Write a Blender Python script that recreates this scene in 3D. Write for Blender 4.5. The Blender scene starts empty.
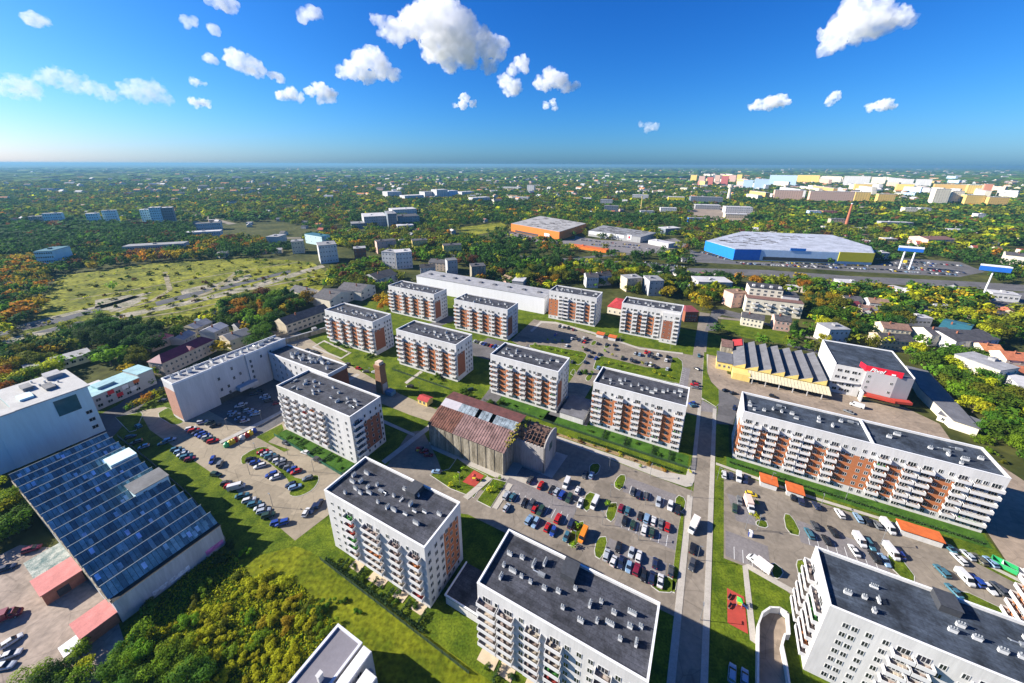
SUN_STR, SKY_STR, EXPO = 5.0, 0.055, 1.32
HAZE, HAZE_COL, HAZE_G = 0.000085, (0.17, 0.37, 0.56, 1), 0.15
CLOUD_D = 0.018
SKY_TINT, SKY_POW = (0.095, 0.44, 1.2), (1.9, 1.3, 1.0)
# Housing estate seen from the air: everything is built in metres, camera 120 m above the ground.
import bpy, math, random
import numpy as np
from mathutils import Vector, Matrix

random.seed(7)
RNG = np.random.default_rng(11)
SC = bpy.context.scene
COL = SC.collection
R = math.radians

# ------------------------------------------------------------------ camera numbers and the map
FPX, PITCH, ROLL, PCX, PCY, CAMH = 377.9, 0.33766, 0.003795, 512.0, 297.03, 120.0
TH = -0.48613626                       # direction of the street grid
U = np.array([math.cos(TH), math.sin(TH)])
V = np.array([-math.sin(TH), math.cos(TH)])


def P(px, py, z=0.0):
    """map point at height z seen at that place of the photograph"""
    a = (px - PCX) / FPX
    b = (py - PCY) / FPX
    c, s = math.cos(ROLL), math.sin(ROLL)
    a, b = a * c + b * s, -a * s + b * c
    c, s = math.cos(PITCH), math.sin(PITCH)
    dx, dy, dz = a, c - b * s, -s - b * c
    t = (z - CAMH) / dz
    return (dx * t, dy * t)


def Q(x, y, z=0.0):
    c, s = math.cos(PITCH), math.sin(PITCH)
    Z = z - CAMH
    zc = y * c - Z * s
    if zc < 1e-3:
        return (-9999, 9999)
    a, b = x / zc, -(Z * c + y * s) / zc
    c, s = math.cos(ROLL), math.sin(ROLL)
    return (PCX + FPX * (a * c - b * s), PCY + FPX * (a * s + b * c))


def AB(a, b):
    return (a * U[0] + b * V[0], a * U[1] + b * V[1])


def HT(base, topy):
    x, y = P(*base)
    lo, hi = 0.0, 118.0
    for _ in range(40):
        m = (lo + hi) / 2
        if Q(x, y, m)[1] > topy:
            lo = m
        else:
            hi = m
    return lo


# ------------------------------------------------------------------ materials
MATS = {}


def mat(name, col, rough=0.8, var=0.15, scale=0.5, col2=None, metal=0.0, spec=0.3, streak=False, rnd=0.0, coord='Object', detail=4.0, fine=0.0):
    if name in MATS:
        return MATS[name]
    m = bpy.data.materials.new(name)
    m.use_nodes = True
    nt = m.node_tree
    nt.nodes.clear()
    N = nt.nodes.new
    L = nt.links.new
    out = N('ShaderNodeOutputMaterial')
    bs = N('ShaderNodeBsdfPrincipled')
    bs.inputs['Roughness'].default_value = rough
    bs.inputs['Metallic'].default_value = metal
    bs.inputs['Specular IOR Level'].default_value = spec
    L(bs.outputs[0], out.inputs[0])
    c1 = tuple(max(0, c * (1 - var)) for c in col)
    c2 = col2 if col2 else tuple(min(1, c * (1 + var)) for c in col)
    if coord == 'World':
        g = N('ShaderNodeNewGeometry')
        vec = g.outputs['Position']
    else:
        tc = N('ShaderNodeTexCoord')
        vec = tc.outputs['Object']
    if streak:
        mp = N('ShaderNodeMapping')
        mp.inputs['Scale'].default_value = (1, 1, 0.12)
        L(vec, mp.inputs[0])
        vec = mp.outputs[0]
    nz = N('ShaderNodeTexNoise')
    nz.inputs['Scale'].default_value = scale
    nz.inputs['Detail'].default_value = detail
    nz.inputs['Roughness'].default_value = 0.65
    L(vec, nz.inputs['Vector'])
    rp = N('ShaderNodeValToRGB')
    rp.color_ramp.elements[0].position = 0.32
    rp.color_ramp.elements[1].position = 0.68
    rp.color_ramp.elements[0].color = (*c1, 1)
    rp.color_ramp.elements[1].color = (*c2, 1)
    L(nz.outputs['Fac'], rp.inputs[0])
    last = rp.outputs[0]
    if fine > 0:
        n2 = N('ShaderNodeTexNoise')
        n2.inputs['Scale'].default_value = scale * 9
        n2.inputs['Detail'].default_value = 5
        L(vec, n2.inputs['Vector'])
        mr = N('ShaderNodeMapRange')
        mr.inputs[1].default_value = 0.3
        mr.inputs[2].default_value = 0.7
        mr.inputs[3].default_value = 1 - fine
        mr.inputs[4].default_value = 1 + fine
        L(n2.outputs['Fac'], mr.inputs[0])
        mx = N('ShaderNodeMix')
        mx.data_type = 'RGBA'
        mx.blend_type = 'MULTIPLY'
        mx.inputs[0].default_value = 1
        L(last, mx.inputs[6])
        L(mr.outputs[0], mx.inputs[7])
        last = mx.outputs[2]
    if rnd > 0:
        oi = N('ShaderNodeObjectInfo')
        hs = N('ShaderNodeHueSaturation')
        m1 = N('ShaderNodeMapRange')
        m1.inputs[3].default_value = 0.5 - rnd * 0.12
        m1.inputs[4].default_value = 0.5 + rnd * 0.08
        L(oi.outputs['Random'], m1.inputs[0])
        L(m1.outputs[0], hs.inputs['Hue'])
        m2 = N('ShaderNodeMapRange')
        m2.inputs[3].default_value = 1 - rnd
        m2.inputs[4].default_value = 1 + rnd
        L(oi.outputs['Random'], m2.inputs[0])
        L(m2.outputs[0], hs.inputs['Value'])
        L(last, hs.inputs['Color'])
        last = hs.outputs[0]
    L(last, bs.inputs['Base Color'])
    MATS[name] = m
    return m


def brick_mat(name, c1, c2, mortar, scale=3.0):
    m = mat(name, c1)
    nt = m.node_tree
    bs = next(n for n in nt.nodes if n.type == 'BSDF_PRINCIPLED')
    tc = next(n for n in nt.nodes if n.type == 'TEX_COORD')
    mp = nt.nodes.new('ShaderNodeVectorMath')
    mp.operation = 'DOT_PRODUCT'
    mp.inputs[1].default_value = (1, 1, 0)
    sep = nt.nodes.new('ShaderNodeSeparateXYZ')
    cb = nt.nodes.new('ShaderNodeCombineXYZ')
    br = nt.nodes.new('ShaderNodeTexBrick')
    br.inputs['Color1'].default_value = (*c1, 1)
    br.inputs['Color2'].default_value = (*c2, 1)
    br.inputs['Mortar'].default_value = (*mortar, 1)
    br.inputs['Scale'].default_value = scale
    br.inputs['Mortar Size'].default_value = 0.012
    L = nt.links.new
    L(tc.outputs['Object'], mp.inputs[0])
    L(tc.outputs['Object'], sep.inputs[0])
    L(mp.outputs['Value'], cb.inputs[0])
    L(sep.outputs[2], cb.inputs[1])
    L(cb.outputs[0], br.inputs['Vector'])
    nz = next(n for n in nt.nodes if n.type == 'TEX_NOISE')
    mx = nt.nodes.new('ShaderNodeMix')
    mx.data_type = 'RGBA'
    mx.blend_type = 'MULTIPLY'
    mx.inputs[0].default_value = 0.35
    L(br.outputs[0], mx.inputs[6])
    L(nz.outputs['Fac'], mx.inputs[7])
    L(mx.outputs[2], bs.inputs['Base Color'])
    return m


# ------------------------------------------------------------------ mesh collector
class MB:
    def __init__(self):
        self.v = []
        self.f = []
        self.m = []

    def face(self, pts, m=0):
        i = len(self.v)
        self.v += [tuple(p) for p in pts]
        self.f.append(list(range(i, i + len(pts))))
        self.m.append(m)

    def box(self, x0, x1, y0, y1, z0, z1, m=0, top=None, bottom=True):
        i = len(self.v)
        self.v += [(x0, y0, z0), (x1, y0, z0), (x1, y1, z0), (x0, y1, z0), (x0, y0, z1), (x1, y0, z1), (x1, y1, z1), (x0, y1, z1)]
        fs = [(0, 1, 5, 4), (1, 2, 6, 5), (2, 3, 7, 6), (3, 0, 4, 7), (4, 5, 6, 7)]
        ms = [m, m, m, m, m if top is None else top]
        if bottom:
            fs.append((3, 2, 1, 0))
            ms.append(m)
        self.f += [[i + k for k in q] for q in fs]
        self.m += ms
        return self

    def obox(self, o, ax, ay, az, m=0):
        """box from corner o with edge vectors"""
        o, ax, ay, az = (np.array(q, float) for q in (o, ax, ay, az))
        c = [o, o + ax, o + ax + ay, o + ay]
        c = c + [q + az for q in c]
        i = len(self.v)
        self.v += [tuple(q) for q in c]
        self.f += [[i + k for k in q] for q in [(0, 1, 5, 4), (1, 2, 6, 5), (2, 3, 7, 6), (3, 0, 4, 7), (4, 5, 6, 7), (3, 2, 1, 0)]]
        self.m += [m] * 6
        return self

    def prism(self, poly, z0, z1, m=0, top=None, bottom=False):
        n = len(poly)
        ar = sum(poly[k][0] * poly[(k + 1) % n][1] - poly[(k + 1) % n][0] * poly[k][1] for k in range(n))
        if ar < 0:
            poly = poly[::-1]
        i = len(self.v)
        self.v += [(p[0], p[1], z0) for p in poly] + [(p[0], p[1], z1) for p in poly]
        for k in range(n):
            j = (k + 1) % n
            self.f.append([i + k, i + j, i + n + j, i + n + k])
            self.m.append(m)
        self.f.append([i + n + k for k in range(n)])
        self.m.append(m if top is None else top)
        if bottom:
            self.f.append([i + k for k in range(n)][::-1])
            self.m.append(m)
        return self

    def cyl(self, p0, p1, r0, r1=None, n=8, m=0):
        r1 = r0 if r1 is None else r1
        p0, p1 = np.array(p0, float), np.array(p1, float)
        d = p1 - p0
        d = d / np.linalg.norm(d)
        q = np.array([1, 0, 0]) if abs(d[0]) < .9 else np.array([0, 1, 0])
        e1 = np.cross(d, q)
        e1 /= np.linalg.norm(e1)
        e2 = np.cross(d, e1)
        i = len(self.v)
        for p, r in ((p0, r0), (p1, r1)):
            for k in range(n):
                t = 2 * math.pi * k / n
                self.v.append(tuple(p + r * (math.cos(t) * e1 + math.sin(t) * e2)))
        for k in range(n):
            j = (k + 1) % n
            self.f.append([i + k, i + j, i + n + j, i + n + k])
            self.m.append(m)
        self.f.append([i + n + k for k in range(n)])
        self.f.append([i + k for k in range(n)][::-1])
        self.m += [m, m]
        return self

    def add(self, other, off=(0, 0, 0), rot=0.0, s=1.0):
        c, sn = math.cos(rot), math.sin(rot)
        i = len(self.v)
        for x, y, z in other.v:
            x, y, z = x * s, y * s, z * s
            self.v.append((off[0] + x * c - y * sn, off[1] + x * sn + y * c, off[2] + z))
        self.f += [[i + k for k in q] for q in other.f]
        self.m += other.m
        return self

    def mesh(self, name, mats):
        me = bpy.data.meshes.new(name)
        me.from_pydata(self.v, [], self.f)
        for q in (mats if isinstance(mats, (list, tuple)) else [mats]):
            me.materials.append(q)
        if any(self.m):
            me.polygons.foreach_set('material_index', np.array(self.m, np.int32))
        me.update()
        return me

    def build(self, name, mats, parent=None, loc=(0, 0, 0), rot=0.0):
        return link(name, self.mesh(name, mats), parent, loc, rot)


def link(name, me, parent=None, loc=(0, 0, 0), rot=0.0, scale=None):
    o = bpy.data.objects.new(name, me)
    COL.objects.link(o)
    o.location = loc if len(loc) == 3 else (*loc, 0)
    o.rotation_euler = (0, 0, rot)
    if scale is not None:
        o.scale = scale if isinstance(scale, tuple) else (scale,) * 3
    if parent is not None:
        o.parent = parent
    return o


def tag(o, label, cat, group=None, kind=None):
    if label:
        o['label'] = label
    if cat:
        o['category'] = cat
    if group:
        o['group'] = group
    if kind:
        o['kind'] = kind
    return o


def empty(name, loc, rot=0.0):
    return link(name, None, None, loc, rot)


def structure(o):
    o['kind'] = 'structure'
    return o


def setmat(o, m, slot=0):
    o.material_slots[slot].link = 'OBJECT'
    o.material_slots[slot].material = m


KO = []            # footprints no tree or random house may stand on


def keepout(poly, grow=0.0):
    p = np.array(poly, float)
    if grow:
        c = p.mean(0)
        d = p - c
        n = np.linalg.norm(d, axis=1, keepdims=True)
        p = c + d * (n + grow) / n
    KO.append(p)


def inside(pts, poly):
    x, y = pts[:, 0], pts[:, 1]
    r = np.zeros(len(pts), bool)
    n = len(poly)
    j = n - 1
    for i in range(n):
        xi, yi = poly[i]
        xj, yj = poly[j]
        c = ((yi > y) != (yj > y)) & (x < (xj - xi) * (y - yi) / (yj - yi + 1e-12) + xi)
        r ^= c
        j = i
    return r


def free(pts):
    ok = np.ones(len(pts), bool)
    for p in KO:
        lo, hi = p.min(0), p.max(0)
        k = ok & (pts[:, 0] >= lo[0]) & (pts[:, 0] <= hi[0]) & (pts[:, 1] >= lo[1]) & (pts[:, 1] <= hi[1])
        if k.any():
            idx = np.where(k)[0]
            ok[idx[inside(pts[idx], p)]] = False
    return ok


def ko_ab(a0, a1, b0, b1, g=0):
    keepout([AB(a0 - g, b0 - g), AB(a1 + g, b0 - g), AB(a1 + g, b1 + g), AB(a0 - g, b1 + g)])
# ------------------------------------------------------------------ palette
M_WHITE = mat('white_render', (0.53, 0.52, 0.505), 0.85, 0.1, 0.2, streak=True, fine=0.07)
M_PLINTH = mat('plinth_grey', (0.42, 0.41, 0.40), 0.85, 0.08, 0.5)
M_BRICK = brick_mat('orange_brick', (0.50, 0.175, 0.065), (0.42, 0.135, 0.05), (0.42, 0.22, 0.12), 3.0)
M_BROWNBRICK = brick_mat('brown_brick', (0.33, 0.115, 0.06), (0.26, 0.085, 0.042), (0.24, 0.13, 0.09), 3.0)
M_ROOF = mat('roof_felt', (0.044, 0.046, 0.056), 0.9, 0.55, 0.25, fine=0.3)
M_ROOFB = mat('roof_felt_blue', (0.036, 0.046, 0.062), 0.85, 0.62, 0.2, fine=0.3)
M_RIM = mat('parapet_flashing', (0.68, 0.68, 0.68), 0.6, 0.03)
M_GLASS = mat('window_glass', (0.016, 0.02, 0.026), 0.08, 0.3, 0.3, spec=0.6, rnd=0.6)
M_FRAME = mat('window_frame', (0.5, 0.5, 0.49), 0.6, 0.04)
M_BALC = mat('balcony_white', (0.58, 0.57, 0.56), 0.8, 0.05, 0.6, rnd=0.04)
M_BALC_IN = mat('balcony_floor', (0.3, 0.25, 0.21), 0.9, 0.4, 1.2, rnd=0.4)
M_BALC_GREEN = mat('balcony_green', (0.05, 0.2, 0.04), 0.9, 0.5, 2)
M_BALC_ORANGE = mat('balcony_orange', (0.38, 0.14, 0.05), 0.9, 0.3, 2)
M_BALC_RED = mat('balcony_red', (0.28, 0.04, 0.03), 0.9, 0.5, 2)
M_METAL = mat('galvanised', (0.5, 0.53, 0.55), 0.35, 0.1, 2, metal=0.7)
M_HOOD = mat('vent_hood_grey', (0.20, 0.215, 0.23), 0.55, 0.2, 2)
M_VENTW = mat('vent_white', (0.58, 0.58, 0.57), 0.8, 0.08, 2)
M_CONC = mat('concrete', (0.34, 0.325, 0.3), 0.9, 0.15, 0.4, fine=0.1)
M_CONCL = mat('concrete_light', (0.44, 0.42, 0.38), 0.9, 0.12, 0.4, fine=0.1)
M_DARK = mat('dark_grey', (0.045, 0.048, 0.055), 0.7, 0.2, 1)
M_BLACK = mat('black_rubber', (0.012, 0.012, 0.013), 0.8, 0.2, 1)


def W_(*a, **k):
    return mat(*a, coord='World', **k)


G_BASE = W_('terrain_green', (0.04, 0.058, 0.012), rough=1.0, var=0.45, scale=0.02, col2=(0.085, 0.085, 0.022), fine=0.35, spec=0.1)
G_LAWN = W_('lawn_grass', (0.050, 0.095, 0.006), rough=1.0, var=0.35, scale=0.2, col2=(0.115, 0.15, 0.010), fine=0.42, spec=0.1)
G_MEADOW = W_('meadow_grass', (0.065, 0.105, 0.005), rough=1.0, var=0.35, scale=0.09, col2=(0.165, 0.175, 0.008), fine=0.5, spec=0.1)
G_GARDEN = W_('garden_grass', (0.035, 0.095, 0.012), rough=1.0, var=0.35, scale=0.2, col2=(0.06, 0.135, 0.016), fine=0.25, spec=0.1)
G_ASPH = W_('asphalt_worn', (0.195, 0.165, 0.130), rough=0.95, var=0.2, scale=0.07, fine=0.16)
G_ASPHD = W_('asphalt_dark', (0.105, 0.10, 0.10), rough=0.95, var=0.2, scale=0.08, fine=0.12)
G_BAYS = W_('bay_pavers', (0.165, 0.15, 0.148), rough=0.95, var=0.14, scale=0.15, fine=0.16)
G_BEIGE = W_('beige_pavers', (0.27, 0.225, 0.16), rough=0.95, var=0.13, scale=0.07, fine=0.1)
G_DIRT = W_('bare_dirt', (0.27, 0.22, 0.18), rough=1.0, var=0.22, scale=0.08, col2=(0.36, 0.29, 0.235), fine=0.2)
G_YARD = W_('yard_tan', (0.25, 0.195, 0.145), rough=1.0, var=0.18, scale=0.06, fine=0.16)
G_PAVE = W_('pavement_slabs', (0.36, 0.33, 0.285), rough=0.95, var=0.1, scale=0.3, fine=0.1)
G_GRAVEL = W_('rail_gravel', (0.12, 0.13, 0.05), rough=1.0, var=0.3, scale=0.09, col2=(0.36, 0.31, 0.25), fine=0.45)
G_FIELD = W_('waste_field', (0.07, 0.10, 0.008), rough=1.0, var=0.4, scale=0.035, col2=(0.24, 0.235, 0.022), fine=0.6, spec=0.1)
G_RED = W_('play_rubber', (0.33, 0.045, 0.03), rough=0.95, var=0.12, scale=0.5)
M_PAINT = mat('road_paint', (0.7, 0.7, 0.68), 0.8, 0.1, 1)


def felt_sheets(m):
    """strips of roofing felt with slightly different tones and dark seams"""
    nt = m.node_tree
    bs = next(n for n in nt.nodes if n.type == 'BSDF_PRINCIPLED')
    src = bs.inputs['Base Color'].links[0].from_socket
    tc = next(n for n in nt.nodes if n.type == 'TEX_COORD')
    br = nt.nodes.new('ShaderNodeTexBrick')
    br.inputs['Scale'].default_value = 1.0
    br.inputs['Brick Width'].default_value = 9.0
    br.inputs['Row Height'].default_value = 1.1
    br.inputs['Mortar Size'].default_value = .05
    br.inputs['Color1'].default_value = (1.15, 1.15, 1.15, 1)
    br.inputs['Color2'].default_value = (.82, .82, .84, 1)
    br.inputs['Mortar'].default_value = (.6, .6, .6, 1)
    mx = nt.nodes.new('ShaderNodeMix')
    mx.data_type = 'RGBA'
    mx.blend_type = 'MULTIPLY'
    mx.inputs[0].default_value = 1
    nt.links.new(tc.outputs['Object'], br.inputs['Vector'])
    nt.links.new(src, mx.inputs[6])
    nt.links.new(br.outputs[0], mx.inputs[7])
    nt.links.new(mx.outputs[2], bs.inputs['Base Color'])


felt_sheets(M_ROOF)
felt_sheets(M_ROOFB)


def repairs(m, amount=.82, scale=.085, share=.14):
    """rectangular repair patches and thin cracks in a paved surface"""
    nt = m.node_tree
    bs = next(n for n in nt.nodes if n.type == 'BSDF_PRINCIPLED')
    src = bs.inputs['Base Color'].links[0].from_socket
    g = next(n for n in nt.nodes if n.type == 'NEW_GEOMETRY')
    mp = nt.nodes.new('ShaderNodeMapping')
    mp.inputs['Rotation'].default_value = (0, 0, -TH)
    mp.inputs['Scale'].default_value = (1, 1.7, 1)
    vo = nt.nodes.new('ShaderNodeTexVoronoi')
    vo.distance = 'CHEBYCHEV'
    vo.inputs['Scale'].default_value = scale
    cm = nt.nodes.new('ShaderNodeMath')
    cm.operation = 'LESS_THAN'
    cm.inputs[1].default_value = share
    mr = nt.nodes.new('ShaderNodeMapRange')
    mr.inputs[3].default_value = 1
    mr.inputs[4].default_value = amount
    cr = nt.nodes.new('ShaderNodeTexVoronoi')
    cr.feature = 'DISTANCE_TO_EDGE'
    cr.inputs['Scale'].default_value = .12
    c2 = nt.nodes.new('ShaderNodeMapRange')
    c2.inputs[2].default_value = .012
    c2.inputs[3].default_value = .72
    c2.inputs[4].default_value = 1
    ml = nt.nodes.new('ShaderNodeMath')
    ml.operation = 'MULTIPLY'
    mx = nt.nodes.new('ShaderNodeMix')
    mx.data_type = 'RGBA'
    mx.blend_type = 'MULTIPLY'
    mx.inputs[0].default_value = 1
    L = nt.links.new
    L(g.outputs['Position'], mp.inputs[0])
    L(mp.outputs[0], vo.inputs['Vector'])
    sp = nt.nodes.new('ShaderNodeSeparateColor')
    L(vo.outputs['Color'], sp.inputs[0])
    L(sp.outputs[0], cm.inputs[0])
    L(cm.outputs[0], mr.inputs[0])
    L(g.outputs['Position'], cr.inputs['Vector'])
    L(cr.outputs['Distance'], c2.inputs[0])
    L(mr.outputs[0], ml.inputs[0])
    L(c2.outputs[0], ml.inputs[1])
    L(src, mx.inputs[6])
    L(ml.outputs[0], mx.inputs[7])
    L(mx.outputs[2], bs.inputs['Base Color'])


for q in (G_ASPH, G_ASPHD, G_BEIGE, G_YARD, G_DIRT):
    repairs(q)
# ------------------------------------------------------------------ apartment blocks
BW, BH, FL = 16.3, 24.0, 3.0


def window_mesh(w, h, panes):
    b = MB()
    t = 0.09
    b.box(-w / 2, w / 2, -0.09, 0.03, -h / 2 - t, -h / 2, 0)
    b.box(-w / 2, w / 2, -0.09, 0.03, h / 2, h / 2 + t, 0)
    b.box(-w / 2 - t, -w / 2, -0.09, 0.03, -h / 2 - t, h / 2 + t, 0)
    b.box(w / 2, w / 2 + t, -0.09, 0.03, -h / 2 - t, h / 2 + t, 0)
    for k in range(1, panes):
        x = -w / 2 + w * k / panes
        b.box(x - .05, x + .05, -0.085, 0.03, -h / 2, h / 2, 0)
    b.face([(-w / 2, -.05, -h / 2), (w / 2, -.05, -h / 2), (w / 2, -.05, h / 2), (-w / 2, -.05, h / 2)], 1)
    return b.mesh('window', [M_FRAME, M_GLASS])


WIN = {'s': window_mesh(1.0, 1.4, 2), 'd': window_mesh(2.1, 1.55, 3), 't': window_mesh(0.75, 0.8, 1), 'n': window_mesh(0.75, 1.35, 1),
       'b': window_mesh(1.9, 1.5, 2)}
BALC = {}


def balcony_mesh(w, d=1.45):
    key = (round(w * 4) / 4, d)
    if key not in BALC:
        w = key[0]
        b = MB()
        b.box(0, w, -d, 0.02, -.18, 0, 0)
        b.box(0, w, -d - .1, -d, -.18, 1.02, 0)
        b.box(0, .1, -d, 0.02, 0.0, 1.02, 0)
        b.box(w - .1, w, -d, 0.02, 0.0, 1.02, 0)
        b.face([(.1, -d, .012), (w - .1, -d, .012), (w - .1, 0, .012), (.1, 0, .012)], 1)
        rr = random.Random(int(w * 100))
        for k in range(max(2, int(w / 1.2))):
            x = rr.uniform(.2, w - .9)
            s = rr.uniform(.3, .75)
            y = -d + .05 + rr.random() * (d - s - .1)
            b.box(x, x + s, y, y + s * .8, .015, rr.uniform(.4, 1.15), 1)
        BALC[key] = b.mesh('balcony', [M_BALC, M_BALC_IN])
    return BALC[key]


def vent_mesh(kind):
    b = MB()
    rr = random.Random(kind)
    if kind < 4:
        w, d, h = [(2.0, .8, 1.5), (1.2, .9, 1.3), (2.8, .8, 1.4), (1.6, 1.1, 1.2)][kind]
        b.box(-w / 2, w / 2, -d / 2, d / 2, 0, h, 0)
        n = int(w / .55)
        for k in range(n):
            x = -w / 2 + w * (k + .5) / n
            b.cyl((x, 0, h), (x, 0, h + .55), .13, n=6, m=2)
            b.cyl((x, 0, h + .5), (x, 0, h + .85), .3, .05, n=6, m=1)
        b.box(-w / 2 - .1, w / 2 + .1, -d / 2 - .1, d / 2 + .1, h - .12, h + .03, 1)
    elif kind == 4:
        for k in range(5):
            b.cyl((k * .45 - .9, 0, 0), (k * .45 - .9, 0, 1.6), .12, n=6, m=2)
            b.cyl((k * .45 - .9, 0, 1.5), (k * .45 - .9, 0, 1.8), .24, .1, n=6, m=1)
        b.box(-1.1, 1.1, -.35, .35, 0, .5, 0)
    else:
        b.box(-1.3, 1.3, -.6, .6, .25, 1.1, 1)
        b.box(-1.1, 1.1, -.5, .5, 0, .25, 2)
        b.cyl((-1.3, 0, .7), (-3.2, 0, .7), .22, n=6, m=2)
        b.cyl((-3.2, 0, .7), (-3.2, .9, .1), .22, n=6, m=2)
    return b.mesh('roof_vent', [M_VENTW, M_HOOD, M_METAL])


VENT = [vent_mesh(k) for k in range(6)]
FACE = {'front': lambda L, W: ((0, 0), (1, 0), 0), 'right': lambda L, W: ((L, 0), (0, 1), math.pi / 2),
        'left': lambda L, W: ((0, W), (0, -1), -math.pi / 2), 'back': lambda L, W: ((L, W), (-1, 0), math.pi)}
BLOCK_LABELS = []


def put_face(root, face, L, W, spec, rng, floors=7, z0=2.0, prune=False):
    """spec: dict(win=[(m, type, rows)], balc=[(m0, m1, rows)], brick=[(m0, m1, z0, z1, mat)]) distances along the face in metres"""
    o, d, rot = FACE[face](L, W)
    nb = (d[1], -d[0])
    for (m0, m1, za, zb, mm) in spec.get('brick', []):
        b = MB().box(m0, m1, -.045, .02, za, zb)
        b.build('brick_panel', mm, root, (o[0], o[1], 0), rot)
    zones = spec.get('balc', [])
    for (m, ty, rows) in spec.get('win', []):
        for k in (rows if rows is not None else range(floors)):
            link('window', WIN[ty], root, (o[0] + d[0] * m, o[1] + d[1] * m, z0 + FL * k + (-.1 if ty == 'd' else 0)), rot)
    for (m0, m1, rows) in zones:
        me = balcony_mesh(m1 - m0)
        for k in (rows if rows is not None else range(1, floors)):
            ob = link('balcony', me, root, (o[0] + d[0] * m0, o[1] + d[1] * m0, z0 - 1.42 + FL * k), rot)
            q = rng.random()
            if q < .07:
                setmat(ob, M_BALC_GREEN, 1)
            elif q < .11:
                setmat(ob, M_BALC_ORANGE, 1)
            elif q < .13:
                setmat(ob, M_BALC_RED, 1)


def block(label, a, b, L, faces, vents=None, roofm=None, W=BW, H=BH, seed=1, hatch=None, name='apartment_block', group='white apartment blocks of the estate', extra=None, floors=7):
    rng = random.Random(seed)
    x, y = AB(a, b)
    root = tag(empty(name, (x, y, 0), TH), label, 'building', group)
    t = .35
    wm = MB()
    wm.box(0, L, 0, W, 0, H - 1.0, bottom=False)
    wm.build('wall', M_WHITE, root)
    pr = MB()
    e = .002
    pr.box(-e, L + e, -e, t, H - 1.0, H)
    pr.box(-e, L + e, W - t, W + e, H - 1.0, H)
    pr.box(-e, t, t, W - t, H - 1.0, H)
    pr.box(L - t, L + e, t, W - t, H - 1.0, H)
    pr.build('parapet', M_WHITE, root)
    cap = MB()
    o = .08
    cap.box(-o, L + o, -o, t + .05, H, H + .07)
    cap.box(-o, L + o, W - t - .05, W + o, H, H + .07)
    cap.box(-o, t + .05, t + .05, W - t - .05, H, H + .07)
    cap.box(L - t - .05, L + o, t + .05, W - t - .05, H, H + .07)
    cap.build('parapet_cap', M_RIM, root)
    rf = MB()
    rf.box(t, L - t, t, W - t, H - .99, H - .8, bottom=False)
    deck = rf.build('roof', roofm or M_ROOF, root)
    zt = H - .8
    n = vents if vents is not None else 16
    pts = []
    tries = 0
    while len(pts) < n and tries < 900:
        tries += 1
        px_ = rng.uniform(2.5, L - 3)
        py_ = W / 2 + rng.choice([-1, 1]) * abs(rng.gauss(1.2, 1.6)) - .2
        if 2 < py_ < W - 3 and all(math.hypot(px_ - q[0], py_ - q[1]) > 2.3 for q in pts):
            pts.append((px_, py_))
    for (vx, vy) in pts:
        k = rng.choices(range(6), [4, 4, 3, 3, 2, 1.2])[0]
        link('roof_vent', VENT[k], deck, (vx, vy, zt), rng.choice([0, 0, math.pi / 2, math.pi]), .7)
    if hatch is not None:
        h = MB().box(-1.8, 1.8, -2.2, 2.0, 0, 2.0).box(-1.95, 1.95, -2.35, 2.15, 2.0, 2.12)
        h.build('stair_head', M_DARK, deck, (hatch, W - 2.9, zt))
    for f, sp in faces.items():
        put_face(root, f, L, W, sp, rng, floors)
    if extra:
        extra(root, rng)
    keepout([AB(a - 3, b - 6), AB(a + L + 3, b - 6), AB(a + L + 3, b + W + 3), AB(a - 3, b + W + 3)])
    BLOCK_LABELS.append(root)
    return root


def fr(L, items):
    return [(f * L, t, r) for (f, t, r) in items]


def seg(L, items, rows=None):
    return [(f0 * L, f1 * L, rows) for (f0, f1) in items]


def bricks(L, items, za=3.2, zb=17.2, mm=None):
    return [(f0 * L, f1 * L, za, zb, mm or M_BRICK) for (f0, f1) in items]


A_ = None
ALLR = None


def front_F(L):
    return dict(win=fr(L, [(.05, 'd', A_), (.147, 'n', A_), (.226, 'n', A_), (.323, 'd', A_), (.408, 'n', A_), (.51, 'd', A_), (.604, 's', A_), (.669, 's', A_), (.741, 'd', A_), (.843, 's', A_), (.945, 'd', A_)]),
                balc=seg(L, [(.004, .125), (.27, .36), (.465, .555), (.69, .785), (.90, .996)]),
                brick=bricks(L, [(.0, .05), (.115, .285), (.35, .475), (.545, .70), (.775, .91)]))


def side_brick(W, p0=.05, p1=.5, za=3.2, zb=17.2, mm=None):
    return dict(brick=[(p0 * W, p1 * W, za, zb, mm or M_BROWNBRICK)],
                win=[(.12 * W, 's', [5, 6]), (.32 * W, 's', [5, 6]), (.6 * W, 'n', A_), (.76 * W, 's', A_), (.9 * W, 'n', A_)])


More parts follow.
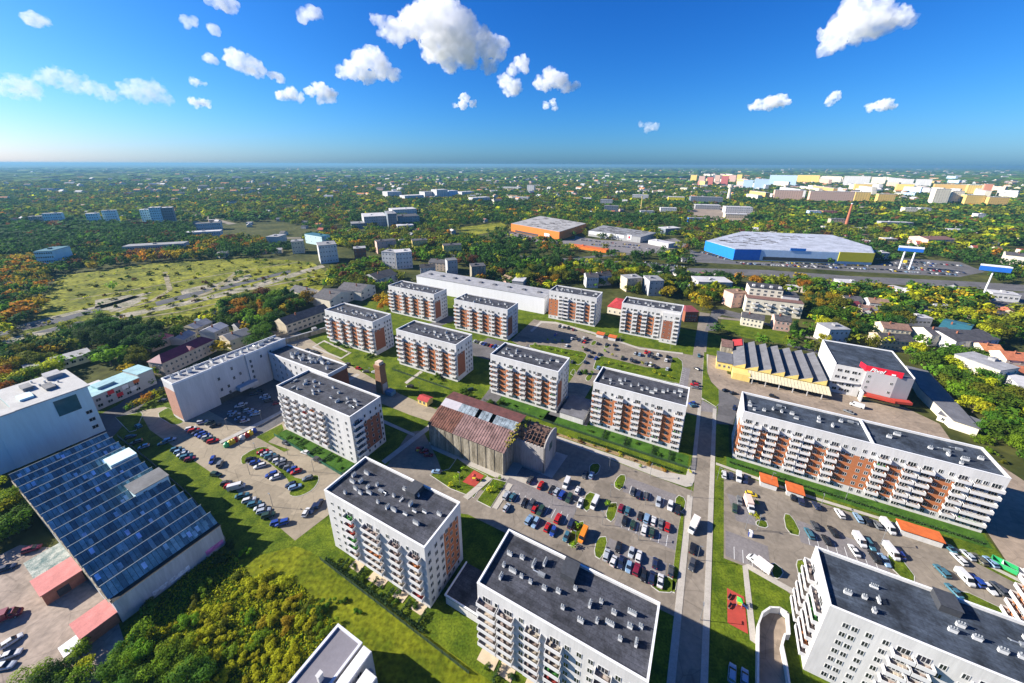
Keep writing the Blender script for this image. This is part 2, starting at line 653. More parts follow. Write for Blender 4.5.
BLK = {}
BLK['B'] = block('white apartment block with brick end wall, beside the yellow-green meadow and left of the driveway', -94.2, 53.3, 40.0, dict(
    front=dict(win=fr(40, [(.07, 't', A_), (.148, 'n', A_), (.207, 'n', A_), (.275, 'd', A_), (.382, 'n', A_), (.478, 'd', A_), (.56, 's', A_), (.655, 's', A_), (.735, 'd', A_), (.842, 'n', A_), (.915, 'd', A_)]),
               balc=seg(40, [(.225, .325), (.42, .58), (.685, .785), (.865, .965)])),
    right=dict(win=[(1.6, 's', A_), (4.4, 's', A_), (6.9, 's', A_), (9.2, 's', A_), (11.3, 's', A_), (13.8, 'n', A_)], brick=[(7.9, 14.8, 3.2, 20.2, M_BRICK)])),
    vents=24, seed=3, hatch=25)
BLK['C'] = block('white apartment block at the bottom edge, across the drive from the car court', -37.0, 52.4, 39.9, dict(
    front=dict(win=fr(39.9, [(.068, 'd', A_), (.135, 'n', A_), (.215, 'd', A_), (.301, 's', A_), (.386, 'd', A_), (.51, 'd', A_), (.584, 's', A_), (.652, 's', A_), (.717, 's', A_), (.784, 'd', A_), (.862, 's', A_), (.945, 'd', A_)]),
               balc=seg(39.9, [(.012, .142), (.152, .26), (.335, .43), (.465, .56), (.745, .83), (.90, .99)])),
    left=dict(win=[(3, 's', A_), (7, 's', A_), (12, 's', A_)]), right=dict(win=[(3, 's', A_), (8, 's', A_), (13, 's', A_)])),
    vents=26, seed=14, hatch=19)
BLK['A'] = block('white apartment block with seven balcony stacks standing over the kerbed car park, brown end panel', -165.3, 82.0, 48.4, dict(
    front=dict(win=fr(48.4, [(.03, 's', A_), (.085, 'n', A_), (.15, 'd', A_), (.275, 'd', A_), (.40, 'd', A_), (.52, 'd', A_), (.635, 'd', A_), (.70, 'n', A_), (.765, 'n', A_), (.83, 'n', A_), (.94, 'n', A_)]),
               balc=seg(48.4, [(.11, .185), (.235, .31), (.36, .435), (.48, .555), (.595, .67), (.045, .07)])),
    right=dict(win=[(2.8, 'd', A_), (7, 'n', A_), (10, 'n', A_), (13, 'n', A_), (15.3, 'n', A_)], balc=[(.6, 5.2, range(1, 7))], brick=[(6.0, 14.6, 3.2, 17.2, M_BROWNBRICK)])),
    vents=20, seed=5)
BLK['D'] = block('long white apartment block in the bottom right corner with balconies on its narrow end', 37.7, 86.6, 54.0, dict(
    front=dict(win=fr(54, [(.07, 's', A_), (.10, 's', A_), (.146, 's', A_), (.20, 's', A_), (.255, 'd', A_), (.315, 'd', A_), (.37, 's', A_), (.433, 's', A_), (.49, 'd', A_), (.56, 'd', A_), (.63, 's', A_)]),
               balc=seg(54, [(.222, .285), (.29, .345), (.455, .52), (.53, .59)])),
    left=dict(win=[(3.6, 'd', A_), (12.4, 'd', A_), (7.9, 'n', A_)], balc=[(.5, 7.2, None), (8.6, 15.6, None)])),
    vents=15, seed=9, roofm=M_ROOFB, hatch=24)
BLK['E'] = block('longest white and brick apartment block, two joined roofs, in front of the tan factory yard', 23.2, 161.6, 75.6, dict(
    front=dict(win=fr(75.6, [(.034, 'd', A_), (.072, 'n', A_), (.112, 's', A_), (.152, 'd', A_), (.19, 's', A_), (.216, 's', A_), (.258, 'd', A_), (.304, 'd', A_), (.343, 's', A_), (.374, 's', A_), (.41, 'd', A_), (.45, 's', A_), (.483, 's', A_), (.525, 's', A_), (.557, 's', A_), (.598, 'd', A_), (.638, 's', [0, 1, 2, 3, 4, 6]), (.663, 's', A_), (.697, 'd', A_), (.751, 'd', A_), (.794, 's', A_), (.83, 's', A_), (.868, 'd', A_), (.915, 's', A_), (.938, 's', A_), (.972, 'd', A_)]),
               balc=seg(75.6, [(.008, .058), (.062, .095), (.128, .175), (.23, .277), (.281, .325), (.386, .432), (.572, .622), (.672, .722), (.727, .774), (.846, .893), (.898, .994)]),
               brick=bricks(75.6, [(.0, .02), (.09, .135), (.165, .235), (.32, .392), (.425, .58), (.615, .68), (.77, .85)])),
    left=dict(win=[(3, 's', A_), (8, 's', A_), (13, 's', A_)], brick=[(9.5, 16.2, 3.2, 17.2, M_BRICK)]),
    right=dict(win=[(3, 's', A_), (8, 's', A_), (13, 's', A_)])),
    vents=24, seed=21, roofm=M_ROOFB,
    extra=lambda r, g: MB().box(41, 41.6, .4, 15.9, 23.0, 24.05).build('party_wall', M_RIM, r))
BLK['F'] = block('white and orange brick apartment block between the two car courts, left of the straight street', -38.0, 153.9, 40.2, dict(
    front=front_F(40.2), right=dict(win=[(3, 's', A_), (8, 's', A_), (13, 's', A_)]), left=dict(win=[(3, 's', A_), (9, 's', A_)])), vents=17, seed=31)
BLK['G'] = block('white and orange brick apartment block directly behind the rusty-roofed ruin', -94.7, 154.6, 38.9, dict(
    front=front_F(38.9), right=dict(side_brick(BW, .03, .36), )), vents=15, seed=32)
BLK['H'] = block('white and brick apartment block above the small red-roofed kiosk, with brown end panel', -162.4, 154.7, 45.1, dict(
    front=front_F(45.1), right=side_brick(BW)), vents=17, seed=33)
BLK['I'] = block('white and brick apartment block facing the lawn with a light rectangular path', -230.0, 155.8, 46.2, dict(
    front=front_F(46.2), right=side_brick(BW, .04, .55)), vents=17, seed=34)
BLK['J'] = block('white and brick apartment block in the back row, left of the long windowless hall front', -232.7, 218.2, 48.3, dict(
    front=front_F(48.3), right=side_brick(BW, .04, .45)), vents=16, seed=35)
BLK['K'] = block('white and brick apartment block in front of the long windowless white hall', -163.9, 216.6, 45.9, dict(
    front=front_F(45.9), right=side_brick(BW, .04, .45)), vents=16, seed=36)
BLK['L'] = block('back-row apartment block with a full-height brown brick panel left of its wide balconies', -108.8, 270.5, 39.1, dict(
    front=dict(win=fr(39.1, [(.06, 'n', [5, 6]), (.14, 'n', [5, 6]), (.05, 't', [0, 1, 2, 3, 4]), (.15, 't', [0, 1, 2, 3, 4]), (.25, 'd', A_), (.37, 'd', A_), (.48, 's', A_), (.55, 's', A_), (.63, 'd', A_), (.73, 'd', A_), (.82, 's', A_), (.93, 'd', A_)]),
               balc=seg(39.1, [(.225, .33), (.335, .44), (.60, .70), (.705, .77), (.89, .98)]), brick=bricks(39.1, [(.0, .205), (.455, .585), (.785, .875)])),
    right=dict(win=[(3, 's', A_), (8, 's', A_), (13, 's', A_)])), vents=14, seed=37)


def m_extra(root, rng):
    b = MB()
    b.box(29, 40.6, -2.6, .01, 0, 22.7)
    b.build('projecting_bay', M_WHITE, root)
    MB().box(30.0, 36.2, -2.65, -2.58, 3.2, 17.2).build('brick_panel', M_BROWNBRICK, root)
    for k in range(7):
        for x, ty in ((31.3, 't'), (34.8, 't'), (38.6, 'd')):
            link('window', WIN[ty], root, (x, -2.6, 2 + FL * k), 0)
        if k:
            link('balcony', balcony_mesh(3.8), root, (36.7, -2.6, .58 + FL * k), 0)


BLK['M'] = block('back-row apartment block with a projecting brick-faced bay at its right end', -50.5, 269.2, 40.8, dict(
    front=dict(win=fr(40.8, [(.05, 'd', A_), (.12, 'n', A_), (.18, 's', A_), (.25, 'd', A_), (.33, 'n', A_), (.415, 'd', A_), (.48, 's', A_), (.545, 's', A_), (.63, 'd', A_)]),
               balc=seg(40.8, [(.01, .1), (.21, .295), (.375, .46), (.59, .68)]), brick=bricks(40.8, [(.105, .2), (.3, .37), (.465, .58)]))),
    vents=15, seed=38, extra=m_extra)

BLK['N'] = block('white apartment block mostly outside the right edge, its balconies over a green strip', 89.2, 111.0, 42.0, dict(
    left=dict(win=[(3.6, 'd', A_), (12.4, 'd', A_)], balc=[(.3, 7.2, None), (8.6, 15.6, None)], brick=[(0, 16, 3.2, 17.2, M_BRICK)])), vents=6, seed=40)
# ------------------------------------------------------------------ ground, roads, lawns
def sheet(name, pts, z, m, mode='ab', kind='structure', ko=True):
    p = [(AB(*q) if mode == 'ab' else P(*q)) for q in pts]
    n = len(p)
    ar = sum(p[k][0] * p[(k + 1) % n][1] - p[(k + 1) % n][0] * p[k][1] for k in range(n))
    if ar < 0:
        p = p[::-1]
    b = MB()
    b.face([(q[0], q[1], z) for q in p])
    o = b.build(name, m)
    o['kind'] = kind
    if ko:
        keepout(p)
    return o


def smooth(pts, n=2):
    for _ in range(n):
        r = []
        for k in range(len(pts)):
            a, b = pts[k], pts[(k + 1) % len(pts)]
            r.append((a[0] * .75 + b[0] * .25, a[1] * .75 + b[1] * .25))
            r.append((a[0] * .25 + b[0] * .75, a[1] * .25 + b[1] * .75))
        pts = r
    return pts


def island(name, pts, m, mode='ab', h=0.13, kerb=0.3, rounds=2, mk=None):
    """raised bed with a kerb"""
    if rounds:
        pts = smooth(pts, rounds)
    p = [(AB(*q) if mode == 'ab' else P(*q)) for q in pts]
    b = MB()
    b.prism(p, 0.0, h, 0)
    o = structure(b.build('kerb', mk or M_CONCL))
    c = np.mean(np.array(p), 0)
    ins = []
    for q in p:
        d = np.array(q) - c
        L = np.linalg.norm(d)
        ins.append(tuple(c + d * max(0.2, (L - kerb) / L)))
    n = len(ins)
    ar = sum(ins[k][0] * ins[(k + 1) % n][1] - ins[(k + 1) % n][0] * ins[k][1] for k in range(n))
    if ar < 0:
        ins = ins[::-1]
    g = MB()
    g.face([(q[0], q[1], h + .02) for q in ins])
    return structure(g.build(name, m))


def rect(a0, a1, b0, b1):
    return [(a0, b0), (a1, b0), (a1, b1), (a0, b1)]


def line_mark(ps, z, w=.14, mode='ab'):
    b = MB()
    for (p, q) in ps:
        p, q = (AB(*p), AB(*q)) if mode == 'ab' else (P(*p), P(*q))
        d = np.array(q) - np.array(p)
        L = np.linalg.norm(d)
        n = np.array([-d[1], d[0]]) / L * w / 2
        b.face([(p[0] - n[0], p[1] - n[1], z), (q[0] - n[0], q[1] - n[1], z), (q[0] + n[0], q[1] + n[1], z), (p[0] + n[0], p[1] + n[1], z)])
    return structure(b.build('road_marking', M_PAINT))


g = MB()
g.face([(-60000, -3000, 0), (60000, -3000, 0), (60000, 70000, 0), (-60000, 70000, 0)])
structure(g.build('ground', G_BASE))
# estate lawn under everything near
sheet('lawn', rect(-270, 22, 40, 300), .02, G_LAWN, ko=False)
sheet('lawn', rect(22, 100, 40, 165), .021, G_LAWN, ko=False)
sheet('meadow', [(-170, -30), (-30, -30), (-30, 47.5), (-100, 48.2), (-110, 46), (-162, 46.8), (-170, 40)], .03, G_MEADOW, ko=False)
# north-south street and its pavements
sheet('road', rect(9.5, 14.9, 20, 200), .06, G_ASPH)
sheet('road', rect(1.5, 9.3, 186, 345), .062, G_ASPH)
sheet('parking_bay', rect(-5.5, 1.5, 200, 236), .058, G_BAYS)
structure(MB().prism([AB(*q) for q in rect(14.9, 16.6, 20, 197)], 0, .14).build('pavement', G_PAVE))
structure(MB().prism([AB(*q) for q in rect(7.6, 9.5, 60, 131)], 0, .14).build('pavement', G_PAVE))
structure(MB().prism([AB(*q) for q in rect(7.9, 9.5, 146, 196)], 0, .14).build('pavement', G_PAVE))
structure(MB().prism([AB(*q) for q in rect(9.3, 10.8, 203, 262)], 0, .14).build('pavement', G_PAVE))
ko_ab(-5, 22, 20, 345)
# car court north of block C
sheet('parking_court', [(-62, 84), (9.4, 84), (9.4, 134), (-30, 135.5), (-40, 132), (-42, 110), (-46, 104), (-62, 104)], .05, G_ASPH)
sheet('road', [(-112, 128.2), (-62, 128), (-40, 129), (-34, 124), (-28, 136), (-60, 136.5), (-112, 136)], .052, G_ASPH)
sheet('road', [(-100, 70.5), (-62, 84), (-60, 95.5), (-84, 96.5), (-88.5, 100), (-107, 112), (-112, 108), (-108, 95)], .054, G_ASPH)
for r in (rect(-57, -28, 96.5, 106.3), rect(-55, -27.5, 108.8, 114), rect(-14.2, 6, 104.8, 114.6), rect(-14.4, 4, 90.5, 99), rect(-14.8, 3.8, 120.8, 129)):
    sheet('parking_bay', r, .07, G_BAYS)
for pts in ([(-19, 121.5), (-18.2, 128.8), (-15.0, 130), (-15.0, 120.4)], [(-18.2, 113.2), (-14.8, 115), (-14.6, 105), (-18, 106)], [(-27, 114.5), (-23, 115), (-23.6, 105), (-27, 106.4)],
            [(-18.4, 97.4), (-14.7, 99.6), (-14.6, 90), (-17.6, 90.4)], [(-26.8, 98.8), (-23.4, 102), (-22.6, 91.2), (-27, 89.3)], [(3.7, 129.4), (7.4, 129), (7.2, 122), (3.7, 121)],
            [(5.9, 121.5), (7.5, 121.5), (7.5, 90.5), (5.9, 90.5)], [(-1.5, 93), (7.3, 95.5), (7.4, 90.6), (1.5, 88)], [(-30.5, 129), (-26.2, 131.5), (-25.5, 124.5), (-29, 123)]):
    island('lawn_island', pts, G_LAWN, rounds=1)
# verge and gardens before block F
structure(MB().prism([AB(*q) for q in smooth([(-60, 136.3), (-28, 135.9), (6, 134.2), (9.5, 137), (9.5, 148), (7, 148), (6, 139), (-28, 138.5), (-60, 138.5)], 1)], 0, .13).build('pavement', G_PAVE))
sheet('flower_bed', [(-52, 138.9), (-20, 139.2), (5, 138.2), (4.5, 140.6), (-20, 141.4), (-52, 140.6)], .05, mat('flower_soil', (0.20, 0.16, 0.07), 1.0, .5, 1.3, col2=(0.36, 0.24, 0.12), coord='World', fine=.5))
sheet('garden', rect(-60, 6.5, 146, 153.8), .045, G_GARDEN)
sheet('garden', rect(-93, -54, 146, 154.5), .045, G_GARDEN)
sheet('parking_court', rect(-59, -39, 152, 172), .05, G_ASPHD)
# court right of the street, before block E
sheet('parking_court', [(20, 109.5), (33, 109.8), (40, 104.5), (100, 104.5), (100, 142), (86, 148.6), (70, 151), (46, 150.6), (20, 152.8)], .05, G_ASPH)
sheet('parking_bay', rect(20.5, 33, 110.5, 121), .07, G_BAYS)
sheet('parking_bay', [(21, 139), (30, 139), (30, 128), (24, 127)], .07, G_BAYS)
sheet('parking_bay', rect(43, 66, 128, 137.6), .07, G_BAYS)
structure(MB().prism([AB(*q) for q in [(17, 153.6), (46, 151.4), (70, 151.8), (86, 149.4), (103, 142.5), (103, 144), (86, 150.7), (70, 153.2), (46, 152.9), (17, 155)]], 0, .13).build('pavement', G_PAVE))
sheet('garden', rect(21, 99, 154.9, 161.4), .045, G_GARDEN)
for pts in ([(39, 138.6), (41.8, 139.4), (44, 130.5), (39.2, 129.6)], [(30, 130.5), (33.5, 132.6), (34, 128.6), (30, 127.8)], [(33.5, 116), (37, 114), (35, 109.6), (33, 110)], [(40.2, 119.5), (43, 121.5), (43.6, 112.4), (40.5, 113.2)],
            [(67, 137.5), (70.5, 138), (73, 128.5), (67, 128)], [(80, 133), (97, 129.2), (100, 124), (82, 124)]):
    island('lawn_island', pts, G_LAWN, rounds=1)
line_mark([((20.5 + 2.5 * k, 110.6), (20.5 + 2.5 * k, 115.5)) for k in range(1, 5)] + [((43 + 2.5 * k, 128.2), (43 + 2.5 * k, 132.8)) for k in range(1, 9)]
          + [((-14.2 + 2.45 * k, 105), (-14.2 + 2.45 * k, 109.6)) for k in range(1, 8)] + [((-14.8 + 2.45 * k, 121), (-14.8 + 2.45 * k, 125.2)) for k in range(1, 8)]
          + [((-57 + 2.45 * k, 96.7), (-57 + 2.45 * k, 101.2)) for k in range(1, 12)] + [((-5.5, 200 + 2.6 * k), (-.5, 200 + 2.6 * k)) for k in range(1, 14)], .08, .12)
# green strip with playground beside the street, path, ramp
structure(MB().prism([P(*q) for q in [(742.5, 566), (748, 569), (757, 645), (750, 640)]], 0, .1).build('footpath', G_PAVE))
structure(MB().prism([P(*q) for q in [(742.5, 566), (748, 564), (795, 590), (792, 594)]], 0, .101).build('footpath', G_PAVE))
structure(MB().prism([P(*q) for q in [(727, 588), (744, 597), (748, 634), (727.5, 623)]], 0, .07).build('play_surface', G_RED))
# yard east of block E
sheet('dirt_yard', [(100, 140), (125, 128), (150, 150), (122, 215), (104, 180), (101, 165)], .05, G_YARD)
# western car parks
sheet('parking_court', [(-245, 55), (-222, 51), (-200, 49.2), (-162, 47.2), (-108, 46.6), (-106.5, 60), (-113, 73), (-120, 77.2), (-158, 79.5), (-166, 84), (-166, 106.5), (-224, 106.5), (-224, 63.5), (-238, 63)], .05, G_BEIGE)
sheet('parking_court', rect(-222.5, -172, 72, 106), .06, G_ASPHD)
island('lawn_island', [(200 + x / 6.507, 440 + y / 6.507) for x, y in [(265, 110), (300, 88), (330, 68), (400, 42), (445, 48), (430, 72), (470, 112), (560, 200), (640, 262), (720, 240), (770, 228), (778, 262), (740, 322), (670, 362), (612, 372), (578, 356), (606, 320), (560, 240), (440, 140), (400, 118), (330, 110), (300, 150), (268, 160)]], G_LAWN, 'px', rounds=1, kerb=.25)
island('lawn_island', [(90 + x / 7.59, 350 + y / 7.59) for x, y in [(496, 492), (580, 440), (605, 440), (640, 475), (660, 520), (712, 540), (700, 560), (640, 572), (600, 560)]], G_LAWN, 'px', rounds=1)
island('lawn_island', [(90 + x / 7.59, 350 + y / 7.59) for x, y in [(190, 510), (390, 470), (402, 490), (372, 560), (352, 610), (300, 625), (235, 560)]], G_LAWN, 'px', rounds=0)
sheet('lawn', [(118, 437), (150, 430), (200, 465), (232, 487), (300, 545), (240, 560), (226, 548)], .055, G_LAWN, 'px', ko=False)
sheet('garden', [(-166, 76.8), (-119, 75.2), (-117, 81.8), (-165, 81.8)], .056, G_GARDEN)
sheet('lawn', [(256, 437), (282, 424), (284, 430), (268, 442), (290, 450), (284, 452)], .058, G_LAWN, 'px', ko=False)
structure(MB().prism([P(*q) for q in [(219, 442), (262, 421), (287, 408), (287, 410.5), (264, 423.5), (221, 444)]], 0, .35).build('kerb', M_CONC))
# road between the rows, lawns with paths
sheet('road', [(255, 330), (300, 332), (335, 357), (360, 371), (400, 394), (440, 411), (478, 416), (470, 424), (444, 420), (428, 421), (410, 415), (375, 401), (330, 373), (296, 351)], .05, G_BEIGE, 'px')
sheet('road', [(470, 414), (508, 365), (528, 344), (545, 346), (522, 367), (487, 417)], .06, G_ASPHD, 'px')
for pts in ([(313, 347), (324, 341), (350, 353), (341, 358.5)],):
    p = np.array([P(*q) for q in pts])
    for k in range(4):
        a, b = p[k], p[(k + 1) % 4]
        d = (b - a) / np.linalg.norm(b - a)
        n = np.array([-d[1], d[0]]) * .7
        structure(MB().prism([tuple(a - n - d * .7), tuple(b - n + d * .7), tuple(b + n + d * .7), tuple(a + n - d * .7)], 0, .09 + .004 * k).build('footpath', G_PAVE))
structure(MB().prism([P(*q) for q in [(404.5, 382.5), (420, 371), (423, 372), (407, 384)]], 0, .09).build('footpath', G_PAVE))
structure(MB().prism([P(*q) for q in [(345, 380.5), (357, 373.5), (360, 375), (348, 382)]], 0, .09).build('footpath', G_PAVE))
structure(MB().prism([P(*q) for q in [(384, 420), (415, 434), (414, 436.5), (383, 423)]], 0, .09).build('footpath', G_PAVE))
structure(MB().prism([P(*q) for q in [(381.5, 461), (432.5, 422), (435.5, 425), (385, 464)]], 0, .092).build('footpath', G_PAVE))
# yard round the ruin
sheet('ruin_apron', [(-99, 104.2), (-59, 103.4), (-45, 105), (-37, 105), (-37, 134), (-60, 134), (-60, 118), (-99, 118)], .045, G_PAVE)
island('lawn_island', [(429.5, 475), (449, 469), (457, 458), (470, 467), (488, 476), (474, 498), (450, 489)], G_LAWN, 'px', rounds=0)
island('lawn_island', [(476.5, 501), (493, 478.5), (507, 482), (490.5, 508)], G_LAWN, 'px', rounds=0)
structure(MB().prism([P(*q) for q in [(463, 497), (487.5, 476.5), (492.5, 479), (468, 500)]], 0, .19).build('footpath', G_PAVE))
structure(MB().prism([P(*q) for q in [(492, 508), (508, 483), (513, 485), (497, 509.5)]], 0, .19).build('footpath', G_PAVE))
structure(MB().prism([P(*q) for q in [(462.5, 482), (474, 470.5), (484, 476), (475, 487.5)]], 0, .18).build('play_surface', G_RED))
# car courts of the back rows
sheet('parking_court', [(-116, 218), (-108, 214.6), (2, 214.6), (2, 256), (-42, 251), (-98, 262), (-118, 262)], .05, G_ASPH)
sheet('parking_court', [(-133, 190), (-96, 190), (-96, 214), (-133, 214)], .05, G_ASPHD)
sheet('road', [(-184, 186), (-95, 186), (-95, 201), (-184, 203)], .055, G_ASPHD)
sheet('road', [(-184, 235), (-190, 203), (-180, 203), (-172, 235)], .056, G_ASPHD)
sheet('parking_court', rect(-60, -47, 172, 216), .054, G_ASPH)
s4 = lambda l: [(530 + x / 7.59, 300 + y / 7.59) for x, y in l]
s5 = lambda l: [(620 + x / 7.59, 320 + y / 7.59) for x, y in l]
island('lawn_island', s4([(-10, 335), (140, 345), (300, 375), (440, 400), (420, 450), (380, 492), (350, 492), (290, 440), (0, 366)]), G_LAWN, 'px', rounds=1)
island('lawn_island', s4([(478, 520), (500, 450), (540, 425), (690, 462), (885, 512)]) + s5([(300, 365), (385, 368), (400, 285), (440, 286), (472, 312), (478, 360), (455, 485), (380, 470), (200, 430), (0, 385)]) + s4([(690, 535), (545, 505), (500, 530)]), G_LAWN, 'px', rounds=0, kerb=.3)
for pts in (s4([(300, 560), (330, 520), (348, 540), (335, 578)]), s4([(415, 600), (440, 565), (480, 562), (470, 600), (440, 622)]), s4([(455, 345), (480, 305), (510, 315), (490, 345)]), s4([(555, 360), (580, 335), (610, 345), (590, 370)])):
    island('lawn_island', pts, G_LAWN, 'px', rounds=1)
structure(MB().prism([P(*q) for q in [(541, 321), (556, 322), (600, 334), (640, 348), (683, 353), (683, 354.5), (640, 349.5), (600, 336), (556, 324), (542, 323), (532, 332), (530, 331)]], 0, .13).build('pavement', G_PAVE))
# tan factory yard
sheet('factory_yard', [(9.6, 262), (9.6, 203), (20, 203), (26, 197), (30, 186), (99, 186), (112, 205), (114, 236), (104, 246), (72, 247), (70, 240), (22, 240), (19, 262)], .05, G_YARD)
island('lawn_island', [(704, 352), (706.5, 352), (707, 372), (711, 382), (719, 390), (719, 404), (716, 407), (701.5, 398), (702.5, 372)], G_LAWN, 'px', rounds=0)
sheet('parking_court', [(719, 390), (728, 392), (740, 400), (733, 425), (716, 424), (718, 408)], .054, G_ASPHD, 'px')
sheet('parking_court', [(702, 400), (717, 408), (717, 413), (700, 411)], .07, G_BAYS, 'px')
# bare yard at the lower left
sheet('dirt_yard', [(0, 555), (20, 545), (55, 548), (112, 603), (124, 640), (100, 683), (30, 740), (-60, 740), (-80, 600)], .05, G_DIRT, 'px')
sheet('street', [(60, 436), (118, 405), (150, 380), (172, 378), (172, 386), (150, 398), (128, 420), (112, 438), (118, 446), (112, 452)], .052, G_ASPHD, 'px')
# waste ground with old railway strips
sheet('waste_field', [(35, 350), (20, 335), (42, 310), (48, 288), (60, 276), (160, 262), (250, 258), (312, 262), (330, 275), (320, 292), (260, 300), (215, 316), (150, 330), (110, 326), (40, 352)], .04, G_FIELD, 'px')
for pts in ([(-20, 345), (55, 327), (110, 316), (185, 301.5), (250, 285), (322, 264.5), (325, 267), (262, 287), (190, 304.5), (115, 320), (60, 331), (-20, 350)],
            [(0, 330), (50, 317), (110, 303), (150, 291), (152, 293), (112, 306), (55, 320), (0, 334)], [(180, 290), (225, 281), (250, 274), (252, 277), (228, 286), (182, 295)], [(95, 300), (130, 295), (148, 298), (120, 312), (95, 309)]):
    sheet('gravel_strip', pts, .06, G_GRAVEL, 'px')
G_BALLAST = W_('rail_ballast_dark', (0.07, 0.07, 0.075), rough=1.0, var=.35, scale=.1, fine=.3)
for pts in ([(-20, 335), (60, 318), (100, 307), (102, 310), (62, 322), (-20, 340)], [(155, 302), (190, 293), (225, 286), (290, 270), (291, 272.5), (226, 289), (192, 297), (157, 306)], [(30, 334), (75, 322), (95, 320), (60, 331)]):
    sheet('gravel_strip', pts, .08, G_BALLAST, 'px')
keepout([P(690, 250), P(870, 268), P(990, 266), P(990, 292), P(860, 283), P(690, 277)])
# dual carriageway and shop car parks far off
sheet('road', [(560, 258), (640, 262), (690, 268), (768, 270), (850, 276), (960, 281), (1060, 287), (1060, 294), (960, 287.5), (850, 282.5), (768, 276), (690, 274), (560, 263)], .06, G_ASPHD, 'px')
sheet('parking_court', [(690, 250), (733, 261), (870, 266), (905, 258), (960, 262), (985, 272), (960, 277), (860, 272), (768, 266), (690, 262)], .05, G_ASPHD, 'px')
sheet('parking_court', [(575, 236), (600, 240), (650, 242), (675, 238), (690, 246), (640, 254), (575, 248)], .05, G_BAYS, 'px')
sheet('parking_court', [(508, 231), (559, 241), (580, 238), (575, 246), (520, 240), (505, 236)], .054, G_BAYS, 'px')
sheet('parking_court', [(980, 295), (1030, 292), (1060, 315), (985, 312)], .05, G_ASPHD, 'px')
sheet('parking_court', [(690, 205), (725, 207), (760, 212), (745, 222), (690, 220)], .05, G_YARD, 'px')
sheet('road', [(712, 310), (722, 309), (760, 318), (762, 324), (722, 315), (718, 318), (716, 331), (705, 331)], .064, G_ASPHD, 'px')
sheet('field', [(455, 228), (500, 222), (512, 228), (470, 236)], .04, G_FIELD, 'px')
sheet('field', [(455, 174.5), (520, 173.5), (580, 174.5), (520, 176.5), (460, 176.5)], .04, W_('far_stubble', (.3, .27, .2), rough=1.0), 'px')
sheet('lawn', [(722, 318), (775, 325), (790, 335), (790, 345), (745, 338), (720, 328)], .04, G_LAWN, 'px')

def lane(pts, w, m, z=.07):
    p = [np.array(P(*q)) for q in pts]
    for k in range(len(p) - 1):
        d = p[k + 1] - p[k]
        L = np.linalg.norm(d)
        n = np.array([-d[1], d[0]]) / L * w / 2
        d = d / L * w * .3
        q = [tuple(p[k] - n - d), tuple(p[k + 1] - n + d), tuple(p[k + 1] + n + d), tuple(p[k] + n - d)]
        b = MB()
        b.face([(*c, z + .004 * k) for c in q])
        structure(b.build('road', m))
        keepout(q, 3)


lane([(118, 202), (165, 208), (200, 216), (232, 224)], 14, G_ASPH)
lane([(190, 240), (250, 238), (300, 238), (366, 228)], 10, G_ASPH)
lane([(400, 246), (460, 252), (520, 256), (560, 259)], 12, G_ASPHD)
lane([(486, 285), (530, 268), (560, 260), (600, 256), (690, 250)], 9, G_ASPHD)
lane([(860, 236), (950, 230), (1030, 224)], 10, G_ASPH)
lane([(745, 224), (800, 216), (900, 212), (1030, 211)], 12, G_ASPH)
lane([(300, 214), (420, 206), (520, 203), (640, 198)], 14, G_ASPH)
lane([(790, 345), (815, 352), (850, 348), (930, 352), (965, 372)], 5, G_ASPHD)
lane([(720, 318), (760, 322), (800, 334), (830, 345)], 5, G_ASPH)

G_TRACK = W_('dirt_track', (.13, .12, .035), rough=1.0, var=.3, scale=.12, col2=(.30, .25, .17), fine=.4)
for i, pts in enumerate(([(70, 300), (120, 292), (200, 278), (260, 268), (300, 262)], [(110, 312), (150, 302), (170, 290), (165, 272)], [(190, 300), (215, 290), (240, 270)], [(60, 330), (110, 322), (180, 312), (250, 296)], [(250, 290), (290, 282), (318, 276)])):
    p = [np.array(P(*q)) for q in pts]
    for k in range(len(p) - 1):
        d = p[k + 1] - p[k]
        n = np.array([-d[1], d[0]]) / np.linalg.norm(d) * (1.2 + (i % 3) * .9)
        b = MB()
        b.face([(*(p[k] - n), .1 + .004 * k + .02 * i), (*(p[k + 1] - n), .1 + .004 * k + .02 * i), (*(p[k + 1] + n), .1 + .004 * k + .02 * i), (*(p[k] + n), .1 + .004 * k + .02 * i)])
        structure(b.build('dirt_track', G_TRACK))
# ------------------------------------------------------------------ the other large buildings near the camera
M_GREYWALL = mat('grey_cladding', (0.37, 0.355, 0.365), 0.7, 0.05, 0.3, streak=True)
M_TEALWALL = mat('pale_blue_render', (0.50, 0.68, 0.70), 0.85, 0.08, 0.12, streak=True, fine=.05)
M_YELLOW = mat('yellow_render', (0.66, 0.50, 0.16), 0.85, 0.1, 0.3, streak=True)
M_CREAM = mat('cream_render', (0.66, 0.60, 0.47), 0.85, 0.1, 0.3, streak=True)
M_OLDWALL = mat('weathered_concrete', (0.17, 0.145, 0.10), 0.95, 0.4, 0.6, col2=(0.40, 0.36, 0.28), streak=True, fine=.4)
M_RUST = mat('rusty_sheet', (0.085, 0.034, 0.022), 0.8, 0.35, 0.4, col2=(0.205, 0.088, 0.06), fine=.2)
M_RUSTD = mat('rusty_sheet_dark', (0.11, 0.042, 0.036), 0.85, 0.3, 0.5, fine=.2)
M_OLDGLASS = mat('patched_glazing', (0.10, 0.13, 0.155), 0.5, 0.5, 0.35, col2=(0.30, 0.36, 0.40), fine=.3)
M_TIMBER = mat('bare_rafters', (0.13, 0.075, 0.055), 0.9, 0.3, 1)
M_SHEET = mat('grey_sheet_roof', (0.125, 0.125, 0.135), 0.7, 0.2, 0.25, fine=.12)
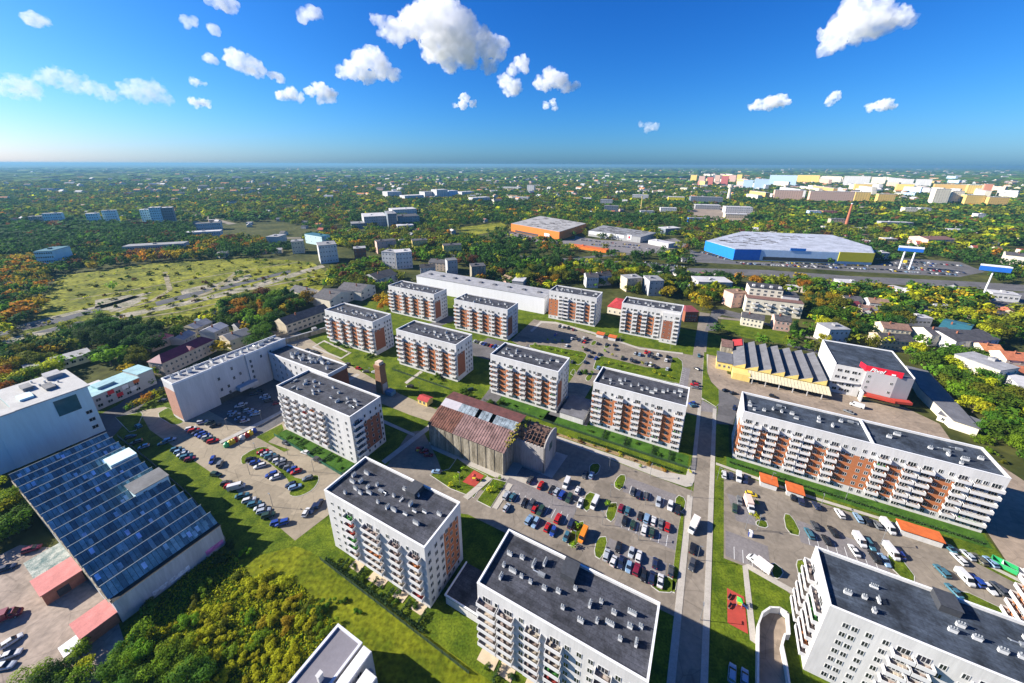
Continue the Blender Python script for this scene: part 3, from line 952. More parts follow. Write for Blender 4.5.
M_BLUESHEET = mat('blue_grey_shed_roof', (0.11, 0.24, 0.27), 0.55, 0.3, 0.35, col2=(0.21, 0.38, 0.41), fine=.2)
M_SKYLIGHT = mat('skylight_panel', (0.34, 0.52, 0.60), 0.3, 0.3, 0.4, rnd=.6)
M_REDROOF = mat('red_roof', (0.36, 0.035, 0.035), 0.75, 0.2, 0.5)
M_PINKROOF = mat('pink_roof', (0.50, 0.185, 0.165), 0.85, 0.15, 0.4, fine=.1)
M_CRIMSON = mat('purple_red_roof', (0.14, 0.014, 0.042), 0.6, 0.3, 0.3, fine=.15)
M_ORANGEROOF = mat('orange_roof', (0.50, 0.115, 0.028), 0.75, 0.15, 0.6)
M_SIGNRED = mat('sign_red', (0.55, 0.012, 0.03), 0.5, 0.05, 1)
M_TEALROOF = mat('teal_flat_roof', (0.24, 0.40, 0.43), 0.7, 0.2, 0.2, fine=.1)
M_SLATEROOF = mat('dark_tile_roof', (0.065, 0.062, 0.066), 0.8, 0.35, 0.5, fine=.2, rnd=.3)
M_REDTILE = mat('red_tile_roof', (0.36, 0.11, 0.06), 0.85, 0.25, 0.6, fine=.2, rnd=.3)
M_BROWNTILE = mat('brown_tile_roof', (0.17, 0.10, 0.075), 0.85, 0.3, 0.6, fine=.2, rnd=.4)
M_GREYROOF = mat('grey_flat_roof', (0.20, 0.20, 0.205), 0.85, 0.25, 0.2, fine=.12, rnd=.4)
M_LIGHTROOF = mat('light_flat_roof', (0.42, 0.41, 0.41), 0.85, 0.15, 0.1, fine=.1)
M_CHIMBRICK = brick_mat('old_brick', (0.33, 0.17, 0.085), (0.27, 0.13, 0.065), (0.3, 0.22, 0.15), 2.0)


def thing_ab(name, label, cat, a, b, group=None, z=0):
    return tag(empty(name, (*AB(a, b), z), TH), label, cat, group)


def wins(root, face, L, W, xs, zs, ty='s'):
    o, d, rot = FACE[face](L, W)
    for x in xs:
        for z in zs:
            link('window', WIN[ty], root, (o[0] + d[0] * x, o[1] + d[1] * x, z), rot)


def span(n, L, m=2.0):
    return [m + (L - 2 * m) * k / max(1, n - 1) for k in range(n)]


def obj_at(name, label, cat, xy, rot, group=None):
    return tag(empty(name, (xy[0], xy[1], 0), rot), label, cat, group)



# --- white L-shaped building over the shaded car park
t = thing_ab('office_building', 'tall pale L-shaped building with few small windows above the shaded car park', 'building', -233.2 * .964, 64 * .964)
t.scale = (.964, .964, 20.7 / 17)
w = MB().box(0, 9.6, 0, 58, 0, 17.0, bottom=False)
w.box(9.55, 11.0, 0, 17, 0, 17.0)
w.box(9.55, 10.6, 34, 45.5, 0, 17.0)
w.build('wall', M_WHITE, t)
MB().box(-.04, 11.05, -.05, 0, 1, 14).build('brick_panel', mat('pink_brick', (0.45, 0.24, 0.17), .9, .12, .8), t)
p = MB()
for q in ((-.1, 11.1, -.1, .3), (-.1, .3, .3, 58.1), (9.4, 9.9, 17, 34), (10.7, 11.1, .3, 17.1), (10.3, 10.7, 34, 45.6), (9.4, 9.9, 45.6, 58.1)):
    p.box(q[0], q[1], q[2], q[3], 17.0, 17.8)
p.build('parapet', M_RIM, t)
rf = MB().box(.3, 9.4, .3, 57.8, 17.0, 17.12).build('roof', M_GREYROOF, t)
rr = random.Random(4)
for k in range(15):
    link('roof_vent', VENT[rr.choice([0, 1, 2, 3, 5])], rf, (rr.uniform(2, 7.5), 3 + k * 3.6, 17.12), rr.choice([0, math.pi / 2]))
for x, zz in ((19.5, (6, 11.2)), (23, (3.2, 6.2)), (26.5, (3.2, 8.8, 13.5)), (30, (4.5, 9.6)), (36, (3, 5.6, 8.4, 11, 13.6)), (42, (14,)), (48, (3, 6.5, 10, 14)), (52, (4, 8, 12))):
    off = 10.6 if 34 < x < 45.5 else 9.6
    for z in zz:
        link('window', WIN['s'], t, (off, x, z), math.pi / 2)
MB().box(9.6, 14, 26, 36, 2.8, 4.6).build('entrance_canopy', M_WHITE, t)
MB().box(9.6, 9.68, 17.2, 33.5, 0, 2.6).build('entrance_recess', M_DARK, t)
w = MB().box(11, 64.2, 46, 58, 0, 14.0, bottom=False)
w.build('wing_wall', M_WHITE, t)
p = MB()
for q in ((11, 64.3, 45.9, 46.3), (11, 64.3, 57.7, 58.1), (63.9, 64.3, 46.3, 57.7)):
    p.box(*q, 14.0, 14.7)
p.build('parapet', M_RIM, t)
rf = MB().box(11, 63.9, 46.3, 57.7, 14.0, 14.1).build('roof', M_ROOF, t)
for k in range(16):
    link('roof_vent', VENT[rr.choice([0, 1, 2, 3, 5])], rf, (rr.uniform(26, 58), rr.uniform(49, 55.5), 14.1), rr.choice([0, math.pi / 2]))
MB().box(64.2, 64.28, 46, 58, 1, 13).build('brick_panel', M_BROWNBRICK, t)
for x in range(16, 62, 5):
    for z in (3, 6, 9, 12):
        link('window', WIN['s'], t, (x, 46, z), 0)
keepout([AB(-236, 60), AB(-220, 60), AB(-220, 104), AB(-165, 104), AB(-165, 124), AB(-236, 124)])

# --- saw-tooth factory hall, lower left
t = thing_ab('factory_hall', 'long saw-tooth factory hall with many blue-grey roof ridges and skylights', 'building', -216.5, 10.6)
HL, HW = 89.5, 26.0
w = MB().box(0, HL, 0, HW, 0, 8.0, bottom=False)
w.build('wall', mat('hall_wall', (0.42, 0.44, 0.45), .9, .2, .25, streak=True, fine=.1), t)
NT = 15
dx = HL / NT
M_RIDGE = mat('ridge_cap', (.17, .21, .235), .6, .1, 1)
SHEETS = [M_BLUESHEET, mat('blue_sheet_dull', (.085, .16, .19), .7, .3, .5, fine=.25), mat('blue_sheet_pale', (.24, .40, .42), .5, .3, .5, fine=.25)]
for k in range(NT):
    x0 = k * dx
    x1 = x0 + dx * .66
    zr = 10.8
    b = MB()
    b.face([(x0, -.3, 8.01), (x1, -.3, 8.01), (x0 + .5, -.3, zr)], 3)
    b.face([(x0, HW + .3, 8.01), (x0 + .5, HW + .3, zr), (x1, HW + .3, 8.01)], 3)
    b.face([(x0, -.3, 8.01), (x0 + .5, -.3, zr), (x0 + .5, HW + .3, zr), (x0, HW + .3, 8.01)], 3)
    b.face([(x1, -.3, 8.03), (x0 + dx, -.3, 8.03), (x0 + dx, HW + .3, 8.03), (x1, HW + .3, 8.03)], 4)
    pt = lambda f, yy, up=0.0: (x0 + .5 + (x1 - x0 - .5) * f, yy, zr - (zr - 8.01) * f + up)
    for q in range(24):
        y0, y1 = -.3 + q * (HW + .6) / 24, -.3 + (q + 1) * (HW + .6) / 24
        m_ = rr.choice([0, 0, 0, 1, 1, 2])
        d0, d1 = rr.uniform(0, .08), rr.uniform(0, .08)
        b.face([pt(0, y0, d0), pt(1, y0, d1), pt(1, y1 - .1, d1), pt(0, y1 - .1, d0)], m_)
        b.face([pt(0, y1 - .1, -.05), pt(1, y1 - .1, -.05), pt(1, y1, -.05), pt(0, y1, -.05)], 3)
    o = b.build('roof_ridge', SHEETS + [M_DARK, M_BLACK], t)
    MB().box(x0 + .42, x0 + .58, -.4, HW + .4, zr - .02, zr + .14).build('ridge_cap', M_RIDGE, o)
    for q in range(23):
        if rr.random() < .26:
            y = .1 + q * (HW + .6) / 24
            f0 = rr.choice([.08, .3, .5])
            sk = MB()
            sk.face([pt(f0, y, .12), pt(f0 + .42, y, .12), pt(f0 + .42, y + .9, .12), pt(f0, y + .9, .12)])
            sk.build('skylight', M_SKYLIGHT, o)
MB().box(22, 29, 19, 26.6, 8.1, 11.6).build('roof_house', M_TEALWALL, t)
rh = MB().box(47, 54.5, 17.5, 26.8, 8.1, 12.0).box(46.7, 54.8, 17.2, 27.1, 12.0, 12.2, 1)
rh = rh.build('roof_house', [M_TEALWALL, M_GREYROOF], t)
link('window', WIN['s'], rh, (54.5, 20, 10.2), math.pi / 2)
link('window', WIN['s'], rh, (54.5, 24, 10.2), math.pi / 2)
g = MB().box(HL, HL + .06, 7, 16, .9, 2.5)
g.build('graffiti', mat('graffiti_paint', (0.62, 0.66, 0.70), .8, .5, .9), t)
MB().box(HL, HL + .06, 20.5, 25.5, 1.0, 2.8).build('graffiti', mat('graffiti_pink', (0.55, 0.18, 0.42), .8, .4, .9), t)
b = MB()
for k in range(41):
    x = .5 + k * 2.2
    b.v += [(x, -.5, 8.2), (x, -.5, rr.uniform(6.6, 7.7)), (x, -.02, 8.2)]
    if k:
        i = 3 * k
        b.f += [[i - 3, i - 2, i + 1, i], [i - 3, i, i + 2, i - 1]]
        b.m += [0, 0]
b.build('broken_cornice', M_OLDWALL, t)
ko_ab(-224, -126, 8, 40)


# --- tower behind it
t = thing_ab('factory_tower', 'big pale blue-grey factory tower rising behind the saw-tooth roofs', 'building', -271, -30)
w = MB().box(0, 31, 0, 45, 0, 17.5, bottom=False).box(2, 25.5, 50, 71.5, 0, 24, bottom=False).box(0, 25.5, 10, 50.1, 0, 23.0, bottom=False)
w.box(25.4, 31.2, 44, 71, 0, 23.9, bottom=False)
w.build('wall', M_TEALWALL, t)
p = MB()
p.box(1.7, 31.4, 50, 71.8, 24, 24.5)
p.box(25.4, 31.5, 45, 50, 23.9, 24.4)
p.build('roof', mat('pale_gravel_roof', (.38, .375, .36), .9, .1, .3, fine=.1), t)
MB().box(-.2, 25.7, 10, 49.9, 23.0, 23.3).build('roof', mat('pale_gravel_roof2', (.33, .325, .31), .9, .1, .3, fine=.1), t)
for q in ((8, 14, 56, 59, 24.5, 26), (15, 22, 61, 64, 24.5, 25.7), (5, 12, 25, 33, 23.3, 25.5), (14, 19, 38, 44, 23.3, 25.0)):
    MB().box(*q).build('roof_house', M_GREYROOF, t)
MB().box(31.2, 31.3, 60, 67, 15, 22.5).build('window', mat('teal_glass', (.03, .10, .12), .1, .2, .3, spec=.6), t)
for z in (4, 8, 12):
    link('window', WIN['b'], t, (31.2, 68.5, z), math.pi / 2)
for y in (2, 5.5, 9):
    for z in (3, 6.5, 10, 13.5):
        link('window', WIN['b'], t, (31, y, z), math.pi / 2)
for q in ((3, 10, 64, 69, 24.5, 26.4), (18, 24, 53, 57, 24.5, 25.4), (2, 8, 14, 21, 23.3, 24.8), (16, 23, 17, 26, 23.3, 25.6), (10, 12, 30, 46, 23.3, 24.2), (20, 23.5, 30, 36, 23.3, 24.4)):
    MB().box(*q).build('roof_house', [M_TEALWALL, M_GREYROOF][int(q[0]) % 2], t)
for k in range(7):
    MB().cyl((6 + k * 2.4, 60 + (k * 5 % 7), 24.5), (6 + k * 2.4, 60 + (k * 5 % 7), 25.6), .35, n=7).build('vent_pipe', M_METAL, t)
MB().box(25.6, 31.6, 43.6, 44.2, 17.5, 25.2).build('parapet', M_TEALWALL, t)
ko_ab(-275, -238, -35, 45)

# --- low teal-roofed annexe
t = obj_at('workshop_building', 'low flat-roofed workshop with teal roof and painted wall, right of the factory tower', 'building', P(97, 411), math.atan2(P(131, 396)[1] - P(97, 411)[1], P(131, 396)[0] - P(97, 411)[0]))
MB().box(0, 20, 0, 15, 0, 8, bottom=False).box(20, 27, 1, 14, 0, 9.5, bottom=False).box(3, 12, 15, 21, 0, 7).build('wall', M_PLINTH, t)
MB().box(-.2, 20.2, -.2, 15.2, 8, 8.3).box(19.9, 27.2, .8, 14.2, 9.5, 9.8).box(5, 12, 5, 11, 8.3, 9.6).build('roof', M_TEALROOF, t)
wins(t, 'front', 20, 13, span(5, 20), (2.2, 5.4), 'b')
for x, m, z in ((6, M_SIGNRED, 5.6), (12, M_RIM, 5.2), (17, M_ORANGEROOF, 6.0), (9, M_SIGNRED, 2.4), (15, M_RIM, 2.6)):
    MB().box(x, x + 2.6, -.12, -.02, z, z + 2.2).build('mural', m, t)
keepout([P(90, 415), P(140, 396), P(125, 372), P(72, 390)])

# --- purple-roofed tenement
def gable_roof(b, L, W, z, h, m=0, over=.4, hip=0.0, mw=1):
    x0, x1, y0, y1 = -over, L + over, -over, W + over
    r0, r1 = x0 + hip, x1 - hip
    ym = W / 2
    b.face([(x0, y0, z), (x1, y0, z), (r1, ym, z + h), (r0, ym, z + h)], m)
    b.face([(x1, y1, z), (x0, y1, z), (r0, ym, z + h), (r1, ym, z + h)], m)
    e = m if hip > 0 else mw
    b.face([(x1, y0, z), (x1, y1, z), (r1, ym, z + h)], e)
    b.face([(x0, y1, z), (x0, y0, z), (r0, ym, z + h)], e)
    b.face([(x0, y0, z - .02), (x0, y1, z - .02), (x1, y1, z - .02), (x1, y0, z - .02)], e)


p0, p1 = P(166, 376), P(217, 351)
rot = math.atan2(p1[1] - p0[1], p1[0] - p0[0])
t = obj_at('tenement_house', 'old tenement with a purple-red hipped roof behind the pale L-shaped building', 'house', p0, rot)
L = math.hypot(p1[0] - p0[0], p1[1] - p0[1])
M_TEN = mat('tenement_render', (.45, .38, .31), .9, .15, .4, streak=True)
MB().box(0, L, 0, 10.5, 0, 8.4, bottom=False).build('wall', M_TEN, t)
b = MB()
gable_roof(b, L, 10.5, 8.4, 3.6, hip=4)
b.face([(L * .48, -.6, 8.5), (L * .6, -.6, 8.5), (L * .54, -.6, 11)], 1)
b.face([(L * .48, -.6, 8.5), (L * .54, -.6, 11), (L * .54, 4.4, 11), (L * .48, 2, 9.7)], 0)
b.face([(L * .6, -.6, 8.5), (L * .6, 2, 9.7), (L * .54, 4.4, 11), (L * .54, -.6, 11)], 0)
b.build('roof', [M_CRIMSON, M_PINKROOF], t)
wins(t, 'front', L, 13, span(11, L), (2.2, 5.8), 's')
wins(t, 'left', L, 10.5, span(3, 10.5, 3), (2.2, 5.8), 's')
keepout([P(160, 380), P(220, 353), P(212, 335), P(152, 360)], 2)
p0, p1 = P(153, 352), P(176, 343)
t = obj_at('outbuilding', 'small red-roofed house just behind the purple-roofed tenement', 'house', p0, math.atan2(p1[1] - p0[1], p1[0] - p0[0]))
L = math.hypot(p1[0] - p0[0], p1[1] - p0[1])
MB().box(0, L, 0, 11, 0, 6, bottom=False).build('wall', M_TEN, t)
b = MB()
gable_roof(b, L, 11, 6, 3, hip=4)
b.build('roof', mat('rose_roof', (.36, .09, .10), .8, .2, .4), t)
wins(t, 'front', L, 11, span(4, L), (3.5,), 's')

# --- ruined concrete hall
t = thing_ab('ruined_hall', 'ruined concrete hall with a rusty red sheet roof and a roofless bare-raftered end', 'building', -97.5, 106)
L1, W1, H1 = 38.0, 19.0, 11.6
w = MB()
w.box(0, L1, 0, .5, 0, H1).box(0, L1, W1 - .5, W1, 0, H1 + 4.5).box(0, .5, .5, W1 - .5, 0, H1).box(L1 - .5, L1, .5, W1 - .5, 0, H1)
for x0 in (0, L1 - .5):
    for s in (0,):
        b_ = [(x0, 0, H1), (x0, W1 - .5, H1), (x0, W1 - .5, H1 + 4.6), (x0, W1 * .62, H1 + 4.6)]
        w.face(b_)
        w.face([(q[0] + .5, q[1], q[2]) for q in b_][::-1])
w.build('wall', M_OLDWALL, t)
for k in range(10):
    MB().box(k * 4.15, k * 4.15 + .4, -.14, 0, 0, H1 - .4).build('pilaster', M_OLDWALL, t)
M_RUST2 = mat('faded_red_sheet', (0.15, 0.085, 0.075), 0.75, 0.3, 0.35, col2=(0.27, 0.165, 0.15), fine=.25)
n = 64
ridge = W1 * .62
for part in (0, 1):
    b = MB()
    for k in range(n):
        if (k >= 22) != bool(part):
            continue
        x0, x1 = -.4 + (L1 + .8) * k / n, -.4 + (L1 + .8) * (k + 1) / n
        dz = .15 if k % 2 else 0
        b.face([(x0, -.5, H1 + dz), (x1, -.5, H1 + dz), (x1, ridge - 2.5, H1 + 3.7 + dz), (x0, ridge - 2.5, H1 + 3.7 + dz)])
        if k % 2:
            b.face([(x0, -.5, H1), (x0, -.5, H1 + dz), (x0, ridge - 2.5, H1 + 3.7 + dz), (x0, ridge - 2.5, H1 + 3.7)])
            b.face([(x1, -.5, H1 + dz), (x1, -.5, H1), (x1, ridge - 2.5, H1 + 3.7), (x1, ridge - 2.5, H1 + 3.7 + dz)])
    b.build('roof', M_RUST2 if part else M_RUST, t)
b = MB()
b.face([(-.4, ridge - 2.5, H1 + 3.72), (9, ridge - 2.5, H1 + 3.72), (9, ridge + 1.5, H1 + 5.3), (-.4, ridge + 1.5, H1 + 5.3)])
b.build('roof_patch', mat('pale_roof_sheet', (.36, .34, .36), .7, .1, .5), t)
b = MB()
for k in range(16):
    x0, x1 = 9.05 + (L1 - 9) * k / 16, 9.05 + (L1 - 9) * (k + 1) / 16
    if k not in (5, 9):
        b.face([(x0, ridge - 2.5, H1 + 3.74), (x1 - .12, ridge - 2.5, H1 + 3.74), (x1 - .12, ridge + 1.5, H1 + 5.3), (x0, ridge + 1.5, H1 + 5.3)])
b.build('skylight', M_OLDGLASS, t)
b = MB()
b.face([(-.5, ridge + 1.5, H1 + 5.35), (L1 + .5, ridge + 1.5, H1 + 5.35), (L1 + .5, W1 + .6, H1 + 5.0), (-.5, W1 + .6, H1 + 5.0)])
b.face([(-.5, ridge + 1.5, H1 + 5.3), (-.5, W1 + .6, H1 + 4.6), (L1 + .5, W1 + .6, H1 + 4.6), (L1 + .5, ridge + 1.5, H1 + 5.3)])
b.build('roof', M_RUSTD, t)
# roofless part
a0, a1, b0, b1, H2 = 34.0, 52.0, 8.6, 22.0, 12.5
w = MB()
w.box(L1 + .01, a1, b0, b0 + .5, 0, H2).box(L1 + .01, a1, b1 - .5, b1, 0, H2)
ym = (b0 + b1) / 2
arch = [(a1 - .5, b0, 0), (a1 - .5, b1, 0), (a1 - .5, b1, H2)] + [(a1 - .5, ym + (b1 - ym) * math.cos(q), H2 + 3.3 * math.sin(q)) for q in np.linspace(.12, math.pi - .12, 9)] + [(a1 - .5, b0, H2)]
w.face(arch[::-1])
w.face([(x + .5, y, z) for x, y, z in arch])
for k in range(2, len(arch) - 1):
    p, q = arch[k], arch[(k + 1) % len(arch)]
    w.face([p, q, (q[0] + .5, q[1], q[2]), (p[0] + .5, p[1], p[2])])
w.face([(a1 - .5, b0, 0), (a1 - .5, b0, H2), (a1, b0, H2), (a1, b0, 0)])
w.face([(a1 - .5, b1, 0), (a1, b1, 0), (a1, b1, H2), (a1 - .5, b1, H2)])
w.build('wall', M_GREYWALL if False else mat('grey_old_render', (.36, .335, .31), .95, .25, .3, streak=True, fine=.15), t)
MB().box(a1, a1 + .06, ym - 1.6, ym + 1.6, 7.5, 11).build('window', mat('ruin_window', (.05, .09, .08), .6, .4, .6), t)
b = MB()
for k in range(9):
    x = L1 + 1 + k * 1.55
    for s in (0, 1):
        y0, y1 = (b0, ym) if s == 0 else (b1, ym)
        if rr.random() < .92:
            dy = y1 - y0
            b.obox((x, y0, H2 - .2), (.22, 0, 0), (0, dy, 2.9), (0, 0, .28))
for k in range(6):
    y = b0 + 1.2 + k * 2.2
    z = H2 + 2.7 * (1 - abs(y - ym) / (ym - b0)) + .1
    b.box(L1 + .6, a1 - .6, y, y + .16, z, z + .14)
for k in range(26):
    x, y = rr.uniform(L1 + 1, a1 - 2), rr.uniform(b0 + .6, b1 - 1.5)
    z = H2 + 2.7 * (1 - abs(y - ym) / (ym - b0)) + .12
    b.obox((x, y, z), (rr.uniform(1.3, 1.6), 0, 0), (0, rr.uniform(.5, 1.5), 0), (0, 0, .06))
b.build('rafters', M_TIMBER, t)
MB().box(L1 + .5, a1 - .6, b0 + .6, b1 - .6, 3.0, 3.2).build('floor_slab', M_DARK, t)
tuft = mat('wall_tuft', (.16, .17, .02), .9, .5, 1.5, col2=(.34, .28, .03))
b = MB()
for k in range(120):
    y = rr.uniform(2, b1)
    zz = H1 + 4.6 * (1 - abs(y - ridge) / ridge) if y < W1 else H2
    c = (L1 + rr.gauss(0, .8), y, zz + rr.uniform(-.2, .7))
    s = rr.uniform(.25, .7)
    b.obox(c, (s, rr.gauss(0, .2), 0), (rr.gauss(0, .2), s, rr.gauss(0, .2)), (0, rr.gauss(0, .15), s * .6))
b.build('weeds', tuft, t)
ko_ab(-99, -43, 103, 131)

# --- square brick chimney tower
t = thing_ab('brick_tower', 'slender square old brick tower standing alone by the road between lawns', 'tower', -148.6, 127.0)
b = MB()
b.cyl((0, 0, 0), (0, 0, 15.6), 3.3, 2.75, n=4)
b.build('shaft', M_CHIMBRICK, t, rot=math.pi / 4)
MB().cyl((0, 0, 15.61), (0, 0, 17.3), 3.2, 3.2, n=4).build('cornice', M_CHIMBRICK, t, rot=math.pi / 4)
MB().cyl((0, 0, 17.3), (0, 0, 19.0), 2.3, 2.1, n=4).build('cap', mat('pale_cap', (.55, .42, .32), .9, .15, .6), t, rot=math.pi / 4)
MB().box(2.3, 2.45, -1.6, 1.7, .5, 6).build('patch', M_PLINTH, t)
b = MB()
for (x, y, sx, sy, h) in ((3.5, -1.5, 4.5, .2, 2.4), (3.6, 1.8, 4.2, .2, 2.4), (7.8, -1.4, .2, 3.3, 2.4), (3.5, -1.4, .2, 3.2, 2.3)):
    b.box(x, x + sx, y, y + sy, 0, h)
b.build('fence_panels', mat('blue_sheet', (.10, .24, .36), .6, .25, .8), t)
MB().box(4, 7.6, -1.2, 1.6, 0, 2.3).build('shed', mat('blue_sheet2', (.08, .2, .32), .6, .2, .8), t)
ko_ab(-154, -139, 122, 132)

# --- red-roofed kiosk on the lawn
t = thing_ab('kiosk', 'small yellow kiosk with a bright red roof standing on the lawn', 'kiosk', -123.6, 127.6)
MB().box(0, 6.2, 0, 4.6, 0, 2.9, bottom=False).build('wall', M_YELLOW, t)
b = MB()
gable_roof(b, 6.2, 4.6, 2.9, 1.2)
b.build('roof', [M_REDROOF, M_YELLOW], t)
wins(t, 'front', 6.2, 4.6, (1.6, 4.2), (1.6,), 's')
ko_ab(-125, -116, 126, 134)

# --- yellow saw-tooth works
t = thing_ab('sawtooth_works', 'yellow works with seven dark saw-tooth roofs beside the tan yard', 'building', 24, 242)
L, W = 45.5, 38.0
MB().box(0, L, 0, W, 0, 5.0, bottom=False).build('wall', M_YELLOW, t)
NT = 7
dx = L / NT
for k in range(NT):
    x0, x1 = k * dx, (k + 1) * dx - .3
    b = MB()
    b.face([(x0, -.3, 5.01), (x1, -.3, 5.01), (x1, -.3, 8.2)], 1)
    b.face([(x0, W, 5.01), (x1, W, 8.2), (x1, W, 5.01)], 1)
    b.face([(x0, -.3, 5.01), (x1, -.3, 8.2), (x1, W, 8.2), (x0, W, 5.01)], 0)
    b.face([(x1, -.3, 5.01), (x1, W, 5.01), (x1, W, 8.2), (x1, -.3, 8.2)], 2)
    b.build('roof_ridge', [M_SHEET, M_YELLOW, M_DARK], t)
MB().box(0, 9, -7.0, 0, 0, 4.2).build('porch', M_YELLOW, t)
b = MB()
b.face([(8, -8.2, 3.4), (L + 1, -8.2, 3.4), (L + 1, -.31, 4.6), (8, -.31, 4.6)])
b.face([(8, -8.2, 3.3), (8, -.31, 4.5), (L + 1, -.31, 4.5), (L + 1, -8.2, 3.3)])
for k in range(24):
    x = 8 + k * 1.58
    b.obox((x, -8.25, 3.42), (.12, 0, 0), (0, 7.9, 1.2), (0, 0, .1))
b.build('canopy', mat('cream_canopy', (.55, .49, .33), .7, .12, .6), t)
for k in range(6):
    MB().box(10 + k * 6.5, 10.4 + k * 6.5, -8, -7.6, 0, 3.3).build('post', M_PLINTH, t)
wins(t, 'front', L, W, span(6, L), (2,), 'b')
MB().box(-8.6, -.3, 2, 17, 0, 5, bottom=False).build('wing_wall', M_YELLOW, t)
MB().box(-8.9, 0, 1.7, 17.3, 5.0, 5.3).build('roof', M_SHEET, t)
wins(t, 'front', L, W, (), (), 's')
for x in (-7, -4.3, -1.8):
    link('window', WIN['s'], t, (x, 2, 2.6), 0)
MB().box(-6.5, 0, 22, 34, 0, 7).box(-6.7, .2, 21.8, 34.2, 7, 7.3, 1).build('wing_wall', [M_OLDWALL, M_BROWNTILE], t)
b = MB()
b.face([(0, 27, 6.6), (5.4, 27, 8.4), (5.4, W, 8.4), (0, W, 6.6)])
b.build('red_roof_patch', M_REDROOF, t)
ko_ab(14, 74, 232, 284)

# --- white and grey store with a red sign
t = thing_ab('store_building', 'white and grey box building with a big red roof sign and red canopy', 'building', 71.5, 246)
L, W, H = 32.0, 34.0, 17.0
w = MB()
w.prism([(0, 0), (13, 0), (13, W), (0, W)], 0, H, bottom=False)
w.build('wall', M_WHITE, t)
w = MB().prism([(13.01, -1.2), (25, -2.2), (32, -.6), (33, W), (13.01, W)], 4.3, H, bottom=True)
w.build('grey_wall', M_GREYWALL, t)
MB().box(13.2, 31, 2, W - .2, 0, 4.3).build('ground_floor', M_CREAM, t)
b = MB()
b.prism([(.3, .3), (13, .3), (13.2, -.8), (25, -1.8), (31.6, -.3), (32.6, W - .3), (.3, W - .3)], H, H + .12)
b.build('roof', M_ROOFB, t)
p = MB()
pts = [(0, 0), (0, W), (33, W), (32, -.6)]
for k in range(3):
    q0, q1 = np.array(pts[k], float), np.array(pts[k + 1], float)
    d = (q1 - q0) / np.linalg.norm(q1 - q0)
    n = np.array([-d[1], d[0]]) * .3
    p.obox((*q0, H), (*(q1 - q0), 0), (*-n, 0), (0, 0, .7))
p.build('parapet', M_RIM, t)
d = np.array([25 - 13, -1.0])
d = d / np.linalg.norm(d)
sg = MB()
sg.obox((12.2, -1.0, H - .4), (d[0] * 14.6, d[1] * 14.6, 0), (-d[1] * -.35, .35, 0), (0, 0, 3.3))
sg.obox((12.2, -1.0, H - .4), (.3, 0, 0), (-1.4, 4.2, 0), (0, 0, 3.3))
so_ = sg.build('roof_sign', M_SIGNRED, t)
cu = bpy.data.curves.new('sign_lettering', 'FONT')
cu.body = 'Pixel'
cu.size = 2.9
cu.shear = .35
cu.extrude = .06
cu.offset = .03
cu.materials.append(M_RIM)
tmp_ = bpy.data.objects.new('sign_lettering_curve', cu)
COL.objects.link(tmp_)
lm_ = bpy.data.meshes.new_from_object(tmp_.evaluated_get(bpy.context.evaluated_depsgraph_get()))
bpy.data.objects.remove(tmp_)
if not lm_.materials:
    lm_.materials.append(M_RIM)
to = link('sign_lettering', lm_)
to.parent = so_
to.location = (14.0, -1.32, H + .15)
to.rotation_euler = (math.pi / 2, 0, math.atan2(d[1], d[0]))
q_ = MB().obox((22.6, -2.1, H + .3), (d[0] * 1.5, d[1] * 1.5, 0), (0, .2, 0), (0, 0, .8))
q_.build('sign_mark', M_RIM, so_)
b = MB()
b.obox((13.5, -1.4, 3.6), (12, -1.2, 0), (.5, -3.6, .3), (0, 0, 1.3))
b.obox((25.4, -2.6, 3.6), (7.4, 1.8, 0), (.5, -3.4, .3), (0, 0, 1.3))
b.build('canopy', mat('canopy_red', (.42, .05, .03), .6, .1, .6), t)
MB().box(13.0, 13.6, -5, -1.3, 0, 6).build('fin_wall', M_WHITE, t)
for z, xs in ((14, (2.5, 5.6, 8.8, 10.8)), (10, (2.2, 5.2, 8.6, 10.6)), (6, (2, 5, 8, 10)), (2.6, (2.5, 5.5, 8))):
    for x in xs:
        link('window', WIN['b' if x < 9 else 'n'], t, (x, 0, z), 0)
for x, z in ((14.6, 14.2), (14.6, 11), (14.6, 7.6), (23.6, 12.6), (23.6, 7.4)):
    link('window', WIN['s'], t, (x, -1.2 - (x - 13) / 12, z), math.atan2(-1, 12))
wins(t, 'left', L, W, (8, 12, 24), (5, 9, 13), 'n')
b = MB()
for k in range(6):
    b.cyl((12 - k * 2.1, -.7, 8.2 - k * .18), (9.9 - k * 2.1, -.7, 8.0 - k * .18), .45, n=7)
b.build('duct', M_PLINTH, t)
MB().box(14, 30, -1.5, 1.5, 0, 1.2).build('loading_dock', M_YELLOW, t)
ko_ab(66, 110, 238, 284)

# --- long sloping shed right of it
t = obj_at('storage_shed', 'long low shed with a dark grey roof behind the store, in its shadow', 'shed', P(910, 392), TH + R(-28))
q = [P(905, 366, 5), P(926, 371, 5), P(978, 428, 5), P(946, 421, 4)]
q2 = [P(906, 367, 4), P(928, 371, 5), P(980, 428, 5), P(952, 421, 4), P(920, 390, 4)]
c0 = np.array(P(910, 392))
cr, sr_ = math.cos(-(TH + R(-28))), math.sin(-(TH + R(-28)))
loc = lambda p: ((p[0] - c0[0]) * cr - (p[1] - c0[1]) * sr_, (p[0] - c0[0]) * sr_ + (p[1] - c0[1]) * cr)
ql = [loc(p) for p in q2]
b = MB().prism(ql, 0, 4.6)
b.build('wall', M_CREAM, t)
cq = np.mean(ql, 0)
b = MB().prism([tuple(cq + (np.array(p) - cq) * 1.02) for p in ql], 4.6, 4.9)
b.build('roof', M_SHEET, t)
keepout(q2, 2)
p0, p1 = P(936, 420), P(972, 434)
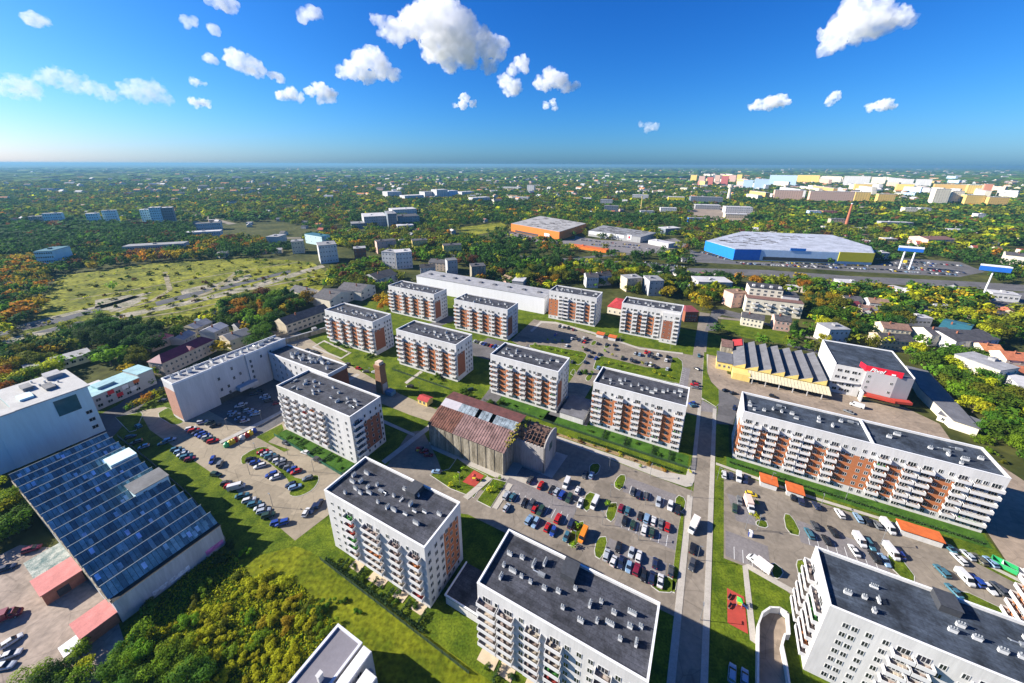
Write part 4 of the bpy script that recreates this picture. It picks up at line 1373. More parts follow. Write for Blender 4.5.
t = obj_at('lean_to_shed', 'small beige shed with grey roof at the end of the long shed', 'shed', p0, math.atan2(p1[1] - p0[1], p1[0] - p0[0]))
L = math.hypot(p1[0] - p0[0], p1[1] - p0[1])
MB().box(0, L, 0, 9, 0, 3.6, bottom=False).build('wall', M_CREAM, t)
b = MB()
b.obox((-.3, -.4, 3.62), (L + .6, 0, 0), (0, 9.8, .6), (0, 0, .2))
b.build('roof', M_SHEET, t)
wins(t, 'front', L, 9, span(3, L), (1.7,), 's')

# --- stepped white building at the bottom edge
t = thing_ab('terraced_building', 'dark-roofed building with white stepped blocks, cut by the bottom edge', 'building', -68.6, -6)
MB().box(0, 8.6, 0, 41.4, 0, 8.6, bottom=False).build('wall', M_WHITE, t)
p = MB()
for q in ((-.1, .55, 0, 41.5), (8.1, 8.7, 0, 40.95), (.55, 8.7, 40.95, 41.5)):
    p.box(*q, 8.6, 9.2)
p.build('parapet', mat('pale_lavender', (.55, .55, .60), .6, .04, 1), t)
MB().box(.5, 8.2, 0, 41, 8.5, 8.72).build('roof', mat('flat_membrane', (.17, .16, .18), .8, .12, .2, fine=.05), t)
MB().box(5.4, 6.3, 31.5, 32.6, 8.7, 11.0).box(5.3, 6.4, 31.4, 32.7, 11.0, 11.15).build('chimney', M_WHITE, t)
for k, (y1, x0, x1) in enumerate(((41.2, 9.5, 12.2), (38.4, 13.4, 16.8), (36.0, 18.0, 21.6))):
    z1 = 9.3 - k * .35
    o = MB().box(x0, x1, 0, y1, 0, z1, bottom=False).build('stepped_block', M_WHITE, t)
    MB().box(x0 + .15, x1 - .15, .15, y1 - .15, z1, z1 + .06).build('terrace', M_RIM, t)
    MB().box(x1, x1 + 1.1, 0, y1 - 1.2, 0, z1 - 4.2, bottom=False).build('lower_terrace', M_PLINTH, t)
    for y in (y1 - 4, y1 - 6.4, y1 - 12):
        link('window', WIN['s'], o, (x1, y, z1 - 2), math.pi / 2)
ko_ab(-70, -48, -10, 38)

# --- long windowless white hall behind the back row
t = thing_ab('warehouse', 'long windowless white warehouse front behind the back row of blocks', 'warehouse', -254, 276)
MB().box(0, 139, 0, 22, 0, 14.6, bottom=False).build('wall', mat('warehouse_white', (.66, .66, .68), .7, .04, .3, streak=True), t)
MB().box(-.2, 139.2, -.2, 22.2, 14.6, 15.0).build('roof', M_GREYROOF, t)
for k in range(9):
    MB().box(8 + k * 15, 11 + k * 15, 9, 12, 15.0, 16).build('roof_light', M_SHEET, t)
ko_ab(-256, -113, 268, 300)

# --- red hipped-roof nursery between L and M, brown house right of M
for (nm, lab, pa, pb, dep, h, rm, wm) in (
        ('pavilion', 'low red-roofed pavilion between the two back-row blocks', (607, 313), (627, 317), 26, 6, M_REDROOF, M_CREAM),
        ('brick_house', 'red-brown house in shade right of the back-row block', (684, 322), (697, 322), 14, 9, mat('maroon_roof', (.2, .045, .05), .8, .2, .4), M_BROWNBRICK)):
    p0, p1 = P(*pa), P(*pb)
    t = obj_at(nm, lab, 'house', p0, math.atan2(p1[1] - p0[1], p1[0] - p0[0]))
    L = math.hypot(p1[0] - p0[0], p1[1] - p0[1])
    MB().box(0, L, 0, dep, 0, h, bottom=False).build('wall', wm, t)
    b = MB()
    gable_roof(b, L, dep, h, 2.5, hip=L * .3)
    b.build('roof', rm, t)
    wins(t, 'front', L, dep, span(4, L), (2.2, 5.2) if h > 7 else (2.2,), 's')
    keepout([P(*pa), P(*pb), (p1[0] + 5, p1[1] + dep), (p0[0] + 5, p0[1] + dep)], 2)

# --- sheds of the lower left yard
def small_box(nm, lab, cat, pa, pb, dep, h, wm, rm, slope=.3, over=.3, grp=None):
    p0, p1 = P(*pa), P(*pb)
    t = obj_at(nm, lab, cat, p0, math.atan2(p1[1] - p0[1], p1[0] - p0[0]), grp)
    L = math.hypot(p1[0] - p0[0], p1[1] - p0[1])
    MB().box(0, L, 0, dep, 0, h, bottom=False).build('wall', wm, t)
    b = MB()
    b.obox((-over, -over, h + .01), (L + 2 * over, 0, 0), (0, dep + 2 * over, slope), (0, 0, .18))
    b.build('roof', rm, t)
    keepout([p0, p1, (p1[0] - dep * math.sin(t.rotation_euler[2]), p1[1] + dep * math.cos(t.rotation_euler[2])), (p0[0] - dep * math.sin(t.rotation_euler[2]), p0[1] + dep * math.cos(t.rotation_euler[2]))], 1)
    return t, L


M_REDBRICKW = mat('yard_brick', (.36, .15, .09), .9, .2, .6, fine=.1)
t = thing_ab('gatehouse', 'small pink-roofed brick gatehouse against the side of the saw-tooth hall', 'shed', -160, 2.2)
MB().box(0, 8.4, 0, 8, 0, 4.2, bottom=False).build('wall', M_REDBRICKW, t)
MB().box(-.3, 8.7, -.3, 8.2, 4.2, 4.45).build('roof', M_PINKROOF, t)
MB().box(8.4, 8.46, 2.5, 5, .2, 2.8).build('doorway', M_DARK, t)
t = thing_ab('gatehouse', 'pink-roofed hut at the corner of the saw-tooth hall by the trees', 'shed', -134.5, 3.6)
MB().box(0, 6.8, 0, 6.8, 0, 3.8, bottom=False).build('wall', M_REDBRICKW, t)
MB().box(-.3, 7.1, -.3, 7.1, 3.8, 4.05).build('roof', M_PINKROOF, t)
MB().box(2, 3.2, -.05, 0, .1, 2.2).build('doorway', M_DARK, t)
t = thing_ab('cargo_container', 'small cream container beside the pink-roofed corner hut', 'container', -131.2, .1)
b = MB().box(0, 4.2, 0, 3.2, .15, 2.6)
for k in range(10):
    b.box(.2 + k * .42, .34 + k * .42, -.05, 0, .3, 2.5)
b.build('body', mat('container_cream', (.62, .6, .52), .7, .08, 1), t)
MB().box(-.05, 4.25, -.05, 3.25, 2.6, 2.7).build('roof', M_RIM, t)
t = thing_ab('lean_to', 'lean-to with a leaf-strewn teal roof against the saw-tooth hall', 'shed', -171, 3)
MB().box(0, 10, 0, 8, 0, 3.4, bottom=False).build('wall', M_PLINTH, t)
MB().box(-.3, 10.2, -.3, 8, 3.4, 3.6).build('roof', mat('leafy_roof', (.1, .2, .19), .8, .4, .5, col2=(.42, .42, .36), fine=.4), t)

# --- bin shelters with orange roofs
def shelter(lab, a, b, L, W=4.6):
    t = thing_ab('bin_shelter', lab, 'shelter', a, b, 'orange-roofed bin shelters')
    MB().box(0, L, 0, W, 0, 1.9, bottom=False).build('wall', M_WHITE, t)
    w = MB()
    for k in range(int(L / 1.1)):
        w.box(.25 + k * 1.1, .95 + k * 1.1, .3, W - .3, 1.9, 2.5)
    w.build('louvre_band', M_DARK, t)
    MB().box(-.3, L + .3, -.3, W + .3, 2.5, 2.75).build('roof', M_ORANGEROOF, t)
    ko_ab(a, a + L, b, b + W)


shelter('orange-roofed white bin shelter nearest the street corner, left of another one', 32.6, 149.2, 5.4)
shelter('orange-roofed white bin shelter on the verge by two dark parked cars', 41.2, 148.8, 5.2)
shelter('longest orange-roofed bin shelter, among the parked vans', 73.5, 147.4, 10.5, 4.2)
shelter('orange-roofed bin shelter at the far lot, left one of two', *(lambda p: (float(np.dot(p, U)), float(np.dot(p, V))))(np.array(P(596, 337))), 5.2)
shelter('orange-roofed bin shelter at the far lot, right one of two', *(lambda p: (float(np.dot(p, U)), float(np.dot(p, V))))(np.array(P(608, 340))), 5.2)
# ------------------------------------------------------------------ cars
CARCOL = {
    'black': (0.012, 0.012, 0.014), 'navy': (0.012, 0.02, 0.055), 'dark grey': (0.05, 0.053, 0.06), 'grey': (0.16, 0.17, 0.18), 'silver': (0.42, 0.45, 0.48),
    'white': (0.52, 0.52, 0.52), 'red': (0.36, 0.012, 0.012), 'dark red': (0.16, 0.012, 0.03), 'blue': (0.015, 0.045, 0.24), 'pale blue': (0.22, 0.34, 0.48), 'teal': (0.05, 0.15, 0.2),
    'orange': (0.65, 0.19, 0.015), 'dark green': (0.02, 0.045, 0.03), 'yellow': (0.65, 0.45, 0.02), 'olive': (0.10, 0.095, 0.06), 'green': (0.03, 0.35, 0.12)}
CODE = dict(k='black', n='navy', d='dark grey', g='grey', s='silver', w='white', r='red', m='dark red', b='blue', p='pale blue', t='teal', o='orange', e='dark green', y='yellow', l='olive')
PAINT = {}
for nm, c in CARCOL.items():
    PAINT[nm] = mat('car_paint_' + nm.replace(' ', '_'), c, 0.33, 0.04, 1.0, metal=0.25 if nm in ('silver', 'grey', 'pale blue', 'teal') else 0.0, spec=0.5)
M_CGLASS = mat('car_glass', (0.012, 0.016, 0.022), 0.06, 0.2, 1.0, spec=0.7)
M_TYRE = M_BLACK
M_LAMP = mat('car_lamp', (0.55, 0.55, 0.52), 0.3, 0.1, 1)
M_TAIL = mat('tail_lamp', (0.4, 0.01, 0.01), 0.3, 0.1, 1)
M_CANVAS = mat('cargo_box', (0.66, 0.6, 0.56), 0.7, 0.06, 1)


def loft(b, st, m=0, cap=True):
    """st: list of (x, halfwidth, z0, z1, topw) -> body with bevelled shoulders"""
    n0 = len(b.v)
    k = 6
    for (x, hw, z0, z1, tw) in st:
        zm = z0 + (z1 - z0) * .72
        b.v += [(x, -hw * .9, z0), (x, -hw, z0 + (z1 - z0) * .3), (x, -hw, zm), (x, -tw, z1), (x, tw, z1), (x, hw, zm), (x, hw, z0 + (z1 - z0) * .3), (x, hw * .9, z0)]
    k = 8
    for i in range(len(st) - 1):
        for j in range(k):
            q = (j + 1) % k
            b.f.append([n0 + i * k + j, n0 + (i + 1) * k + j, n0 + (i + 1) * k + q, n0 + i * k + q][::-1])
            b.m.append(m)
    if cap:
        b.f.append([n0 + j for j in range(k)][::1])
        b.f.append([n0 + (len(st) - 1) * k + j for j in range(k)][::-1])
        b.m += [m, m]


def greenhouse(g, b, x0, x1, x2, x3, zb, zt, wb, wt):
    """glass sides in g, painted roof in b (rear base, rear top, front top, front base)"""
    B = [(x0, -wb, zb), (x3, -wb, zb), (x3, wb, zb), (x0, wb, zb)]
    T = [(x1, -wt, zt), (x2, -wt, zt), (x2, wt, zt), (x1, wt, zt)]
    for k in range(4):
        j = (k + 1) % 4
        g.face([B[k], B[j], T[j], T[k]], 1)
    b.face([(p[0], p[1], p[2] + .02) for p in T], 0)
    e = .05
    T2 = [(x1 - e, -wt - e, zt - .03), (x2 + e, -wt - e, zt - .03), (x2 + e, wt + e, zt - .03), (x1 - e, wt + e, zt - .03)]
    for k in range(4):
        j = (k + 1) % 4
        b.face([T2[k], T2[j], (T[j][0], T[j][1], zt + .02), (T[k][0], T[k][1], zt + .02)], 0)
    xm = (x1 + x2) / 2
    for s in (-1, 1):       # door posts
        b.face([(xm - .06, s * (wb + .004), zb), (xm + .06, s * (wb + .004), zb), (xm + .06, s * (wt + .008), zt), (xm - .06, s * (wt + .008), zt)][::s], 0)


def car_parts(kind):
    b, g = MB(), MB()
    wh = [(-1.32, .33), (1.32, .33)]
    if kind == 'hatchback':
        loft(b, [(-1.98, .70, .32, .80, .6), (-1.85, .82, .24, .92, .70), (-1.2, .87, .2, .93, .74), (.5, .87, .2, .93, .74), (1.45, .84, .2, .84, .68), (1.9, .76, .24, .70, .6), (2.02, .6, .32, .58, .45)])
        greenhouse(g, b, -1.86, -1.45, .15, 1.0, .9, 1.46, .74, .58)
        wh = [(-1.25, .31), (1.28, .31)]
    elif kind == 'saloon':
        loft(b, [(-2.3, .68, .34, .84, .58), (-2.15, .82, .25, .93, .70), (-1.3, .88, .2, .94, .75), (.5, .88, .2, .93, .75), (1.6, .86, .2, .85, .7), (2.15, .76, .24, .70, .6), (2.28, .6, .32, .58, .45)])
        greenhouse(g, b, -1.75, -1.0, .2, 1.05, .92, 1.43, .75, .57)
        wh = [(-1.35, .32), (1.42, .32)]
    elif kind == 'estate car':
        loft(b, [(-2.28, .72, .34, .86, .62), (-2.15, .83, .25, .94, .72), (-1.3, .88, .2, .95, .76), (.6, .88, .2, .94, .76), (1.6, .86, .2, .86, .7), (2.15, .76, .24, .70, .6), (2.28, .6, .32, .58, .45)])
        greenhouse(g, b, -2.15, -1.8, .25, 1.1, .93, 1.48, .76, .6)
        wh = [(-1.35, .32), (1.42, .32)]
    elif kind == 'off-roader':
        loft(b, [(-2.2, .78, .42, .98, .68), (-2.1, .88, .33, 1.08, .78), (-1.3, .93, .3, 1.1, .82), (.6, .93, .3, 1.08, .82), (1.6, .9, .3, 1.0, .76), (2.1, .82, .33, .86, .66), (2.22, .7, .42, .72, .52)])
        greenhouse(g, b, -2.1, -1.85, .3, 1.05, 1.06, 1.68, .82, .68)
        wh = [(-1.35, .38), (1.4, .38)]
    elif kind == 'van':
        loft(b, [(-2.6, .92, .34, 2.1, .86), (-2.5, .97, .28, 2.25, .88), (1.2, .97, .28, 2.25, .88), (1.75, .96, .28, 1.3, .9), (2.45, .9, .3, 1.05, .8), (2.6, .78, .36, .8, .6)])
        g.face([(1.25, -.82, 2.2), (1.25, .82, 2.2), (1.84, .86, 1.33), (1.84, -.86, 1.33)][::-1], 1)
        for s in (-1, 1):
            g.face([(.35, s * .982, 1.35), (1.45, s * .982, 1.35), (1.15, s * .97, 1.95), (.35, s * .97, 1.95)][::s], 1)
        wh = [(-1.6, .36), (1.7, .36)]
    elif kind == 'big van':
        loft(b, [(-3.4, .98, .36, 2.45, .9), (-3.3, 1.03, .3, 2.62, .92), (1.9, 1.03, .3, 2.62, .92), (2.5, 1.0, .3, 1.45, .92), (3.1, .94, .32, 1.15, .84), (3.25, .82, .4, .85, .62)])
        g.face([(1.95, -.86, 2.55), (1.95, .86, 2.55), (2.6, .9, 1.48), (2.6, -.9, 1.48)][::-1], 1)
        for s in (-1, 1):
            g.face([(1.1, s * 1.042, 1.5), (2.2, s * 1.042, 1.5), (1.85, s * 1.03, 2.2), (1.1, s * 1.03, 2.2)][::s], 1)
        wh = [(-2.2, .38), (2.3, .38)]
    else:  # box truck
        loft(b, [(1.0, .98, .5, 2.2, .92), (1.1, 1.02, .4, 2.35, .94), (2.0, 1.02, .4, 2.35, .94), (2.6, 1.0, .4, 1.5, .9), (3.2, .9, .45, 1.2, .8), (3.35, .8, .5, .9, .62)])
        g.face([(2.05, -.88, 2.28), (2.05, .88, 2.28), (2.68, .9, 1.5), (2.68, -.9, 1.5)][::-1], 1)
        for s in (-1, 1):
            g.face([(1.25, s * 1.03, 1.5), (2.2, s * 1.03, 1.5), (1.9, s * 1.02, 2.1), (1.25, s * 1.02, 2.1)][::s], 1)
        wh = [(-2.0, .4), (2.2, .4)]
    return b, g, wh


def wheel_mb(r):
    w = MB()
    w.cyl((0, -.1, 0), (0, .1, 0), r, n=10, m=0)
    w.cyl((0, -.105, 0), (0, .105, 0), r * .55, n=8, m=1)
    return w


KIND = {}


def car_kind(kind):
    if kind in KIND:
        return KIND[kind]
    b, g, wh = car_parts(kind)
    hw = 1.0 if kind in ('big van', 'box truck') else (.95 if kind == 'van' else (.9 if kind == 'off-roader' else .85))
    r = wh[0][1]
    d = dict(body=b.mesh('car_body', [PAINT['white']]), glass=g.mesh('car_windows', [M_CGLASS, M_CGLASS]), wheel=wheel_mb(r).mesh('wheel', [M_TYRE, M_METAL]),
             wpos=[(x, s * (hw - .1), r) for x, r_ in wh for s in (-1, 1)])
    xf = max(v[0] for v in b.v)
    xr = min(v[0] for v in b.v)
    lm, tm = MB(), MB()
    z = .62 if kind not in ('van', 'big van', 'box truck') else .85
    lm.box(-.06, .06, -.16, .16, -.07, .07)
    d['lamp'] = lm.mesh('headlight', [M_LAMP])
    tm.box(-.05, .05, -.13, .13, -.09, .09)
    d['tail'] = tm.mesh('tail_light', [M_TAIL])
    d['lpos'] = [(xf - .1, s * hw * .68, z) for s in (-1, 1)]
    d['tpos'] = [(xr + .03, s * hw * .72, z + .15) for s in (-1, 1)]
    if kind == 'box truck':
        d['tpos'] = []
        c = MB().box(-3.4, .9, -1.1, 1.1, .75, 2.95)
        d['cargo'] = c.mesh('cargo_box', [M_CANVAS])
    one = MB()
    one.add(b)
    k0 = len(one.f)
    one.add(g)
    one.m = [0] * k0 + [1] * (len(one.f) - k0)
    for p in d['wpos']:
        k1 = len(one.f)
        one.add(wheel_mb(r), p)
        one.m[k1:] = [2] * (len(one.f) - k1)
    if kind == 'box truck':
        k1 = len(one.f)
        one.box(-3.4, .9, -1.1, 1.1, .75, 2.95)
        one.m[k1:] = [3] * (len(one.f) - k1)
    if kind == 'big van':
        pass
    d['one'] = one.mesh('parked_car', [PAINT['white'], M_CGLASS, M_BLACK, M_CANVAS])
    KIND[kind] = d
    return d


CARS = []          # (object, base words, place, x pixel)
CAR_KO = []


def put_car(px, py, col, kind, head, place, grp, z=.08, cargo=None):
    """head: heading in grid degrees (0 = along the rows, 90 = across them)"""
    x, y = P(px, py, .6)
    rot = TH + R(head) + random.gauss(0, R(1.5))
    d = car_kind(kind)
    dist = math.hypot(math.hypot(x, y), CAMH)
    nm = {'van': 'parked_van', 'big van': 'parked_van', 'box truck': 'box_truck'}.get(kind, 'parked_car')
    if dist < 215:
        o = empty(nm, (x, y, z), rot)
        bo = link('body', d['body'], o)
        setmat(bo, PAINT[col])
        link('windows', d['glass'], bo if False else o)
        for p in d['wpos']:
            link('wheel', d['wheel'], o, p)
        if dist < 175:
            for p in d['lpos']:
                link('headlight', d['lamp'], o, p)
            for p in d['tpos']:
                link('tail_light', d['tail'], o, p)
        if 'cargo' in d:
            co_ = link('cargo_box', d['cargo'], o)
            if cargo:
                setmat(co_, cargo)
    else:
        o = link(nm, d['one'], None, (x, y, z), rot)
        setmat(o, PAINT[col])
    if kind == 'big van':
        o.scale = (.88, .9, .92)
    o['category'] = 'truck' if kind == 'box truck' else ('van' if 'van' in kind else 'car')
    o['group'] = grp
    CARS.append((o, col, kind, place, px))
    return o


CROT = random.Random(5)


def kindof(col):
    return CROT.choices(['hatchback', 'saloon', 'estate car', 'off-roader'], [5, 2, 3, 2])[0]


def cars_z(ox, oy, sc, txt, place, grp, head=90):
    """txt: 'x,y,code' items read off an enlargement"""
    for it in txt.split():
        q = it.split(',')
        x, y, c = float(q[0]), float(q[1]), q[2]
        kind = {'V': 'van', 'L': 'big van', 'T': 'box truck'}.get(c[1:2]) or kindof(c)
        h = head if len(q) < 4 else float(q[3])
        put_car(ox + x / sc, oy + y / sc, CODE[c[0]], kind, h + (180 if CROT.random() < .35 and c[1:2] == '' else 0), place, grp)


def row(p0, p1, codes, place, grp, head=90):
    n = len(codes)
    for k, c in enumerate(codes):
        if c == '.':
            continue
        f = k / max(1, n - 1)
        put_car(p0[0] + (p1[0] - p0[0]) * f, p0[1] + (p1[1] - p0[1]) * f, CODE[c.lower()], 'van' if c.isupper() else kindof(c), head + (180 if CROT.random() < .35 else 0), place, grp)


G1 = 'cars in the court beside the ruined hall'
cars_z(490, 460, 7.59, '305,150,d 385,190,r 470,225,k 505,240,s 545,265,b 600,290,e 580,180,wV,-90 665,230,w 685,325,w 720,112,d 125,270,s 170,280,t 125,360,s 260,325,k 315,340,d 340,368,r 385,385,e 295,455,p 345,475,p 515,445,r 615,485,n 435,510,r 480,540,b 580,580,t 705,575,oL,-92',
       'in the car court right below the ruin', G1)
cars_z(490, 460, 7.59, '770,115,p,92', 'in the shadow right of the ruin', G1)
cars_z(590, 460, 7.59, '325,240,d 370,260,n 425,270,d 520,318,s 610,350,w 665,375,k 235,365,m 285,385,t 262,462,k 325,492,e 382,425,k 430,445,p 482,462,w 537,485,g 588,508,r 412,530,w 470,550,e 35,330,wL,-92',
       'in the car court below the brick-striped block', G1)
cars_z(590, 460, 7.59, '785,508,wT,-104', 'on the straight street', 'vehicles on the straight street')
cars_z(590, 530, 7.59, '125,190,s 178,235,w 235,245,n 215,130,k 315,170,s 370,200,w 295,280,p 353,300,m 408,345,k 470,360,n 535,385,w 495,250,n 615,310,d',
       'in the front row behind the bottom block', G1)
cars_z(590, 530, 7.59, '778,140,k,-96 775,262,d,-96', 'on the straight street', 'vehicles on the straight street')
G2 = 'cars in the court before the longest block'
cars_z(700, 450, 7.59, '183,185,w 237,195,n 293,210,wV,-90 345,225,n 705,352,k 768,388,n 300,380,g 265,440,e 390,335,y,10', 'near the two orange-roofed shelters', G2)
put_car(700 + 372 / 7.59, 450 + 425 / 7.59, 'white', 'box truck', -78, 'near the two orange-roofed shelters', G2, cargo=mat('cargo_pink', (.62, .45, .38), .7, .1, 1))
cars_z(800, 480, 7.59, '125,195,n 300,255,w 440,285,p 515,315,k 585,340,g 665,360,wL,-72 112,345,d 70,405,t 250,390,k 200,455,k 450,460,wV,-74 410,535,w 530,490,t 565,585,k 640,610,p 690,548,wL,-72 755,558,b', 'in the court behind the corner block', G2, head=105)
cars_z(910, 520, 7.42, '285,200,t 363,288,w 430,260,s 515,290,l 600,310,p 235,380,t 405,432,wV,-68 490,450,b 580,500,w 660,510,d 325,525,t', 'near the longest bin shelter', G2, head=112)
put_car(690 + 520 / 7.59, 530 + 262 / 7.59, 'white', 'box truck', 152, 'by the playground path', G2)
cars_z(690, 593, 7.59, '320,610,p,85 415,640,p,85', 'on the shaded grass', 'cars parked on the shaded grass')
G3 = 'cars in the western car park'
row((263, 451.5), (296, 471.5), 'rstdwgdgbr', 'along the kerbed island', G3, 55)
cars_z(200, 440, 6.507, '700,248,g 330,125,k 358,145,b 390,168,w 465,225,b 490,242,w 590,290,n 620,305,p', 'along the kerbed island', G3, head=55)
cars_z(200, 440, 6.507, '170,280,d 195,298,r 240,308,wL 275,360,t 320,390,w 355,415,t 390,440,s 415,460,s 445,490,e 505,535,b 535,540,b', 'along the grass edge of the lot', G3, head=50)
cars_z(200, 440, 6.507, '690,470,w 738,445,n 775,415,n', 'beside the meadow block', G3, head=118)
cars_z(200, 440, 6.507, '560,20,d 685,80,w 768,130,d', 'on the lane under the balconies', G3, head=4)
cars_z(200, 440, 6.507, '105,225,e,20 80,130,b,140 130,155,g,140', 'at the corner of the lot', G3)
row((163, 443), (170, 440), 'tp', 'in the shade below the pale building', G3, 60)
row((176, 449), (190, 459), 'tpstm', 'in the shade below the pale building', G3, 60)
cars_z(120, 380, 7.59, '80,430,n 125,470,d 180,505,p', 'beside the saw-tooth hall', G3, head=60)
cars_z(120, 380, 7.59, '140,350,t,0', 'on the bend of the drive', G3)
row((191, 428.5), (213, 441), 'wrnbbser', 'at the sunny corner before the pale building', G3, 55)
cars_z(120, 380, 7.59, '680,325,e 725,345,k 625,320,s', 'in the shade below the pale building', G3, head=55)
cars_z(180, 370, 7.59, '395,322,p 418,338,s 438,352,d 456,366,p 492,385,s 452,272,w 478,258,s 492,292,d 520,305,s 548,318,p 570,336,p 470,378,n 590,160,k 612,172,n 640,200,w 655,212,p 675,232,d 735,250,m 560,182,n', 'in the shaded car park', G3, head=55)
cars_z(120, 380, 7.59, '325,155,d,30', 'by the end wall of the pale building', G3)
G4 = 'cars in the far car courts'
cars_z(530, 300, 7.59, '225,200,d 250,203,w 290,212,k 330,224,m 318,292,w 350,290,d 372,303,n 410,288,w 415,318,r 393,312,g 432,298,k 195,262,b 280,345,w 425,375,k 470,395,d 450,425,n 525,410,d 500,440,b 640,340,k 650,370,d 580,338,d 515,330,k 680,300,k 655,298,d 800,405,s 705,440,k 770,455,d 795,465,k 320,468,d 420,470,n 370,553,d 520,515,p',
       'in the back court by the small lawns', G4)
cars_z(620, 320, 7.59, '125,255,k 150,262,p 195,243,r 222,247,r 218,270,n 240,275,d 265,287,k 288,262,w 360,275,k 350,305,w 388,305,d 20,290,k 85,300,k 120,315,d 200,330,g 230,337,w 272,355,k 360,370,s',
       'in the back court left of the street', G4)
cars_z(620, 320, 7.59, '600,270,t,95 585,370,k,-30 572,472,d,8 565,492,r,8 570,512,g,8', 'on the upper street', 'vehicles on the straight street')
cars_z(620, 320, 7.59, '548,632,b,40 560,650,t,40', 'by the upper corner of the brick-striped block', 'vehicles on the straight street')
row((475, 341), (498, 347.5), 'sdwbkrbp', 'in the back row of bays', G4)
cars_z(440, 320, 7.59, '230,525,e,40', 'on the lane behind the ruin', G4)
row((480, 405.5), (516, 416), 'bnkdkw', 'behind the ruin roof', G4, 70)
cars_z(300, 340, 7.59, '340,200,n 358,185,d 445,215,r 500,238,d 570,245,w', 'on the road by the brick tower', G4, head=15)
cars_z(300, 340, 7.59, '62,75,k 95,85,d 130,97,k', 'on the road behind the roof', G4, head=15)
cars_z(380, 370, 8, '240,132,k,10', 'on the road below the lawn path', G4)
cars_z(380, 400, 6.833, '385,490,p,20', 'at the corner of the playground lawn', G1)
cars_z(380, 400, 6.833, '300,350,r,30 330,375,m,30 270,335,m,30', 'in the deep shade left of the ruin', G1)
G5 = 'cars in the factory yard'
cars_z(700, 320, 6.83, '230,500,k,30 175,480,k,40 500,520,k,-10 235,600,n,80', 'in the factory yard', G5)
cars_z(800, 330, 7.59, '430,575,wL,165 370,620,g,155', 'in the factory yard', G5)
G6 = 'cars in the bare lower left yard'
for x, y, c, k, h in ((32, 549, 'dark red', 'off-roader', 60), (51, 581, 'teal', 'saloon', 62), (11.5, 641, 'white', 'hatchback', 85), (9.5, 655, 'white', 'saloon', 55), (4, 666, 'silver', 'saloon', 40), (22, 528, 'dark green', 'saloon', 50), (6, 568, 'navy', 'saloon', 60)):
    put_car(x, y, c, k, h, 'in the bare yard', G6)
put_car(5, 618, 'dark red', 'box truck', 60, 'in the bare yard', G6, cargo=PAINT['dark red'])

# bay lots by the shops: real cars row by row
FAR_ROWS = [((735, 262.5), (768, 265.2)), ((770, 265.4), (800, 267)), ((802, 267), (840, 268.4)), ((842, 268.6), (895, 270.2)), ((878, 262), (935, 266.5)), ((880, 265), (950, 270.8)), ((900, 268.5), (965, 273.5)), ((700, 252), (728, 260)),
            ((580, 240), (640, 246)), ((600, 238.5), (660, 243.5)), ((590, 244.5), (650, 249)), ((514, 233.5), (555, 242)), ((640, 262), (690, 268)), ((740, 264), (866, 268.6)), ((872, 258.5), (930, 263)), ((888, 271.2), (962, 275.6)), ((912, 262.5), (962, 266.2)), ((770, 262.8), (868, 266.3))]
CF = random.Random(77)
FAR_PLACE = ['before the blue store', 'before the blue store', 'before the blue store', 'before the yellow store end', 'by the twin-legged pylon', 'by the twin-legged pylon', 'by the twin-legged pylon', 'left of the blue store', 'before the grey store', 'before the grey store', 'before the grey store', 'before the orange store', 'on the wide road', 'before the blue store', 'by the twin-legged pylon', 'by the twin-legged pylon', 'by the twin-legged pylon', 'before the blue store']
FARCARS = []
for (p0, p1), pl in zip(FAR_ROWS, FAR_PLACE):
    a0, a1 = np.array(P(*p0)), np.array(P(*p1))
    L = np.linalg.norm(a1 - a0)
    n = int(L / 2.7)
    for k in range(n):
        if CF.random() < .3:
            continue
        q = a0 + (a1 - a0) * (k + .5) / n
        c = CF.choice(['white', 'silver', 'grey', 'black', 'navy', 'red', 'blue', 'dark grey', 'white', 'pale blue', 'yellow'] if CF.random() < .5 else ['white', 'silver', 'black', 'dark grey'])
        FARCARS.append((q, c, math.atan2(*(a1 - a0)[::-1]) + math.pi / 2, pl))
FARCARS.sort(key=lambda t: t[0][0] ** 2 + t[0][1] ** 2)
keep = 296 - len(CARS)
stuff_cars = MB()
stuff_cars_m = []
cols_used = list(CARCOL)
for k, (q, c, rot, pl) in enumerate(FARCARS):
    kind = CF.choice(['hatchback', 'saloon', 'estate car'])
    if k < keep:
        o = link('parked_car', car_kind(kind)['one'], None, (q[0], q[1], .09), rot)
        setmat(o, PAINT[c])
        o['category'] = 'car'
        o['group'] = 'cars at the shops far off'
        CARS.append((o, c, kind, pl, Q(*q)[0]))
    else:
        b, g, wh = car_parts(kind)
        m = MB()
        m.add(b)
        m.m = [cols_used.index(c)] * len(m.f)
        n0 = len(m.f)
        m.add(g)
        m.m[n0:] = [len(cols_used)] * (len(m.f) - n0)
        stuff_cars.add(m, (q[0], q[1], .09), rot)
if stuff_cars.f:
    o = stuff_cars.build('distant_parked_cars', [PAINT[c] for c in cols_used] + [M_CGLASS])
    tag(o, 'rows of small parked cars at the shops beyond the estate', 'cars', None, 'stuff')
